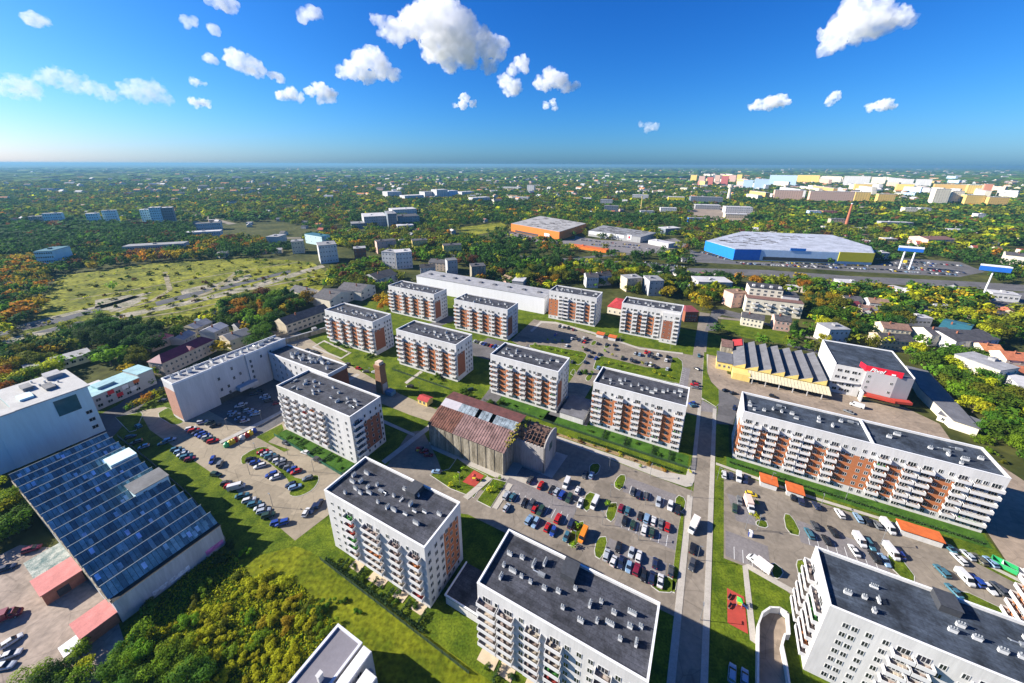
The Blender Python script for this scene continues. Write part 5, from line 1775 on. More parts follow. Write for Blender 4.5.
# ------------------------------------------------------------------ small things between the buildings
M_POLE = mat('lamp_pole', (.25, .26, .27), .5, .1, 1, metal=.4)
pole = MB().cyl((0, 0, 0), (0, 0, 6.2), .09, .06, n=6).mesh('pole', [M_POLE])
head = MB().box(-.1, .9, -.14, .14, 6.15, 6.3).mesh('lamp_head', [M_POLE])
LAMPS = []
for k, (x, y) in enumerate([(552, 505), (575, 515), (609, 470), (650, 477), (690, 497), (610, 497), (645, 505), (602, 525), (638, 540), (575, 545), (717, 480), (757, 530), (770, 485), (820, 508), (745, 530), (880, 545), (845, 500), (700, 620), (697, 560), (257, 455), (240, 447), (314, 472), (288, 455), (250, 475), (273, 507), (228, 430), (262, 421), (370, 377), (420, 392), (655, 420), (712, 430), (670, 350), (620, 344), (575, 333), (560, 352), (700, 375), (704, 340), (460, 485), (505, 503)]):
    o = empty('street_lamp', (*P(x, y), 0), TH + random.choice([0, math.pi / 2, math.pi]))
    link('pole', pole, o)
    link('lamp_head', head, o)
    LAMPS.append((o, x))
    o['category'] = 'street lamp'
    o['group'] = 'street lamps of the estate'


# playgrounds
def play(lab, px, py, seed):
    t = tag(empty('climbing_frame', (*P(px, py), .1), TH + .4 * seed), lab, 'playground set', None)
    t.scale = (.62, .62, .8)
    b = MB()
    for x in (-1, 1):
        for y in (-1, 1):
            b.cyl((x, y, 0), (x, y, 2.6), .09, n=6)
    b.build('post', mat('play_purple', (.2, .12, .35), .6, .1, 1), t)
    MB().box(-1.1, 1.1, -1.1, 1.1, 1.2, 1.35).build('platform', mat('play_yellow', (.6, .45, .03), .6, .1, 1), t)
    MB().cyl((0, 0, 2.6), (0, 0, 3.6), 1.7, .05, n=4).build('roof', [mat('play_green', (.05, .5, .06), .6, .1, 1), M_REDROOF][seed % 2], t, rot=math.pi / 4)
    s = MB()
    s.obox((1.1, -.4, 1.25), (2.6, 0, -1.2), (0, .8, 0), (0, 0, .12))
    s.build('slide', [mat('play_blue', (.1, .2, .5), .5, .1, 1), mat('play_orange', (.6, .2, .03), .5, .1, 1)][seed % 2], t)


play('climbing frame with a bright green roof on the red play surface by the street', 738.5, 605, 0)
play('climbing frame with slide on the red play surface below the ruined hall', 474, 480, 1)
play('climbing frame in deep shade left of the ruined hall', 418, 452, 1)


def bench(lab, px, py, rot):
    t = tag(empty('park_bench', (*P(px, py), .1), rot), lab, 'bench', 'benches at the playgrounds')
    MB().box(-1, 1, -.25, .25, .4, .47).build('seat', M_TIMBER, t)
    MB().box(-1, 1, .22, .3, .5, .95).build('backrest', M_TIMBER, t)
    for s in (-1, 1):
        MB().box(s * .8 - .06, s * .8 + .06, -.22, .25, 0, .4).build('leg', M_POLE, t)


bench('dark bench at the left edge of the street playground, upper one', 729.5, 597.5, TH + 1.2)
bench('dark bench at the left edge of the street playground, lower one', 729.8, 606.5, TH + 1.2)

# underground ramp beside the corner block
t = tag(empty('ramp_wall', (0, 0, 0)), 'curved white ramp wall beside the corner block', 'wall')
outer = [(755, 690), (755.5, 650), (756, 628), (760, 617), (768, 611.5), (778, 612), (787, 618), (788.5, 640)]
op = [np.array(P(*q)) for q in outer]
b = MB()
for k in range(len(op) - 1):
    d = op[k + 1] - op[k]
    n = np.array([-d[1], d[0]]) / np.linalg.norm(d) * .45
    b.obox((*op[k], 0), (*d, 0), (*-n, 0), (0, 0, 2.3))
b.build('wall', M_WHITE, t)
q2 = [np.array(P(*q)) for q in [(788.5, 640), (784, 640), (781.5, 650), (786, 672), (790, 700)]]
b = MB()
for k in range(len(q2) - 1):
    d = q2[k + 1] - q2[k]
    n = np.array([-d[1], d[0]]) / np.linalg.norm(d) * .45
    b.obox((*q2[k], 0), (*d, 0), (*-n, 0), (0, 0, 2.2))
b.build('wall', M_WHITE, t)
sheet('ramp', [(756, 690), (757, 640), (760, 620), (768, 613), (778, 614), (786, 620), (788, 639), (783, 642), (786, 690)], .09, G_YARD, 'px')

# recycling containers by the western lot
RC = [('green', 227, 446.5), ('yellow', 230.5, 444.5), ('yellow', 233.5, 443), ('red', 236, 441.5), ('red', 247, 437), ('white', 243, 439), ('yellow', 251, 434.5), ('blue', 254.5, 432.5)]
for k, (c, x, y) in enumerate(RC):
    t = tag(empty('recycling_container', (*P(x, y), .1), TH + .3), '%s recycling container by the western lot, %s of eight from the left' % (c, ['first', 'second', 'third', 'fourth', 'sixth', 'fifth', 'seventh', 'eighth'][k]), 'container', 'recycling containers')
    b = MB().cyl((0, 0, .1), (0, 0, 1.6), 1.2, 1.1, n=8)
    b.cyl((0, 0, 1.6), (0, 0, 2.2), 1.1, .3, n=8)
    b.build('body', PAINT[c] if c != 'green' else PAINT['green'], t)
    MB().box(-1.15, -1.0, -.35, .35, 1.1, 1.4).build('slot', M_BLACK, t)

# green skip by the far right lot
t = tag(empty('waste_skip', (*P(1003, 567), .08), TH - .4), 'green waste skip beside white bags in the right-hand lot', 'skip')
b = MB()
for q in ((-2.6, 2.6, -1.3, -1.2, .2, 1.7), (-2.6, 2.6, 1.2, 1.3, .2, 1.7), (-2.6, -2.5, -1.2, 1.2, .2, 1.7), (2.5, 2.6, -1.2, 1.2, .2, 1.7), (-2.5, 2.5, -1.2, 1.2, .2, .3)):
    b.box(*q)
b.build('body', PAINT['green'], t)
t = tag(empty('waste_skip', (*P(1012, 571), .08), TH - .4), 'pale skip standing right of the green waste skip', 'skip')
b = MB()
for q in ((-2.2, 2.2, -1.3, -1.2, .2, 1.6), (-2.2, 2.2, 1.2, 1.3, .2, 1.6), (-2.2, -2.1, -1.2, 1.2, .2, 1.6), (2.1, 2.2, -1.2, 1.2, .2, 1.6), (-2.1, 2.1, -1.2, 1.2, .2, .3)):
    b.box(*q)
b.build('body', M_RIM, t)
# portable toilet
t = tag(empty('portable_toilet', (*P(750, 536), .08), TH), 'blue and white portable toilet on the grey bays', 'cabin')
MB().box(-.6, .6, -.6, .6, 0, 2.1).build('body', PAINT['blue'], t)
MB().cyl((0, 0, 2.1), (0, 0, 2.35), .85, .4, n=4).build('roof', M_RIM, t, rot=math.pi / 4)
MB().box(-.4, .4, -.63, -.6, .1, 1.95).build('door', M_RIM, t)

# car park walls of block C's annexe and the glazed shelter
t = thing_ab('garage_entrance', 'low flat garage roof between the meadow block and the bottom block', 'shed', -51, 56.5)
MB().box(0, 13.8, 0, 10.5, 0, 3.2, bottom=False).build('wall', M_WHITE, t)
MB().box(-.2, 13.9, -.2, 10.7, 3.2, 3.5).build('roof', M_ROOF, t)
MB().box(-.25, 13.9, -.25, .1, 3.5, 4.0).box(-.25, .1, .1, 10.7, 3.5, 4.0).build('parapet', M_RIM, t)
t = thing_ab('garage_entrance', 'low garage roof between two brick-striped blocks, partly in shade', 'shed', -53, 152)
MB().box(0, 12, 0, 17, 0, 3.2, bottom=False).build('wall', M_WHITE, t)
MB().box(-.2, 12.2, -.2, 17.2, 3.2, 3.5).build('roof', M_SHEET, t)

# fences and hedges of the gardens
M_FENCE = mat('mesh_fence', (.03, .06, .035), .8, .2, 1)
LEAF_H = mat('hedge_leaf', (.022, .06, .012), .95, .5, 2.2, col2=(.045, .095, .02), fine=.4)


def fence(lab, pts, h=1.4, mode='ab', m=None):
    p = [(AB(*q) if mode == 'ab' else P(*q)) for q in pts]
    o = tag(empty('garden_fence', (p[0][0], p[0][1], 0)), lab, 'fence')
    pn, ps = MB(), []
    for k in range(len(p) - 1):
        a, c = np.array(p[k]) - p[0], np.array(p[k + 1]) - p[0]
        d = c - a
        L = np.linalg.norm(d)
        n = np.array([-d[1], d[0]]) / L * .03
        for q in np.arange(0, L, .5):
            s = a + d / L * q
            pn.obox((*s, .1), (*(d / L * .3), 0), (*n, 0), (0, 0, h - .15))
        pn.obox((*a, h - .08), (*d, 0), (*n, 0), (0, 0, .08))
        pn.obox((*a, .08), (*d, 0), (*n, 0), (0, 0, .08))
        for q in np.arange(0, L + .1, max(2.5, L / 24)):
            ps.append(a + d / L * q)
    pn.build('panel', m or M_FENCE, o)
    for s in ps[:90]:
        MB().box(s[0] - .05, s[0] + .05, s[1] - .05, s[1] + .05, 0, h + .1).build('post', m or M_FENCE, o)


fence('dark mesh fence round the gardens of the meadow block', [(-94.5, 47.8), (-36.5, 46.2)])
fence('dark garden fence below the block beside the straight street', [(-60, 145.6), (7.5, 145.4), (7.6, 153)])
fence('green garden fence along the lane under the balcony block', [(-165.5, 76.4), (-118, 74.8), (-116.8, 82)], 1.5, 'ab', mat('green_fence', (.03, .14, .08), .8, .2, 1))
fence('garden fence behind the ruined hall', [(-94, 146), (-62, 145.6)])
fence('garden fence below the kiosk-side block', [(-161, 147), (-117, 146)], 1.3)
fence('grey fence dividing the saw-tooth hall grass from the drive', [(118, 437), (150, 462), (190, 496), (226, 540)], 1.3, 'px', M_POLE)


def hedge(lab, a0, b0, a1, b1, h=1.3, w=.9, grp='garden hedges', seed=0):
    p0, p1 = np.array(AB(a0, b0)), np.array(AB(a1, b1))
    d = p1 - p0
    L = np.linalg.norm(d)
    rot = math.atan2(d[1], d[0])
    r = np.random.default_rng(seed + 1)
    b = MB()
    n = int(L * 60)
    for k in range(n):
        c = np.array([r.random() * L, r.normal(0, w * .28), .1 + h * r.random() ** .7])
        s = r.uniform(.12, .26)
        e1, e2 = r.normal(0, 1, 3), r.normal(0, 1, 3)
        e1 /= np.linalg.norm(e1)
        e2 -= e1 * (e1 @ e2)
        e2 /= np.linalg.norm(e2)
        b.face([tuple(c - s * e1), tuple(c + s * e2 * .7), tuple(c + s * e1), tuple(c - s * e2 * .7)])
    o = b.build('hedge', LEAF_H, None, (p0[0], p0[1], 0), rot)
    tag(o, lab, 'hedge', grp)
    return o


HEDGES = []
for k, a in enumerate((-86, -79.5, -73.5, -67, -60.5, -54.5)):
    HEDGES.append(hedge('', a, 48.2, a, 52.2, 1.2, .8, seed=k))
for k, a in enumerate((-30, -18)):
    HEDGES.append(hedge('', a, 47.5, a, 51.5, 1.2, .8, seed=20 + k))
for k, a in enumerate((-150, -140, -131)):
    HEDGES.append(hedge('', a, 76.8, a, 81, 1.4, .9, seed=30 + k))
for k, a in enumerate((-30, -20, -8, -1)):
    HEDGES.append(hedge('', a, 146.2, a, 152.4, 1.3, .9, seed=40 + k))
hedge('long low hedge along the whole front of the longest block', 22, 157.6, 97, 156.2, .8, .7, seed=50)
hedge('long dark hedge along the fence of the meadow block gardens', -93, 48.6, -52, 47.8, 1.0, .8, seed=51)
hedge('low hedge edging the flower strip below the street-side block', -40, 141.8, 4, 141.6, .8, .7, seed=52)

# terraces at the foot of the near blocks
TER = []
for (a, b_, w_) in ((-84.5, 52.2, 4), (-76.5, 52.2, 6), (-66.2, 52.2, 4), (-59.2, 52.2, 4), (-36, 51.2, 5), (-30.2, 51.2, 4), (-23, 51.2, 4)):
    structure(MB().prism([AB(*q) for q in rect(a, a + w_, b_ - 1.6, b_ + 1.06)], 0, .16).build('terrace', mat('terrace_beige', (.5, .4, .27), .9, .1, .5)))
# ------------------------------------------------------------------ town behind the estate: buildings one by one
WALLS = dict(cream=M_CREAM, white=M_WHITE, beige=mat('beige_render', (.50, .43, .31), .85, .12, .3, streak=True, rnd=.2), grey=mat('grey_render', (.36, .36, .36), .85, .12, .3, streak=True, rnd=.25), brick=M_BROWNBRICK,
             yellow=mat('ochre_render', (.58, .43, .16), .85, .1, .3, rnd=.2), pink=mat('rose_render', (.55, .36, .30), .85, .1, .3), blue=mat('blue_render', (.30, .42, .52), .85, .1, .3), teal=M_TEALWALL, old=M_OLDWALL,
             orange=mat('orange_cladding', (.62, .16, .02), .6, .06, .3), cobalt=mat('cobalt_cladding', (.01, .17, .58), .5, .06, .3), lime=mat('lime_cladding', (.55, .48, .02), .6, .06, .3), palebl=mat('pale_blue_cladding', (.46, .60, .74), .5, .06, .3),
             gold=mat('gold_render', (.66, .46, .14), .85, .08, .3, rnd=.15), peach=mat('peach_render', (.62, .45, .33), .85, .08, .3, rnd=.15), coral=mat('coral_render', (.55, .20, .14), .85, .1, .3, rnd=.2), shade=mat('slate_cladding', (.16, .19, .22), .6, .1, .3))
ROOFS = dict(slate=M_SLATEROOF, red=M_REDTILE, brown=M_BROWNTILE, grey=M_GREYROOF, light=M_LIGHTROOF, storeblue=mat('store_roof_blue', (.34, .36, .41), .8, .25, .08, fine=.2), mid=mat('store_roof', (.30, .29, .28), .85, .2, .1, fine=.15), felt=M_ROOF, teal=mat('dark_teal_roof', (.03, .12, .15), .6, .15, .5), orange=M_ORANGEROOF)
BLDS = []


def bld(nm, lab, cat, pa, pb, dep, h, wall, roof, form='flat', rh=3.0, nw=0, rows=0, ty='b', grp=None, side=None, parts=True):
    """pa, pb: where the two ends of its front foot stand in the picture; h: height in metres, or ('y', top row)"""
    p0, p1 = P(*pa), P(*pb)
    if isinstance(h, tuple):
        h = HT(pa, h[1])
    rot = math.atan2(p1[1] - p0[1], p1[0] - p0[0])
    L = math.hypot(p1[0] - p0[0], p1[1] - p0[1])
    c, s = math.cos(rot), math.sin(rot)
    keepout([p0, p1, (p1[0] - dep * s, p1[1] + dep * c), (p0[0] - dep * s, p0[1] + dep * c)], 2.5)
    r = MB()
    if form == 'flat':
        r.box(-.25, L + .25, -.25, dep + .25, h, h + .5)
        if L > 12:
            k = random.Random(int(pa[0] * 7)).uniform(.2, .7)
            r.box(L * k, L * k + 3, dep * .4, dep * .4 + 3, h + .5, h + 2)
    elif form == 'hip':
        gable_roof(r, L, dep, h, rh, hip=min(L * .45, dep * .5))
    elif form == 'gableside':
        rr_ = MB()
        gable_roof(rr_, dep, L, h, rh)
        r.v = [(L - y, x, z) for x, y, z in rr_.v]
        r.f, r.m = rr_.f, rr_.m
    else:
        gable_roof(r, L, dep, h, rh)
    if not parts:
        b = MB().box(0, L, 0, dep, 0, h, bottom=False)
        nf = len(b.f)
        b.add(r)
        b.m = [0] * nf + [1 if q == 0 else 0 for q in r.m]
        if rows:
            for i in range(nw):
                for j in range(rows):
                    x, z = L * (i + .5) / nw, h * (j + .55) / rows
                    b.face([(x - .7, -.04, z - .8), (x + .7, -.04, z - .8), (x + .7, -.04, z + .8), (x - .7, -.04, z + .8)], 2)
        o = b.build(nm, [WALLS[wall], ROOFS[roof], M_GLASS], None, (p0[0], p0[1], 0), rot)
    else:
        o = empty(nm, (p0[0], p0[1], 0), rot)
        MB().box(0, L, 0, dep, 0, h, bottom=False).build('wall', WALLS[wall], o)
        ro = r.build('roof', [ROOFS[roof], WALLS[wall]], o)
        if form != 'flat':
            MB().box(L * .3, L * .3 + .8, dep * .35, dep * .35 + .8, h + .5, h + rh + 1.1).build('chimney', M_BROWNBRICK, ro)
        if nw:
            wins(o, 'front', L, dep, span(nw, L, 2.2), [h * (j + .55) / rows for j in range(rows)], ty)
        if side:
            wins(o, side, L, dep, span(2, dep, 3), [h * (j + .55) / rows for j in range(rows)], 's')
    tag(o, lab, cat, grp)
    BLDS.append(o)
    return o


# --- grey tenement rows beyond the estate, left
bld('tenement_row', 'long grey tenement row with dark roof and dormers, at the edge of the left lawn', 'house', (288, 335), (331, 319), 14, 8, 'beige', 'slate', 'gable', 4, 9, 2, grp='grey tenement rows')
bld('tenement_row', 'old tenement with a beige gable end, behind the dark-roofed row', 'house', (331, 309), (354, 300), 22, 8, 'cream', 'slate', 'gableside', 4, 3, 2, grp='grey tenement rows')
bld('tenement_row', 'tenement row with a pale gable facing the waste ground', 'house', (313, 303), (325, 299), 32, 7, 'cream', 'slate', 'gableside', 4, 2, 2, grp='grey tenement rows')
bld('tenement_row', 'tenement with a tall cream gable beside a yellow tree', 'house', (362, 301), (376, 294), 26, 9, 'cream', 'slate', 'gableside', 4, 3, 2, grp='grey tenement rows')
bld('tenement_row', 'dark-roofed tenement row reaching behind the back block', 'house', (378, 287), (398, 281), 24, 8, 'grey', 'slate', 'gable', 4, 4, 2, grp='grey tenement rows')
bld('boundary_wall', 'long weathered wall in front of the grey tenement row', 'wall', (284, 344), (332, 330), 1, 3, 'old', 'grey')
for i, (pa, pb, d, h, w, rf, lab) in enumerate([
        ((185, 345), (197, 338), 9, 4, 'grey', 'grey', 'low grey-roofed shed left of the tenement cluster'), ((197, 335), (214, 328), 12, 5, 'beige', 'grey', 'grey-roofed house in the cluster behind the purple roof'),
        ((216, 340), (230, 333), 12, 6, 'grey', 'light', 'pale-roofed house just behind the purple-roofed tenement'), ((232, 350), (254, 342), 14, 7, 'beige', 'grey', 'pale grey gabled house right of the golden tree'),
        ((205, 326), (222, 319), 9, 4, 'teal', 'grey', 'flat shed at the back of the tenement cluster'), ((240, 334), (252, 330), 9, 5, 'grey', 'slate', 'dark little house at the right of the cluster')]):
    bld('house', lab, 'house', pa, pb, d, h, w, rf, 'gable', 2.6, 3, 1, 's')
bld('workshop', 'long low grey workshop among the trees at the left', 'building', (30, 379), (95, 360), 12, 5, 'beige', 'grey', 'flat', 0, 8, 1)
# --- office and housing slabs further back
for lab, pa, pb, d, ty_, w, rf, nw, rows in [
        ('grey-white office slab right of the waste ground', (321, 264), (339, 262), 26, 246, 'white', 'grey', 6, 4), ('small beige block left of the office slab', (293, 254), (305, 253), 16, 242, 'beige', 'grey', 4, 3),
        ('dark brick block right of the office slab', (355, 260), (367, 259), 14, 249, 'brick', 'grey', 3, 3), ('white block with two wings, left wing', (383, 268), (396, 269), 16, 252, 'white', 'grey', 4, 4),
        ('white block with two wings, right wing', (397, 269.5), (413, 268), 18, 253, 'white', 'light', 5, 4), ('brown-grey block behind the white winged block', (378, 254), (397, 252), 14, 242, 'pink', 'slate', 5, 3),
        ('small grey house with two gables near the warehouse end', (421, 277), (436, 276), 12, 266, 'grey', 'slate', 4, 2), ('long cream house with dark roof above the warehouse', (429, 270), (450, 272), 14, 260, 'beige', 'slate', 6, 3),
        ('pale block right of the long cream house', (448, 275), (458, 274), 12, 261, 'grey', 'grey', 3, 3), ('grey-green block at the right end of the warehouse', (472, 281), (486, 280), 14, 267, 'old', 'slate', 3, 3),
        ('ochre block among trees', (413, 252), (428, 251), 14, 241, 'yellow', 'slate', 5, 3), ('second ochre block among trees, further right', (444, 258), (462, 257), 14, 246, 'yellow', 'slate', 5, 3),
        ('brown-beige block at the left end of the row of trees', (280, 247), (288, 244), 18, 237, 'grey', 'grey', 3, 3), ('blue-white house beyond the waste ground', (306, 243), (323, 246), 14, 234, 'teal', 'teal', 4, 2),
        ('grey villa with a dark roof behind the small lawn', (586, 288), (598, 288), 14, 275, 'grey', 'slate', 4, 2), ('white-gabled villa right of the grey villa', (599, 286), (611, 285), 12, 274, 'white', 'slate', 3, 2),
        ('beige brick tenement with flat roof between trees', (626, 292), (641, 291), 14, 279, 'beige', 'grey', 4, 3), ('tall dark tenement with grey roof', (648, 296), (662, 296), 18, 281, 'grey', 'grey', 3, 3),
        ('low grey shed row before the blue store', (697, 291), (731, 292), 20, 282, 'grey', 'light', 6, 1), ('red brick house left of the stepped cream block', (731, 308), (745, 307), 12, 294, 'pink', 'brown', 3, 2),
        ('cream house with dark roof on the lawn by the works', (740, 325), (762, 329), 10, 314, 'cream', 'slate', 5, 2), ('pale villa between trees behind the works', (773, 330), (789, 332), 10, 317, 'pink', 'slate', 3, 2),
        ('grey-roofed houses left of the white store', (826, 344), (846, 344), 12, 330, 'white', 'grey', 4, 2), ('long dark-roofed house behind the store', (880, 349), (912, 351), 13, 337, 'beige', 'slate', 7, 2),
        ('brown-roofed tenement behind the long dark-roofed house', (881, 337), (908, 340), 12, 325, 'beige', 'brown', 5, 2), ('cream house left of the white modern hall', (928, 346), (951, 346), 14, 332, 'cream', 'slate', 4, 2),
        ('beige hall with a flat grey roof among the right-hand trees', (993, 386), (1012, 383), 20, 371, 'cream', 'grey', 3, 2), ('low pale shed at the right edge', (1013, 397), (1045, 404), 16, 386, 'white', 'light', 4, 1),
        ('brown-roofed low house among autumn trees', (868, 309), (888, 311), 12, 300, 'grey', 'brown', 4, 1), ('slate-roofed low house beside autumn trees', (845, 306), (862, 307), 12, 298, 'beige', 'slate', 3, 1),
        ('long white shed with pink side in the trees', (908, 326), (930, 327), 8, 318, 'white', 'light', 5, 1), ('white filling station roof by the wide road', (840, 291), (858, 292), 14, 283, 'white', 'light', 0, 0),
        ('low white house with pale roof below the pylons', (884, 291), (905, 297), 9, 286, 'white', 'light', 4, 1), ('white and blue kiosk shop by the pole sign', (990, 300), (1018, 303), 12, 293, 'white', 'light', 5, 1),
        ('cream hall at the right edge beyond the pole sign', (1002, 264), (1045, 269), 24, 253, 'cream', 'slate', 7, 1), ('low house with a white roof behind the left villa', (512, 290), (523, 291), 14, 281, 'grey', 'light', 3, 1),
        ('red-roofed pavilion beyond the shops', (926, 247), (952, 247), 30, 238, 'pink', 'brown', 6, 1)]:
    flat = rf in ('grey', 'light', 'teal') or 'slab' in lab or 'block' in lab
    bld('house' if 'house' in lab or 'villa' in lab or 'tenement' in lab else 'town_building', lab, 'house' if 'house' in lab or 'villa' in lab else 'building', pa, pb, d, ('y', ty_) if flat else max(3.5, HT(pa, ty_) - 2.5), w, rf, 'flat' if flat else 'gable', 3, nw, rows, 's' if rows > 1 else 'b')

# --- stepped cream apartment house
t = obj_at('apartment_house', 'cream stepped apartment house with terraces behind the yellow works', 'building', P(744, 312), math.atan2(P(800, 319)[1] - P(744, 312)[1], P(800, 319)[0] - P(744, 312)[0]))
L = math.hypot(P(800, 319)[0] - P(744, 312)[0], P(800, 319)[1] - P(744, 312)[1])
MB().box(0, L, 0, 20, 0, 13, bottom=False).build('wall', M_CREAM, t)
MB().box(2, L * .66, 9, 24, 13, 20.5, bottom=False).build('upper_wall', M_CREAM, t)
MB().box(L * .66, L * .95, 8, 22, 13, 16, bottom=False).build('upper_wall', M_WHITE, t)
MB().box(-.2, L + .2, -.2, 20.2, 13.0, 13.3).build('terrace', M_BROWNTILE, t)
MB().box(1.6, L * .66 + .3, 8.6, 24.3, 20.5, 21.0).build('roof', M_SLATEROOF, t)
MB().box(L * .65, L * .96, 7.6, 22.3, 16, 16.4).build('roof', M_SLATEROOF, t)
for k in range(5):
    MB().box(4 + k * 6.5, 6 + k * 6.5, 10, 12, 21, 22.6).build('dormer', M_WHITE, t)
wins(t, 'front', L, 20, span(7, L), (2.5, 6, 9.8), 'd')
for x in span(5, L * .6):
    for z in (14.8, 18):
        link('window', WIN['d'], t, (x + 2, 9, z), 0)
for x in (L * .12, L * .36, L * .62, L * .84):
    for z in (5, 8.6):
        link('balcony', balcony_mesh(4), t, (x, 0, z), 0)
keepout([P(738, 316), P(802, 322), P(812, 300), P(740, 285)], 3)

# --- modern white hall with teal and grey roofs
for lab, pa, pb, d, h, rf, wl in (('white modern hall with a dark teal pitched roof, behind the right-hand trees', (934, 339), (962, 346), 30, 9, 'teal', 'white'), ('white hall with dark grey roof and a row of windows, joined to the teal-roofed hall', (952, 352), (995, 350), 22, 8, 'slate', 'white')):
    bld('modern_hall', lab, 'building', pa, pb, d, h, wl, rf, 'gable', 2.5, 7, 2, 's')
for lab, pa, pb, d, h in (('red-tiled house right of the white modern hall, left one', (982, 358), (1002, 360), 12, 5), ('red-tiled house row at the right edge with small dormers', (1003, 368), (1045, 372), 12, 6), ('low red-tiled house corner at the right edge, lowest one', (1019, 379), (1050, 381), 10, 3)):
    bld('red_tiled_house', lab, 'house', pa, pb, d, h, 'cream', 'red', 'gable', 3.4, 4, 2, 's', grp='red-tiled houses')

# --- the three stores
def store(lab, pts, h, wall, roof, extras=()):
    p = [np.array(P(*q)) for q in pts]
    c0 = p[0]
    t = tag(empty('retail_store', (c0[0], c0[1], 0)), lab, 'store', 'big retail stores')
    loc_ = [tuple(q - c0) for q in p]
    MB().prism(loc_, 0, h).build('wall', WALLS[wall], t)
    c = np.mean(loc_, 0)
    MB().prism([tuple(c + (np.array(q) - c) * .99) for q in loc_], h, h + .4).build('roof', ROOFS[roof], t)
    rg = random.Random(len(lab))
    for k in range(46):
        a, b = rg.random(), rg.random()
        q = (1 - a) * ((1 - b) * np.array(loc_[0]) + b * np.array(loc_[1])) + a * ((1 - b) * np.array(loc_[-1]) + b * np.array(loc_[-2]))
        q = c + (q - c) * .85
        MB().box(-4.5, 4.5, -.7, .7, 0, .5).build('roof_light', M_SLATEROOF, t, (q[0], q[1], h + .4), rot=R(-38))
    keepout(p, 4)
    return t, loc_


def clad(t, nm, p, q, z0, z1, m, off=.25):
    p, q = np.array(p), np.array(q)
    d = q - p
    n = np.array([d[1], -d[0]]) / np.linalg.norm(d) * off
    MB().obox((*(p + n), z0), (*d, 0), (*-n, 0), (0, 0, z1 - z0)).build(nm, m, t)


t, l = store('orange retail store with a grey roof, in the middle distance', [(511, 231), (559, 240.5), (586, 231), (540, 222.5)], 14.0, 'orange', 'mid')
mid = lambda a, b, f: tuple(np.array(a) * (1 - f) + np.array(b) * f)
clad(t, 'entrance_band', mid(l[0], l[1], .72), mid(l[0], l[1], .82), 3, 8, M_RIM)
clad(t, 'glazed_front', mid(l[0], l[1], .1), mid(l[0], l[1], .6), .5, 3.5, M_DARK)
t, l = store('long grey retail store right of the orange store', [(588, 236), (640, 243), (656, 238), (602, 230)], 9.0, 'grey', 'grey')
clad(t, 'white_front', mid(l[0], l[1], .02), mid(l[0], l[1], .7), 4, 9.2, M_RIM)
clad(t, 'red_sign_panel', mid(l[0], l[1], .76), mid(l[0], l[1], .84), 3, 11, M_RIM)
clad(t, 'red_sign', mid(l[0], l[1], .785), mid(l[0], l[1], .815), 5, 9, M_SIGNRED, .4)
t, l = store('huge blue and white retail store with a pale roof and a yellow corner', [(704, 250.5), (733, 260), (759, 260.5), (871, 265), (868, 257), (830, 244), (740, 240)], 14.5, 'palebl', 'storeblue')
clad(t, 'blue_front', l[0], l[1], .2, 14.7, WALLS['cobalt'])
clad(t, 'blue_front', l[1], l[2], .2, 14.7, WALLS['cobalt'])
clad(t, 'yellow_front', mid(l[2], l[3], .70), l[3], 3.5, 15.5, WALLS['lime'], .8)
clad(t, 'glazed_front', mid(l[2], l[3], .03), mid(l[2], l[3], .68), 1, 5.5, M_DARK, .3)
clad(t, 'blue_sign', mid(l[2], l[3], .26), mid(l[2], l[3], .40), 14.7, 18.2, WALLS['cobalt'], .5)
bld('canopy_shop', 'long low shop with an orange roof before the orange store', 'shop', (570, 247.5), (606, 253), 10, 4, 'orange', 'orange')
bld('canopy_shop', 'low white shop with pale roof between the grey and blue stores', 'shop', (648, 244), (668, 248), 18, 6, 'white', 'light')
bld('canopy_shop', 'grey glass showroom behind the grey store', 'shop', (665, 235), (680, 234), 20, 11, 'shade', 'light')

# --- pylon signs
t = tag(empty('pylon_sign', (*P(904, 269), 0), R(-30)), 'blue and white sign on twin white legs at the store car park', 'sign', 'tall roadside signs')
M_SIGNBLUE = mat('sign_blue', (.02, .13, .5), .4, .1, .3)
b = MB().box(-11, 11, -1.2, 1.2, 22, 26)
b.build('sign_board', M_SIGNBLUE, t)
MB().box(-11.1, 11.1, -1.3, 1.3, 26, 28).build('sign_cap', M_RIM, t)
for s in (-1, 1):
    MB().cyl((s * 4.5, 0, 0), (s * 4.5, 0, 22), .9, .9, n=8).build('leg', M_RIM, t)
MB().box(-3, 0, -1.4, 1.4, 8, 11).build('small_sign', mat('sign_yellow', (.7, .55, .05), .5, .05, 1), t)
t = tag(empty('pylon_sign', (*P(980, 302), 0), R(-35)), 'long blue sign board on one tall white pole', 'sign', 'tall roadside signs')
MB().cyl((0, 0, 0), (0, 0, 30), .75, .6, n=8).build('pole', M_RIM, t)
MB().prism([(-9.5, -2.2), (9.5, -2.2), (8.5, 2.2), (-8.5, 2.2)], 30, 34.3).build('sign_board', M_SIGNBLUE, t)
MB().prism([(-9.6, -2.3), (9.6, -2.3), (8.6, 2.3), (-8.6, 2.3)], 34.3, 35.3).build('sign_cap', M_RIM, t)
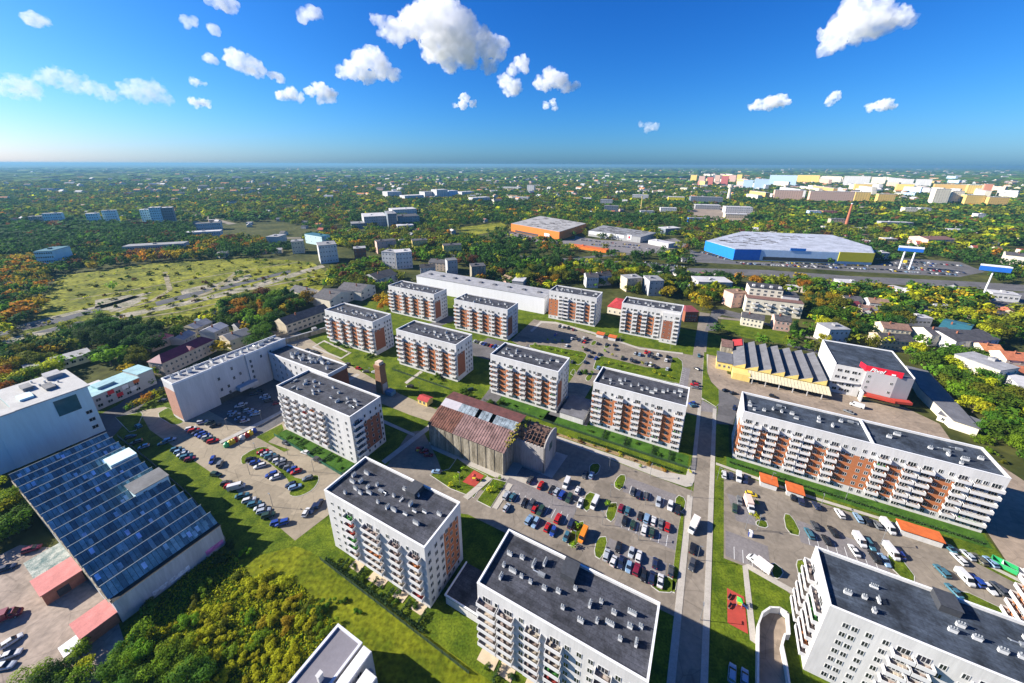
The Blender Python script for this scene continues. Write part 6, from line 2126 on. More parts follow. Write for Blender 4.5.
# --- chimneys
t = tag(empty('factory_chimney', (*P(846, 225), 0)), 'red brick factory chimney rising from the trees', 'chimney')
MB().cyl((0, 0, 0), (0, 0, 44), 3.0, 1.6, n=10).build('shaft', mat('chimney_red', (.38, .13, .07), .9, .12, .3), t)
MB().cyl((0, 0, 44), (0, 0, 45.5), 2.0, 2.0, n=10).build('rim', M_RIM, t)
t = tag(empty('water_tower', (*P(728, 201), 0)), 'slim white tower with a wider head, far right of centre', 'tower')
MB().cyl((0, 0, 0), (0, 0, 46), 6, 5, n=10).build('shaft', M_CREAM, t)
MB().cyl((0, 0, 46), (0, 0, 56), 9, 9, n=10).build('tank', M_CREAM, t)
t = tag(empty('mast', (*P(640.5, 212), 0)), 'thin yellow mast among the far trees', 'mast')
MB().cyl((0, 0, 0), (0, 0, 40), 1.2, .8, n=6).build('shaft', M_YELLOW, t)
MB().box(-1.5, 1.5, -1.5, 1.5, 40, 41.5).build('head', M_YELLOW, t)

# --- far slabs and towers of flats (each its own)
SLAB = [  # px left, px right, base y, top y, depth, wall, roof
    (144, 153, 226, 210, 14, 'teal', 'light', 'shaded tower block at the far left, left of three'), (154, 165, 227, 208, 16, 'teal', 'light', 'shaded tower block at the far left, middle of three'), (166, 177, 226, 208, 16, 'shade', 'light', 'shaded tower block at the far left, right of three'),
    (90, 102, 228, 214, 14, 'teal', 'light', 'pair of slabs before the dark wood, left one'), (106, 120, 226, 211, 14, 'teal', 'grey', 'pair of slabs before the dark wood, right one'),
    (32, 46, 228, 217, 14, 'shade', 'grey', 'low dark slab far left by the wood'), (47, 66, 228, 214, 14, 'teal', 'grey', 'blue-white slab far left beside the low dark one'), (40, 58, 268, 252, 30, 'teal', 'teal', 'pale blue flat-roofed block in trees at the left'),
    (187, 222, 241, 233, 16, 'white', 'light', 'long white school-like block left of centre'), (197, 222, 231, 224, 14, 'white', 'grey', 'white block behind the long white one'), (125, 186, 256, 247, 18, 'grey', 'grey', 'long low grey block beyond the waste field'),
    (768 + 5, 801, 201, 190, 18, 'peach', 'light', 'peach slab, leftmost of the front estate row'), (808, 852, 203, 191, 18, 'peach', 'light', 'long peach slab beside the brick chimney'), (853, 868, 203, 192, 18, 'gold', 'light', 'short cream slab right of the long peach one'),
    (876, 893, 204, 194, 18, 'gold', 'light', 'gold-cream slab standing alone in the front estate row'), (931, 946, 205, 189, 24, 'cream', 'light', 'cream tower pair under the gold slab, left one'), (948, 960, 205, 191, 24, 'cream', 'light', 'cream tower pair under the gold slab, right one'), (963, 982, 206, 195, 24, 'gold', 'light', 'gold slab under the orange corner'),
    (986, 1006, 207, 197, 20, 'gold', 'light', 'rightmost cream-gold slab of the front estate row'), (932, 964, 193, 184, 20, 'gold', 'light', 'long gold slab of the upper row'), (965, 979, 195, 185, 20, 'gold', 'light', 'short gold slab of the upper row'), (980, 988, 198, 184, 10, 'coral', 'light', 'coral slab end at the right of the upper row'),
    (768, 795, 186, 175, 20, 'palebl', 'light', 'pale blue slab of the back row'), (796, 818, 183, 175, 20, 'gold', 'light', 'cream slab of the back row'), (820, 840, 183, 176, 20, 'cream', 'light', 'second cream slab of the back row'), (842, 868, 186, 176, 30, 'white', 'light', 'white slab of the back row'),
    (870, 884, 185, 177, 30, 'cream', 'light', 'cream slab with green trees before it'), (886, 898, 186, 178, 30, 'white', 'light', 'white slab beside the cream one'), (900, 912, 186, 179, 30, 'white', 'light', 'white slab further right'), (914, 930, 187, 179, 30, 'white', 'grey', 'row of white slabs at the right end'), (895, 912, 192, 184, 24, 'gold', 'light', 'yellow-green slab above the trees'), (853, 870, 193, 184, 24, 'gold', 'light', 'yellow slab in the middle row'),
    (742, 752, 189, 180, 24, 'palebl', 'light', 'pale blue slab left of the estate'), (753, 767, 190, 179, 24, 'palebl', 'light', 'second pale blue slab left of the estate'),
    (690, 696, 182, 175, 18, 'gold', 'grey', 'yellow tower at the far left of the estate'), (698, 704, 184, 176, 18, 'pink', 'grey', 'rose tower of the far cluster'), (706, 712, 186, 177, 20, 'coral', 'grey', 'coral tower of the far cluster'), (714, 719, 184, 175, 18, 'peach', 'grey', 'peach tower of the far cluster'), (720, 727, 186, 176, 18, 'coral', 'grey', 'second coral tower of the far cluster'), (729, 735, 183, 175, 18, 'pink', 'grey', 'second rose tower of the far cluster'), (736, 741, 182, 174.5, 18, 'gold', 'grey', 'second yellow tower of the far cluster'),
    (365, 388, 228, 217, 60, 'grey', 'light', 'grey office block of the group left of centre'), (389, 398, 229, 214, 50, 'shade', 'grey', 'dark glass office between two pale blocks'), (399, 420, 226, 217, 40, 'grey', 'slate', 'dark-fronted office block of the group'), (393, 417, 218, 210, 40, 'white', 'light', 'white-topped office block behind the group'), (398, 414, 231, 226, 20, 'white', 'light', 'low white hall before the office group'), (352, 368, 229, 224, 30, 'shade', 'grey', 'low dark hall left of the office group'),
    (388, 402, 199, 192, 40, 'white', 'light', 'white block on the far rise, left'), (405, 424, 201, 196, 40, 'white', 'light', 'low white hall on the far rise'), (425, 436, 198, 192, 40, 'white', 'grey', 'white block on the far rise, middle'), (437, 448, 198, 190, 40, 'white', 'light', 'tall white block on the far rise'), (449, 458, 197, 191, 40, 'palebl', 'light', 'bluish block on the far rise'), (462, 474, 196, 192, 30, 'white', 'light', 'white hall right of the far rise'), (473, 490, 202, 198, 30, 'white', 'light', 'white flat hall below the far rise'),
    (502, 520, 190, 187, 30, 'white', 'light', 'long white shed far off in the middle'), (527, 534, 192, 185, 20, 'white', 'grey', 'white tower far off in the middle'), (512, 528, 201, 197, 20, 'white', 'light', 'low white sheds right of the far tower'),
    (600, 612, 206, 200, 30, 'grey', 'grey', 'grey hall in the far trees'), (604, 618, 212, 206, 20, 'shade', 'grey', 'dark hall in the far trees'), (632, 648, 200, 195, 30, 'grey', 'light', 'pale hall in the far trees'), (668, 684, 202, 197, 30, 'lime', 'light', 'yellow-green depot hall in the far trees'), (690, 722, 204, 197, 40, 'shade', 'grey', 'dark blue depot with yellow gates'), (695, 720, 209, 205, 30, 'grey', 'light', 'grey shed row by the depot yard'), (725, 752, 213, 207, 30, 'white', 'light', 'white shed row by the white tower'), (725, 748, 218, 214, 20, 'beige', 'light', 'beige sheds by the depot yard'), (660, 676, 214, 208, 20, 'white', 'light', 'white workshop in the middle distance'), (640, 654, 216, 211, 20, 'white', 'grey', 'white house by the yellow mast'), (688, 706, 222, 218, 12, 'cobalt', 'grey', 'row of blue containers by the depot'),
    (808, 820, 217, 211, 14, 'palebl', 'light', 'pale blue workshop left of the brick chimney'), (822, 836, 216, 211, 14, 'coral', 'brown', 'red-roofed workshop left of the brick chimney'), (830, 845, 224, 219, 12, 'beige', 'grey', 'beige houses under the brick chimney'),
    (903, 916, 215, 208, 16, 'cream', 'light', 'cream house ends below the estate, left'), (919, 930, 213, 208, 16, 'white', 'grey', 'white house ends below the estate, right'), (976, 984, 220, 214, 16, 'white', 'light', 'white gable wall among trees far right'), (950, 976, 234, 230, 20, 'white', 'light', 'long white shed roofs far right'), (880, 912, 227, 222, 14, 'grey', 'light', 'grey shed row right of the brick chimney'), (884, 896, 244, 239, 14, 'yellow', 'light', 'yellow kiosk behind the store corner'), (875, 888, 259, 253, 16, 'white', 'light', 'white shed right of the yellow store corner'),
]
for (x0, x1, yb, yt, d, w, rf, lab) in SLAB:
    hh = HT((x0, yb), yt)
    n = max(3, int((x1 - x0) / 2.2))
    r = max(2, int(hh / 4.5))
    slant = (x1 - x0) * (.03 if x0 > 500 else -.06)
    bld('town_block', lab, 'building', (x0, yb), (x1, yb + slant), d, hh, w, rf, 'flat', 3, n if yt > 184 else 0, r if yt > 184 else 0, parts=False, grp='blocks far out in the town')

ES = np.random.default_rng(31)
EXTRA = []
for k in range(46):
    qx, qy = ES.uniform(742, 1000), ES.uniform(179.5, 200)
    if qx > 950 and qy < 188:
        continue
    wl = ES.choice(['cream', 'gold', 'peach', 'white', 'cream', 'palebl'])
    wpx = ES.uniform(8, 22)
    o = bld('town_block', '', 'building', (qx, qy), (qx + wpx, qy + wpx * ES.choice([.05, .16])), 16, ES.uniform(17, 34), wl, 'light', 'flat', 3, int(wpx / 2), 4, parts=False, grp='blocks far out in the town')
    EXTRA.append((o, dict(cream='cream', gold='golden', peach='peach', white='white', palebl='pale blue')[wl] + ' slab in the crowded far estate', qx))
for k in range(16):
    qx, qy = ES.uniform(690, 742), ES.uniform(176, 187)
    wl = ES.choice(['coral', 'gold', 'peach', 'pink', 'cream'])
    wpx = ES.uniform(4, 8)
    o = bld('town_block', '', 'building', (qx, qy), (qx + wpx, qy + wpx * .12), 16, ES.uniform(25, 40), wl, 'light', 'flat', 3, 3, 5, parts=False, grp='blocks far out in the town')
    EXTRA.append((o, dict(cream='cream', gold='golden', peach='peach', coral='coral', pink='rose')[wl] + ' tower in the far left part of the estate', qx))
# --- scattered houses between the trees, each an object of its own up to the count limit
HR = np.random.default_rng(5)
HOUSES = []


def scatter_houses(poly, n, grp_roofs=('slate', 'red', 'brown', 'grey', 'light'), pr=(.3, .2, .2, .2, .1)):
    pp = np.array([P(*q) for q in poly])
    lo, hi = pp.min(0), pp.max(0)
    got = 0
    tries = 0
    while got < n and tries < n * 30:
        tries += 1
        # even in the picture: draw pixels, not metres
        qx = HR.uniform(min(p[0] for p in poly), max(p[0] for p in poly))
        qy = HR.uniform(min(p[1] for p in poly), max(p[1] for p in poly))
        if not inside(np.array([[qx, qy]]), poly)[0]:
            continue
        w = np.array(P(qx, qy))
        if not free(w[None])[0]:
            continue
        L, D, h = HR.uniform(8, 14), HR.uniform(7, 10), HR.uniform(3, 5.5)
        rot = TH + HR.choice([0, .3, -.5, 1.2, .8]) + HR.normal(0, .08)
        rf = HR.choice(list(grp_roofs), p=pr)
        wl = HR.choice(['white', 'cream', 'beige', 'grey', 'grey', 'pink', 'beige'])
        c, s = math.cos(rot), math.sin(rot)
        keepout([w, w + (L * c, L * s), w + (L * c - D * s, L * s + D * c), w + (-D * s, D * c)], 1.5)
        HOUSES.append((w, L, D, h, rot, rf, wl))
        got += 1


scatter_houses([(200, 300), (225, 235), (330, 232), (480, 232), (505, 262), (505, 285), (470, 262), (330, 245), (300, 240)], 26)
scatter_houses([(505, 262), (700, 262), (720, 300), (690, 296), (610, 270), (520, 275)], 14)
scatter_houses([(715, 280), (1020, 292), (1020, 350), (960, 320), (860, 320), (720, 315)], 18)
scatter_houses([(0, 195), (140, 188), (330, 190), (330, 232), (200, 225), (0, 250)], 95, pr=(.2, .25, .2, .15, .2))
scatter_houses([(330, 190), (510, 188), (510, 232), (430, 222), (330, 222)], 60)
scatter_houses([(510, 190), (690, 190), (690, 225), (600, 228), (510, 220)], 60)
scatter_houses([(690, 206), (1020, 208), (1020, 255), (880, 248), (690, 238)], 64)
scatter_houses([(0, 262), (60, 255), (30, 300), (0, 300)], 4)
FARHOUSES = MB()
FH_COUNT = 0
HOUSES.sort(key=lambda t: t[0][0] ** 2 + t[0][1] ** 2)
HOUSE_OBJS = []
house_cache = {}
ROOFK = list(ROOFS)
WALLK = ['white', 'cream', 'beige', 'grey', 'pink', 'yellow', 'coral']
ROOFNAME = dict(slate='dark', red='red', brown='brown', grey='grey', light='pale', teal='teal', felt='dark', orange='orange', mid='grey', storeblue='grey')


def house_mb(L, D, h, flat=False):
    b = MB().box(0, L, 0, D, 0, h, bottom=False)
    n0 = len(b.f)
    r = MB()
    if flat:
        r.box(-.2, L + .2, -.2, D + .2, h, h + .4)
    else:
        gable_roof(r, L, D, h, D * .33)
    b.add(r)
    b.m = [0] * n0 + [1 if q == 0 else 0 for q in r.m]
    for i in range(int(L / 3)):
        for z in ([1.6] if h < 5 else [1.6, 4.6]):
            x = (i + .5) * 3
            b.face([(x - .6, -.04, z - .7), (x + .6, -.04, z - .7), (x + .6, -.04, z + .7), (x - .6, -.04, z + .7)], 2)
    return b


for k, (w, L, D, h, rot, rf, wl) in enumerate(HOUSES[:270]):
    key = (k % 14)
    if key not in house_cache:
        house_cache[key] = house_mb(L, D, h, k % 4 == 3).mesh('house', [WALLS['white'], ROOFS['red'], M_GLASS])
    o = link('house', house_cache[key], None, (w[0], w[1], 0), rot)
    setmat(o, WALLS[wl], 0)
    setmat(o, ROOFS[rf], 1)
    o['category'] = 'house'
    o['group'] = 'small houses among the trees'
    HOUSE_OBJS.append((o, ROOFNAME[rf], Q(*w)[0], w))
# the town towards the horizon: far more houses than one could count
rest = [(w, L, D, h, rot, rf, wl) for (w, L, D, h, rot, rf, wl) in HOUSES[270:]]
for k in range(900):
    qx, qy = HR.uniform(0, 1024), 168.5 + 40 * HR.beta(1.1, 2.2)
    w = np.array(P(qx, qy))
    if not free(w[None])[0]:
        continue
    if HR.random() < .5 and (qx < 130):
        continue
    f = 1 + (np.hypot(*w) / 6000)
    rest.append((w, HR.uniform(9, 30) * f, HR.uniform(8, 14) * f, HR.uniform(4, 10) * min(f, 1.6), HR.uniform(0, 3), HR.choice(['slate', 'red', 'brown', 'grey', 'light'], p=[.25, .2, .15, .2, .2]), HR.choice(['white', 'cream', 'beige', 'pink', 'white', 'grey'])))
for (w, L, D, h, rot, rf, wl) in rest:
    b = MB().box(0, L, 0, D, 0, h, bottom=False)
    n0 = len(b.f)
    r = MB()
    gable_roof(r, L, D, h, D * .3)
    b.add(r)
    b.m = [WALLK.index(wl)] * n0 + [len(WALLK) + ROOFK.index(rf) if q == 0 else WALLK.index(wl) for q in r.m]
    FARHOUSES.add(b, (w[0], w[1], 0), rot)
o = FARHOUSES.build('distant_town', [WALLS[k] for k in WALLK] + [ROOFS[k] for k in ROOFK])
tag(o, 'countless small houses of the town reaching to the horizon', 'houses', None, 'stuff')
# ------------------------------------------------------------------ trees, shrubs, woods
TR = np.random.default_rng(21)
LEAFCOL = {
    'dark green': ((0.016, 0.045, 0.010), (0.036, 0.078, 0.012)), 'green': ((0.034, 0.085, 0.007), (0.07, 0.14, 0.010)), 'light green': ((0.07, 0.14, 0.006), (0.13, 0.21, 0.010)),
    'olive': ((0.062, 0.078, 0.007), (0.125, 0.135, 0.010)), 'yellow': ((0.20, 0.15, 0.008), (0.36, 0.26, 0.014)), 'orange': ((0.24, 0.11, 0.008), (0.42, 0.19, 0.014)), 'rust-brown': ((0.085, 0.036, 0.014), (0.15, 0.065, 0.022)),
    'yellow-green': ((0.17, 0.185, 0.006), (0.32, 0.31, 0.010))}
for k_ in LEAFCOL:
    f_ = 1.6 if k_ == 'light green' else 1.9 if k_ == 'yellow-green' else 1.45 if 'green' in k_ or k_ == 'olive' else 1.15
    LEAFCOL[k_] = tuple(tuple(min(.5, c * f_) for c in q) for q in LEAFCOL[k_])
LEAFM = {}
for nm, (a, b) in LEAFCOL.items():
    m = mat('leaf_' + nm.replace(' ', '_').replace('-', '_'), a, 0.85, 0.1, 0.55, col2=b, spec=0.15, rnd=0.18, fine=0.35)
    LEAFM[nm] = m
    n_ = m.node_tree
    bs_ = next(q for q in n_.nodes if q.type == 'BSDF_PRINCIPLED')
    src = bs_.inputs['Base Color'].links[0].from_socket
    tl = n_.nodes.new('ShaderNodeBsdfTranslucent')
    ms = n_.nodes.new('ShaderNodeMixShader')
    ms.inputs[0].default_value = .45
    n_.links.new(src, tl.inputs[0])
    n_.links.new(bs_.outputs[0], ms.inputs[1])
    n_.links.new(tl.outputs[0], ms.inputs[2])
    n_.links.new(ms.outputs[0], next(q for q in n_.nodes if q.type == 'OUTPUT_MATERIAL').inputs[0])
M_BARK = mat('bark', (.08, .06, .045), .95, .3, 2)


def leaf_cloud(n, kind, seed, leaf):
    """unit tree crown (height 1, base at 0): leaf-sized faces spread over overlapping clumps"""
    r = np.random.default_rng(seed)
    if kind == 'broad':
        nb = 15
        C = np.c_[r.normal(0, .19, nb), r.normal(0, .19, nb), r.uniform(.34, .80, nb)]
        S = r.uniform(.13, .23, nb) * (1.15 - .5 * np.abs(C[:, 2] - .5))
    elif kind == 'tall':
        nb = 16
        z = np.linspace(.16, .92, nb)
        C = np.c_[r.normal(0, .07, nb), r.normal(0, .07, nb), z]
        S = np.interp(z, [.1, .35, .95], [.15, .2, .07])
    else:   # shrub
        nb = 13
        C = np.c_[r.normal(0, .36, nb), r.normal(0, .36, nb), r.uniform(.18, .68, nb)]
        S = r.uniform(.2, .36, nb)
    w = S ** 2
    idx = r.choice(nb, n, p=w / w.sum())
    d = r.normal(0, 1, (n, 3))
    d /= np.linalg.norm(d, axis=1, keepdims=True)
    rad = S[idx] * (r.uniform(.55, 1.08, n))
    c = C[idx] + d * rad[:, None] * np.array([1, 1, .8])
    c[:, 2] = np.maximum(c[:, 2], .03)
    nrm = d + r.normal(0, .38, (n, 3)) + np.array([0, 0, .45])
    nrm /= np.linalg.norm(nrm, axis=1, keepdims=True)
    t = np.cross(nrm, r.normal(0, 1, (n, 3)))
    t /= np.linalg.norm(t, axis=1, keepdims=True)
    b = np.cross(nrm, t)
    s = (leaf * r.uniform(.6, 1.4, n))[:, None]
    v = np.stack([c - s * t, c - s * b * .75 + s * t * .2, c + s * t, c + s * b * .75 - s * t * .1], 1).reshape(-1, 3)
    return v


def np_mesh(name, v, nper, mats, mi=None):
    me = bpy.data.meshes.new(name)
    nv = len(v)
    nf = nv // nper
    me.vertices.add(nv)
    me.vertices.foreach_set('co', v.astype(np.float32).ravel())
    me.loops.add(nv)
    me.loops.foreach_set('vertex_index', np.arange(nv, dtype=np.int32))
    me.polygons.add(nf)
    me.polygons.foreach_set('loop_start', np.arange(0, nv, nper, dtype=np.int32))
    me.polygons.foreach_set('loop_total', np.full(nf, nper, np.int32))
    for m in mats:
        me.materials.append(m)
    if mi is not None:
        me.polygons.foreach_set('material_index', mi.astype(np.int32))
    me.update(calc_edges=True)
    return me


def trunk_mb(kind):
    b = MB()
    if kind == 'tall':
        b.cyl((0, 0, 0), (0, 0, .85), .022, .006, n=6)
    else:
        b.cyl((0, 0, 0), (.01, 0, .4), .028, .018, n=7)
        for k in range(5):
            a = k * 1.26
            b.cyl((.01, 0, .34), (.2 * math.cos(a), .2 * math.sin(a), .62 + .04 * (k % 3)), .014, .004, n=5)
    return b


CROWNS = {'broad': [np_mesh('crown', leaf_cloud(4000, 'broad', 100 + k, .021), 4, [LEAFM['green']]) for k in range(5)],
          'tall': [np_mesh('crown', leaf_cloud(2800, 'tall', 200 + k, .02), 4, [LEAFM['green']]) for k in range(3)],
          'shrub': [np_mesh('shrub', leaf_cloud(2400, 'shrub', 300 + k, .045), 4, [LEAFM['green']]) for k in range(5)]}
TRUNK = {k: trunk_mb(k).mesh('trunk', [M_BARK]) for k in ('broad', 'tall')}


def quads_of(b):
    out = []
    for f in b.f:
        if len(f) == 4:
            out += [b.v[i] for i in f]
    return np.array(out)


SMALL = {}
for kd in ('broad', 'tall'):
    SMALL[kd] = []
    tq = quads_of(trunk_mb(kd))
    for k in range(4):
        lv = leaf_cloud(1500, kd, 400 + k, .035)
        v = np.concatenate([tq, lv])
        mi = np.r_[np.ones(len(tq) // 4), np.zeros(len(lv) // 4)]
        SMALL[kd].append(np_mesh('tree', v, 4, [LEAFM['green'], M_BARK], mi))

PTS = []       # (x, y, height, colour, kind, zone words)
BLOCKED = []


def wpoly(px):
    return np.array([P(x, max(y, 166.5)) for x, y in px])


def zone(poly, spacing, hrange, mix, kind='broad', keep=1.0, jit=.42, words='', px=True, check=True):
    pp = wpoly(poly) if px else np.array([AB(*q) for q in poly])
    lo, hi = pp.min(0), pp.max(0)
    gx, gy = np.meshgrid(np.arange(lo[0], hi[0] + spacing, spacing), np.arange(lo[1], hi[1] + spacing, spacing))
    p = np.c_[gx.ravel(), gy.ravel()]
    p += TR.uniform(-jit, jit, p.shape) * spacing
    p = p[inside(p, pp)]
    p = p[TR.random(len(p)) < keep]
    if check and len(p):
        p = p[free(p)]
    if spacing > 11 and len(p) > 40:
        fa = np.sin(p[:, 0] / 31 + 1) + np.sin(p[:, 1] / 37 + p[:, 0] / 90) + np.sin((p[:, 0] - p[:, 1]) / 53) + np.sin(p[:, 0] / 140 + p[:, 1] / 110)
        p = p[TR.random(len(p)) < np.clip(1.0 + (fa + 1.0) * .45, .12, 1)]
    names = list(mix)
    w = np.array([mix[n] for n in names], float)
    ci = TR.choice(len(names), len(p), p=w / w.sum())
    if len(p) > 300:      # stands of one kind, as they grow
        fb = np.sin(p[:, 0] / 45 + 2) + np.sin(p[:, 1] / 60) + np.sin((p[:, 0] + p[:, 1]) / 80)
        for q in range(len(p)):
            if fb[q] > .9 and 'dark green' in names and TR.random() < .75:
                ci[q] = names.index('dark green')
            elif fb[q] < -1.0 and 'olive' in names and TR.random() < .6:
                ci[q] = names.index('olive')
    hh = TR.uniform(hrange[0], hrange[1], len(p))
    for q, c, h in zip(p, ci, hh):
        PTS.append((q[0], q[1], h, names[c], kind if kind != 'mix' else ('tall' if TR.random() < .25 else 'broad')))


def spot(px, py, h, col, kind='broad'):
    x, y = P(px, py)
    PTS.append((x, y, h, col, kind))


MIXG = {'dark green': 4, 'green': 4, 'olive': 2, 'light green': 1}
MIXA = {'dark green': 4, 'green': 2.6, 'olive': 4.2, 'yellow-green': .8, 'yellow': .32, 'orange': .2, 'rust-brown': .55}
# lower left
spot(60, 690, 6, 'light green')
zone([(30, 700), (62, 676), (88, 660), (118, 655), (150, 648), (190, 656), (215, 695)], 4.8, (5, 8), {'green': 3, 'light green': 5, 'dark green': .6, 'yellow-green': 1.5}, check=False)
for q in [(143, 640, 6, 'light green'), (82, 658, 5, 'light green'), (150, 615, 4, 'green'), (3, 520, 11, 'light green'), (18, 512, 10, 'yellow-green'), (-6, 530, 10, 'green'), (10, 538, 9, 'green'), (-10, 508, 11, 'yellow-green'), (30, 520, 8, 'green'), (-14, 548, 9, 'green'), (-20, 566, 9, 'olive'), (-22, 530, 10, 'green'), (14, 534, 8, 'light green'), (36, 512, 7, 'green')]:
    spot(*q)
for q in [(0, 402, 13, 'orange'), (12, 395, 12, 'dark green'), (22, 390, 12, 'yellow-green'), (38, 384, 12, 'light green'), (50, 378, 12, 'yellow-green'), (58, 372, 10, 'light green'), (4, 388, 12, 'orange'), (10, 376, 12, 'yellow'), (80, 362, 7, 'olive'), (112, 366, 13, 'light green'), (100, 362, 9, 'green'), (126, 372, 6, 'yellow'), (133, 373, 7, 'yellow'), (143, 376, 6, 'yellow-green'), (148, 378, 5, 'olive'), (152, 378, 6, 'green'),
          (136, 408, 4.5, 'olive', 'tall'), (143, 405, 5, 'yellow', 'tall'), (149, 401, 6, 'orange', 'tall'), (155, 398, 5, 'yellow-green', 'tall'), (161, 395, 5, 'olive', 'tall'), (130, 411, 4, 'green'), (152, 385, 5, 'green'), (225, 352, 9, 'yellow'), (219, 352, 8, 'yellow'), (232, 345, 8, 'olive'),
          (113, 290, 10, 'light green'), (30, 318, 13, 'orange'), (24, 312, 12, 'orange'), (40, 310, 12, 'yellow'), (34, 273, 13, 'yellow'), (46, 272, 12, 'orange'), (27, 276, 11, 'yellow'), (100, 315, 5, 'light green'), (98, 262, 13, 'orange'), (110, 260, 13, 'yellow'), (148, 258, 13, 'yellow'), (140, 256, 12, 'yellow'), (240, 276, 8, 'green')]:
    spot(*q)
zone([(85, 348), (90, 325), (130, 318), (150, 325), (165, 345), (150, 362), (128, 356), (105, 350)], 9, (11, 17), {'dark green': 6, 'green': 1}, 'mix')
zone([(-20, 372), (-20, 352), (30, 345), (80, 340), (88, 352), (30, 362), (0, 372)], 9, (7, 12), {'dark green': 4, 'olive': 2, 'yellow': .8, 'green': 1}, 'mix')
zone([(-20, 420), (-20, 372), (60, 350), (70, 360), (60, 372), (20, 390)], 8, (8, 12), {'dark green': 2, 'olive': 2, 'yellow-green': 2, 'orange': .6}, 'broad', .7)
zone([(150, 330), (185, 322), (218, 318), (232, 318), (240, 332), (200, 325), (180, 340), (160, 338)], 8, (7, 11), {'olive': 3, 'green': 2, 'yellow-green': 1, 'dark green': 2})
zone([(215, 316), (262, 298), (300, 288), (318, 296), (310, 306), (282, 322), (284, 338), (268, 350), (255, 340), (237, 338), (230, 322)], 8, (9, 15), {'green': 3, 'dark green': 2.5, 'light green': 1.2, 'yellow': .7, 'orange': .8, 'olive': 1.5, 'rust-brown': .6}, 'mix')
zone([(322, 290), (328, 275), (345, 268), (375, 262), (388, 275), (402, 281), (385, 292), (345, 292)], 9, (8, 13), {'green': 3, 'light green': 1, 'olive': 2, 'yellow-green': 1, 'rust-brown': .6, 'dark green': 1})
zone([(376, 302), (390, 298), (392, 308), (380, 312)], 6, (7, 9), {'yellow': 2, 'orange': 1})
zone([(180, 320), (260, 296), (320, 275), (322, 283), (262, 304), (190, 328)], 7, (2.5, 5), {'yellow-green': 3, 'olive': 2, 'green': 1}, 'shrub', .5, check=False)
zone([(-20, 262), (60, 250), (130, 240), (250, 238), (300, 250), (255, 259), (60, 273), (-20, 292)], 10, (9, 14), {'dark green': 3, 'orange': 1.2, 'yellow': 1.6, 'olive': 2, 'green': 1.5, 'rust-brown': .6}, 'broad', .85)
zone([(-40, 232), (60, 224), (130, 228), (190, 228), (195, 247), (100, 252), (-40, 266)], 10, (13, 18), {'dark green': 8, 'rust-brown': .3, 'green': .6}, 'broad', .95)
zone([(300, 240), (330, 235), (480, 240), (520, 262), (600, 262), (690, 272), (740, 285), (700, 298), (640, 284), (560, 284), (525, 288), (480, 268), (420, 262), (350, 250)], 9, (9, 15), MIXA, 'mix', .92)
zone([(690, 300), (700, 315), (712, 308), (735, 300), (735, 285), (700, 290)], 9, (9, 13), {'olive': 2, 'yellow': 2, 'orange': 1, 'green': 1.5, 'yellow-green': 1})
zone([(735, 282), (900, 291), (1040, 300), (1040, 330), (985, 352), (960, 340), (925, 325), (850, 345), (830, 338), (800, 330), (812, 300), (735, 300)], 8.5, (8, 14), {'green': 3, 'olive': 3, 'dark green': 2, 'yellow-green': 1, 'yellow': .9, 'orange': .4}, 'broad', .85)
for q in [(812, 306, 14, 'yellow'), (820, 312, 14, 'yellow'), (832, 306, 13, 'yellow'), (826, 318, 12, 'yellow'), (804, 292, 14, 'orange'), (814, 290, 15, 'light green'), (800, 283, 13, 'yellow'), (822, 345, 10, 'yellow-green'), (816, 352, 9, 'olive'), (806, 350, 8, 'green'), (792, 348, 7, 'green'), (872, 350, 11, 'olive'), (880, 346, 10, 'yellow-green'), (748, 352, 8, 'dark green', 'tall'), (716, 333, 9, 'dark green', 'tall'), (762, 346, 9, 'green', 'tall'),
          (793, 334, 12, 'dark green', 'tall'), (798, 340, 9, 'green'), (788, 342, 6, 'olive')]:
    spot(*q)
zone([(905, 362), (915, 345), (940, 352), (975, 362), (985, 385), (1015, 395), (1050, 410), (1060, 500), (1020, 470), (985, 438), (955, 402), (930, 378)], 7.5, (8, 13), {'green': 5, 'light green': 2.2, 'olive': 2, 'dark green': 1, 'yellow-green': 1})
zone([(940, 425), (985, 438), (1018, 470), (1005, 478), (975, 445)], 5, (2, 4), {'light green': 1, 'olive': 1}, 'shrub', .5, check=False)
zone([(0, 345), (0, 325), (110, 300), (250, 270), (320, 262), (320, 280), (230, 305), (120, 325), (40, 348)], 9, (1.2, 3.2), {'yellow-green': 3, 'olive': 3, 'green': 2, 'rust-brown': .5}, 'shrub', .5, check=False)
zone([(60, 275), (250, 258), (310, 262), (200, 290), (60, 310)], 11, (1.2, 3.5), {'yellow-green': 3, 'olive': 3, 'green': 2, 'rust-brown': 1}, 'shrub', .6, check=False)
zone([(-30, 350), (-30, 258), (45, 262), (50, 290), (38, 312), (15, 335), (0, 352)], 9, (7, 13), {'dark green': 3, 'green': 2, 'olive': 2, 'orange': 1.3, 'yellow': .8, 'yellow-green': .8}, 'broad', .9)
zone([(0, 352), (60, 330), (90, 324), (95, 330), (60, 340), (20, 356)], 7, (4, 8), {'dark green': 3, 'olive': 2, 'rust-brown': .6, 'green': 1}, 'mix', .8, check=False)
zone([(555, 283), (610, 288), (628, 294), (690, 300), (690, 284), (640, 279), (600, 276)], 8, (8, 13), MIXA, 'mix', .9)
zone([(470, 283), (545, 293), (560, 285), (525, 279), (480, 274)], 8, (7, 11), MIXA, 'mix', .9)
zone([(130, 372), (150, 362), (168, 372), (160, 382), (150, 384), (140, 380)], 7, (4, 7), {'dark green': 2, 'yellow': 1, 'yellow-green': 1, 'green': 2}, 'broad', .9)
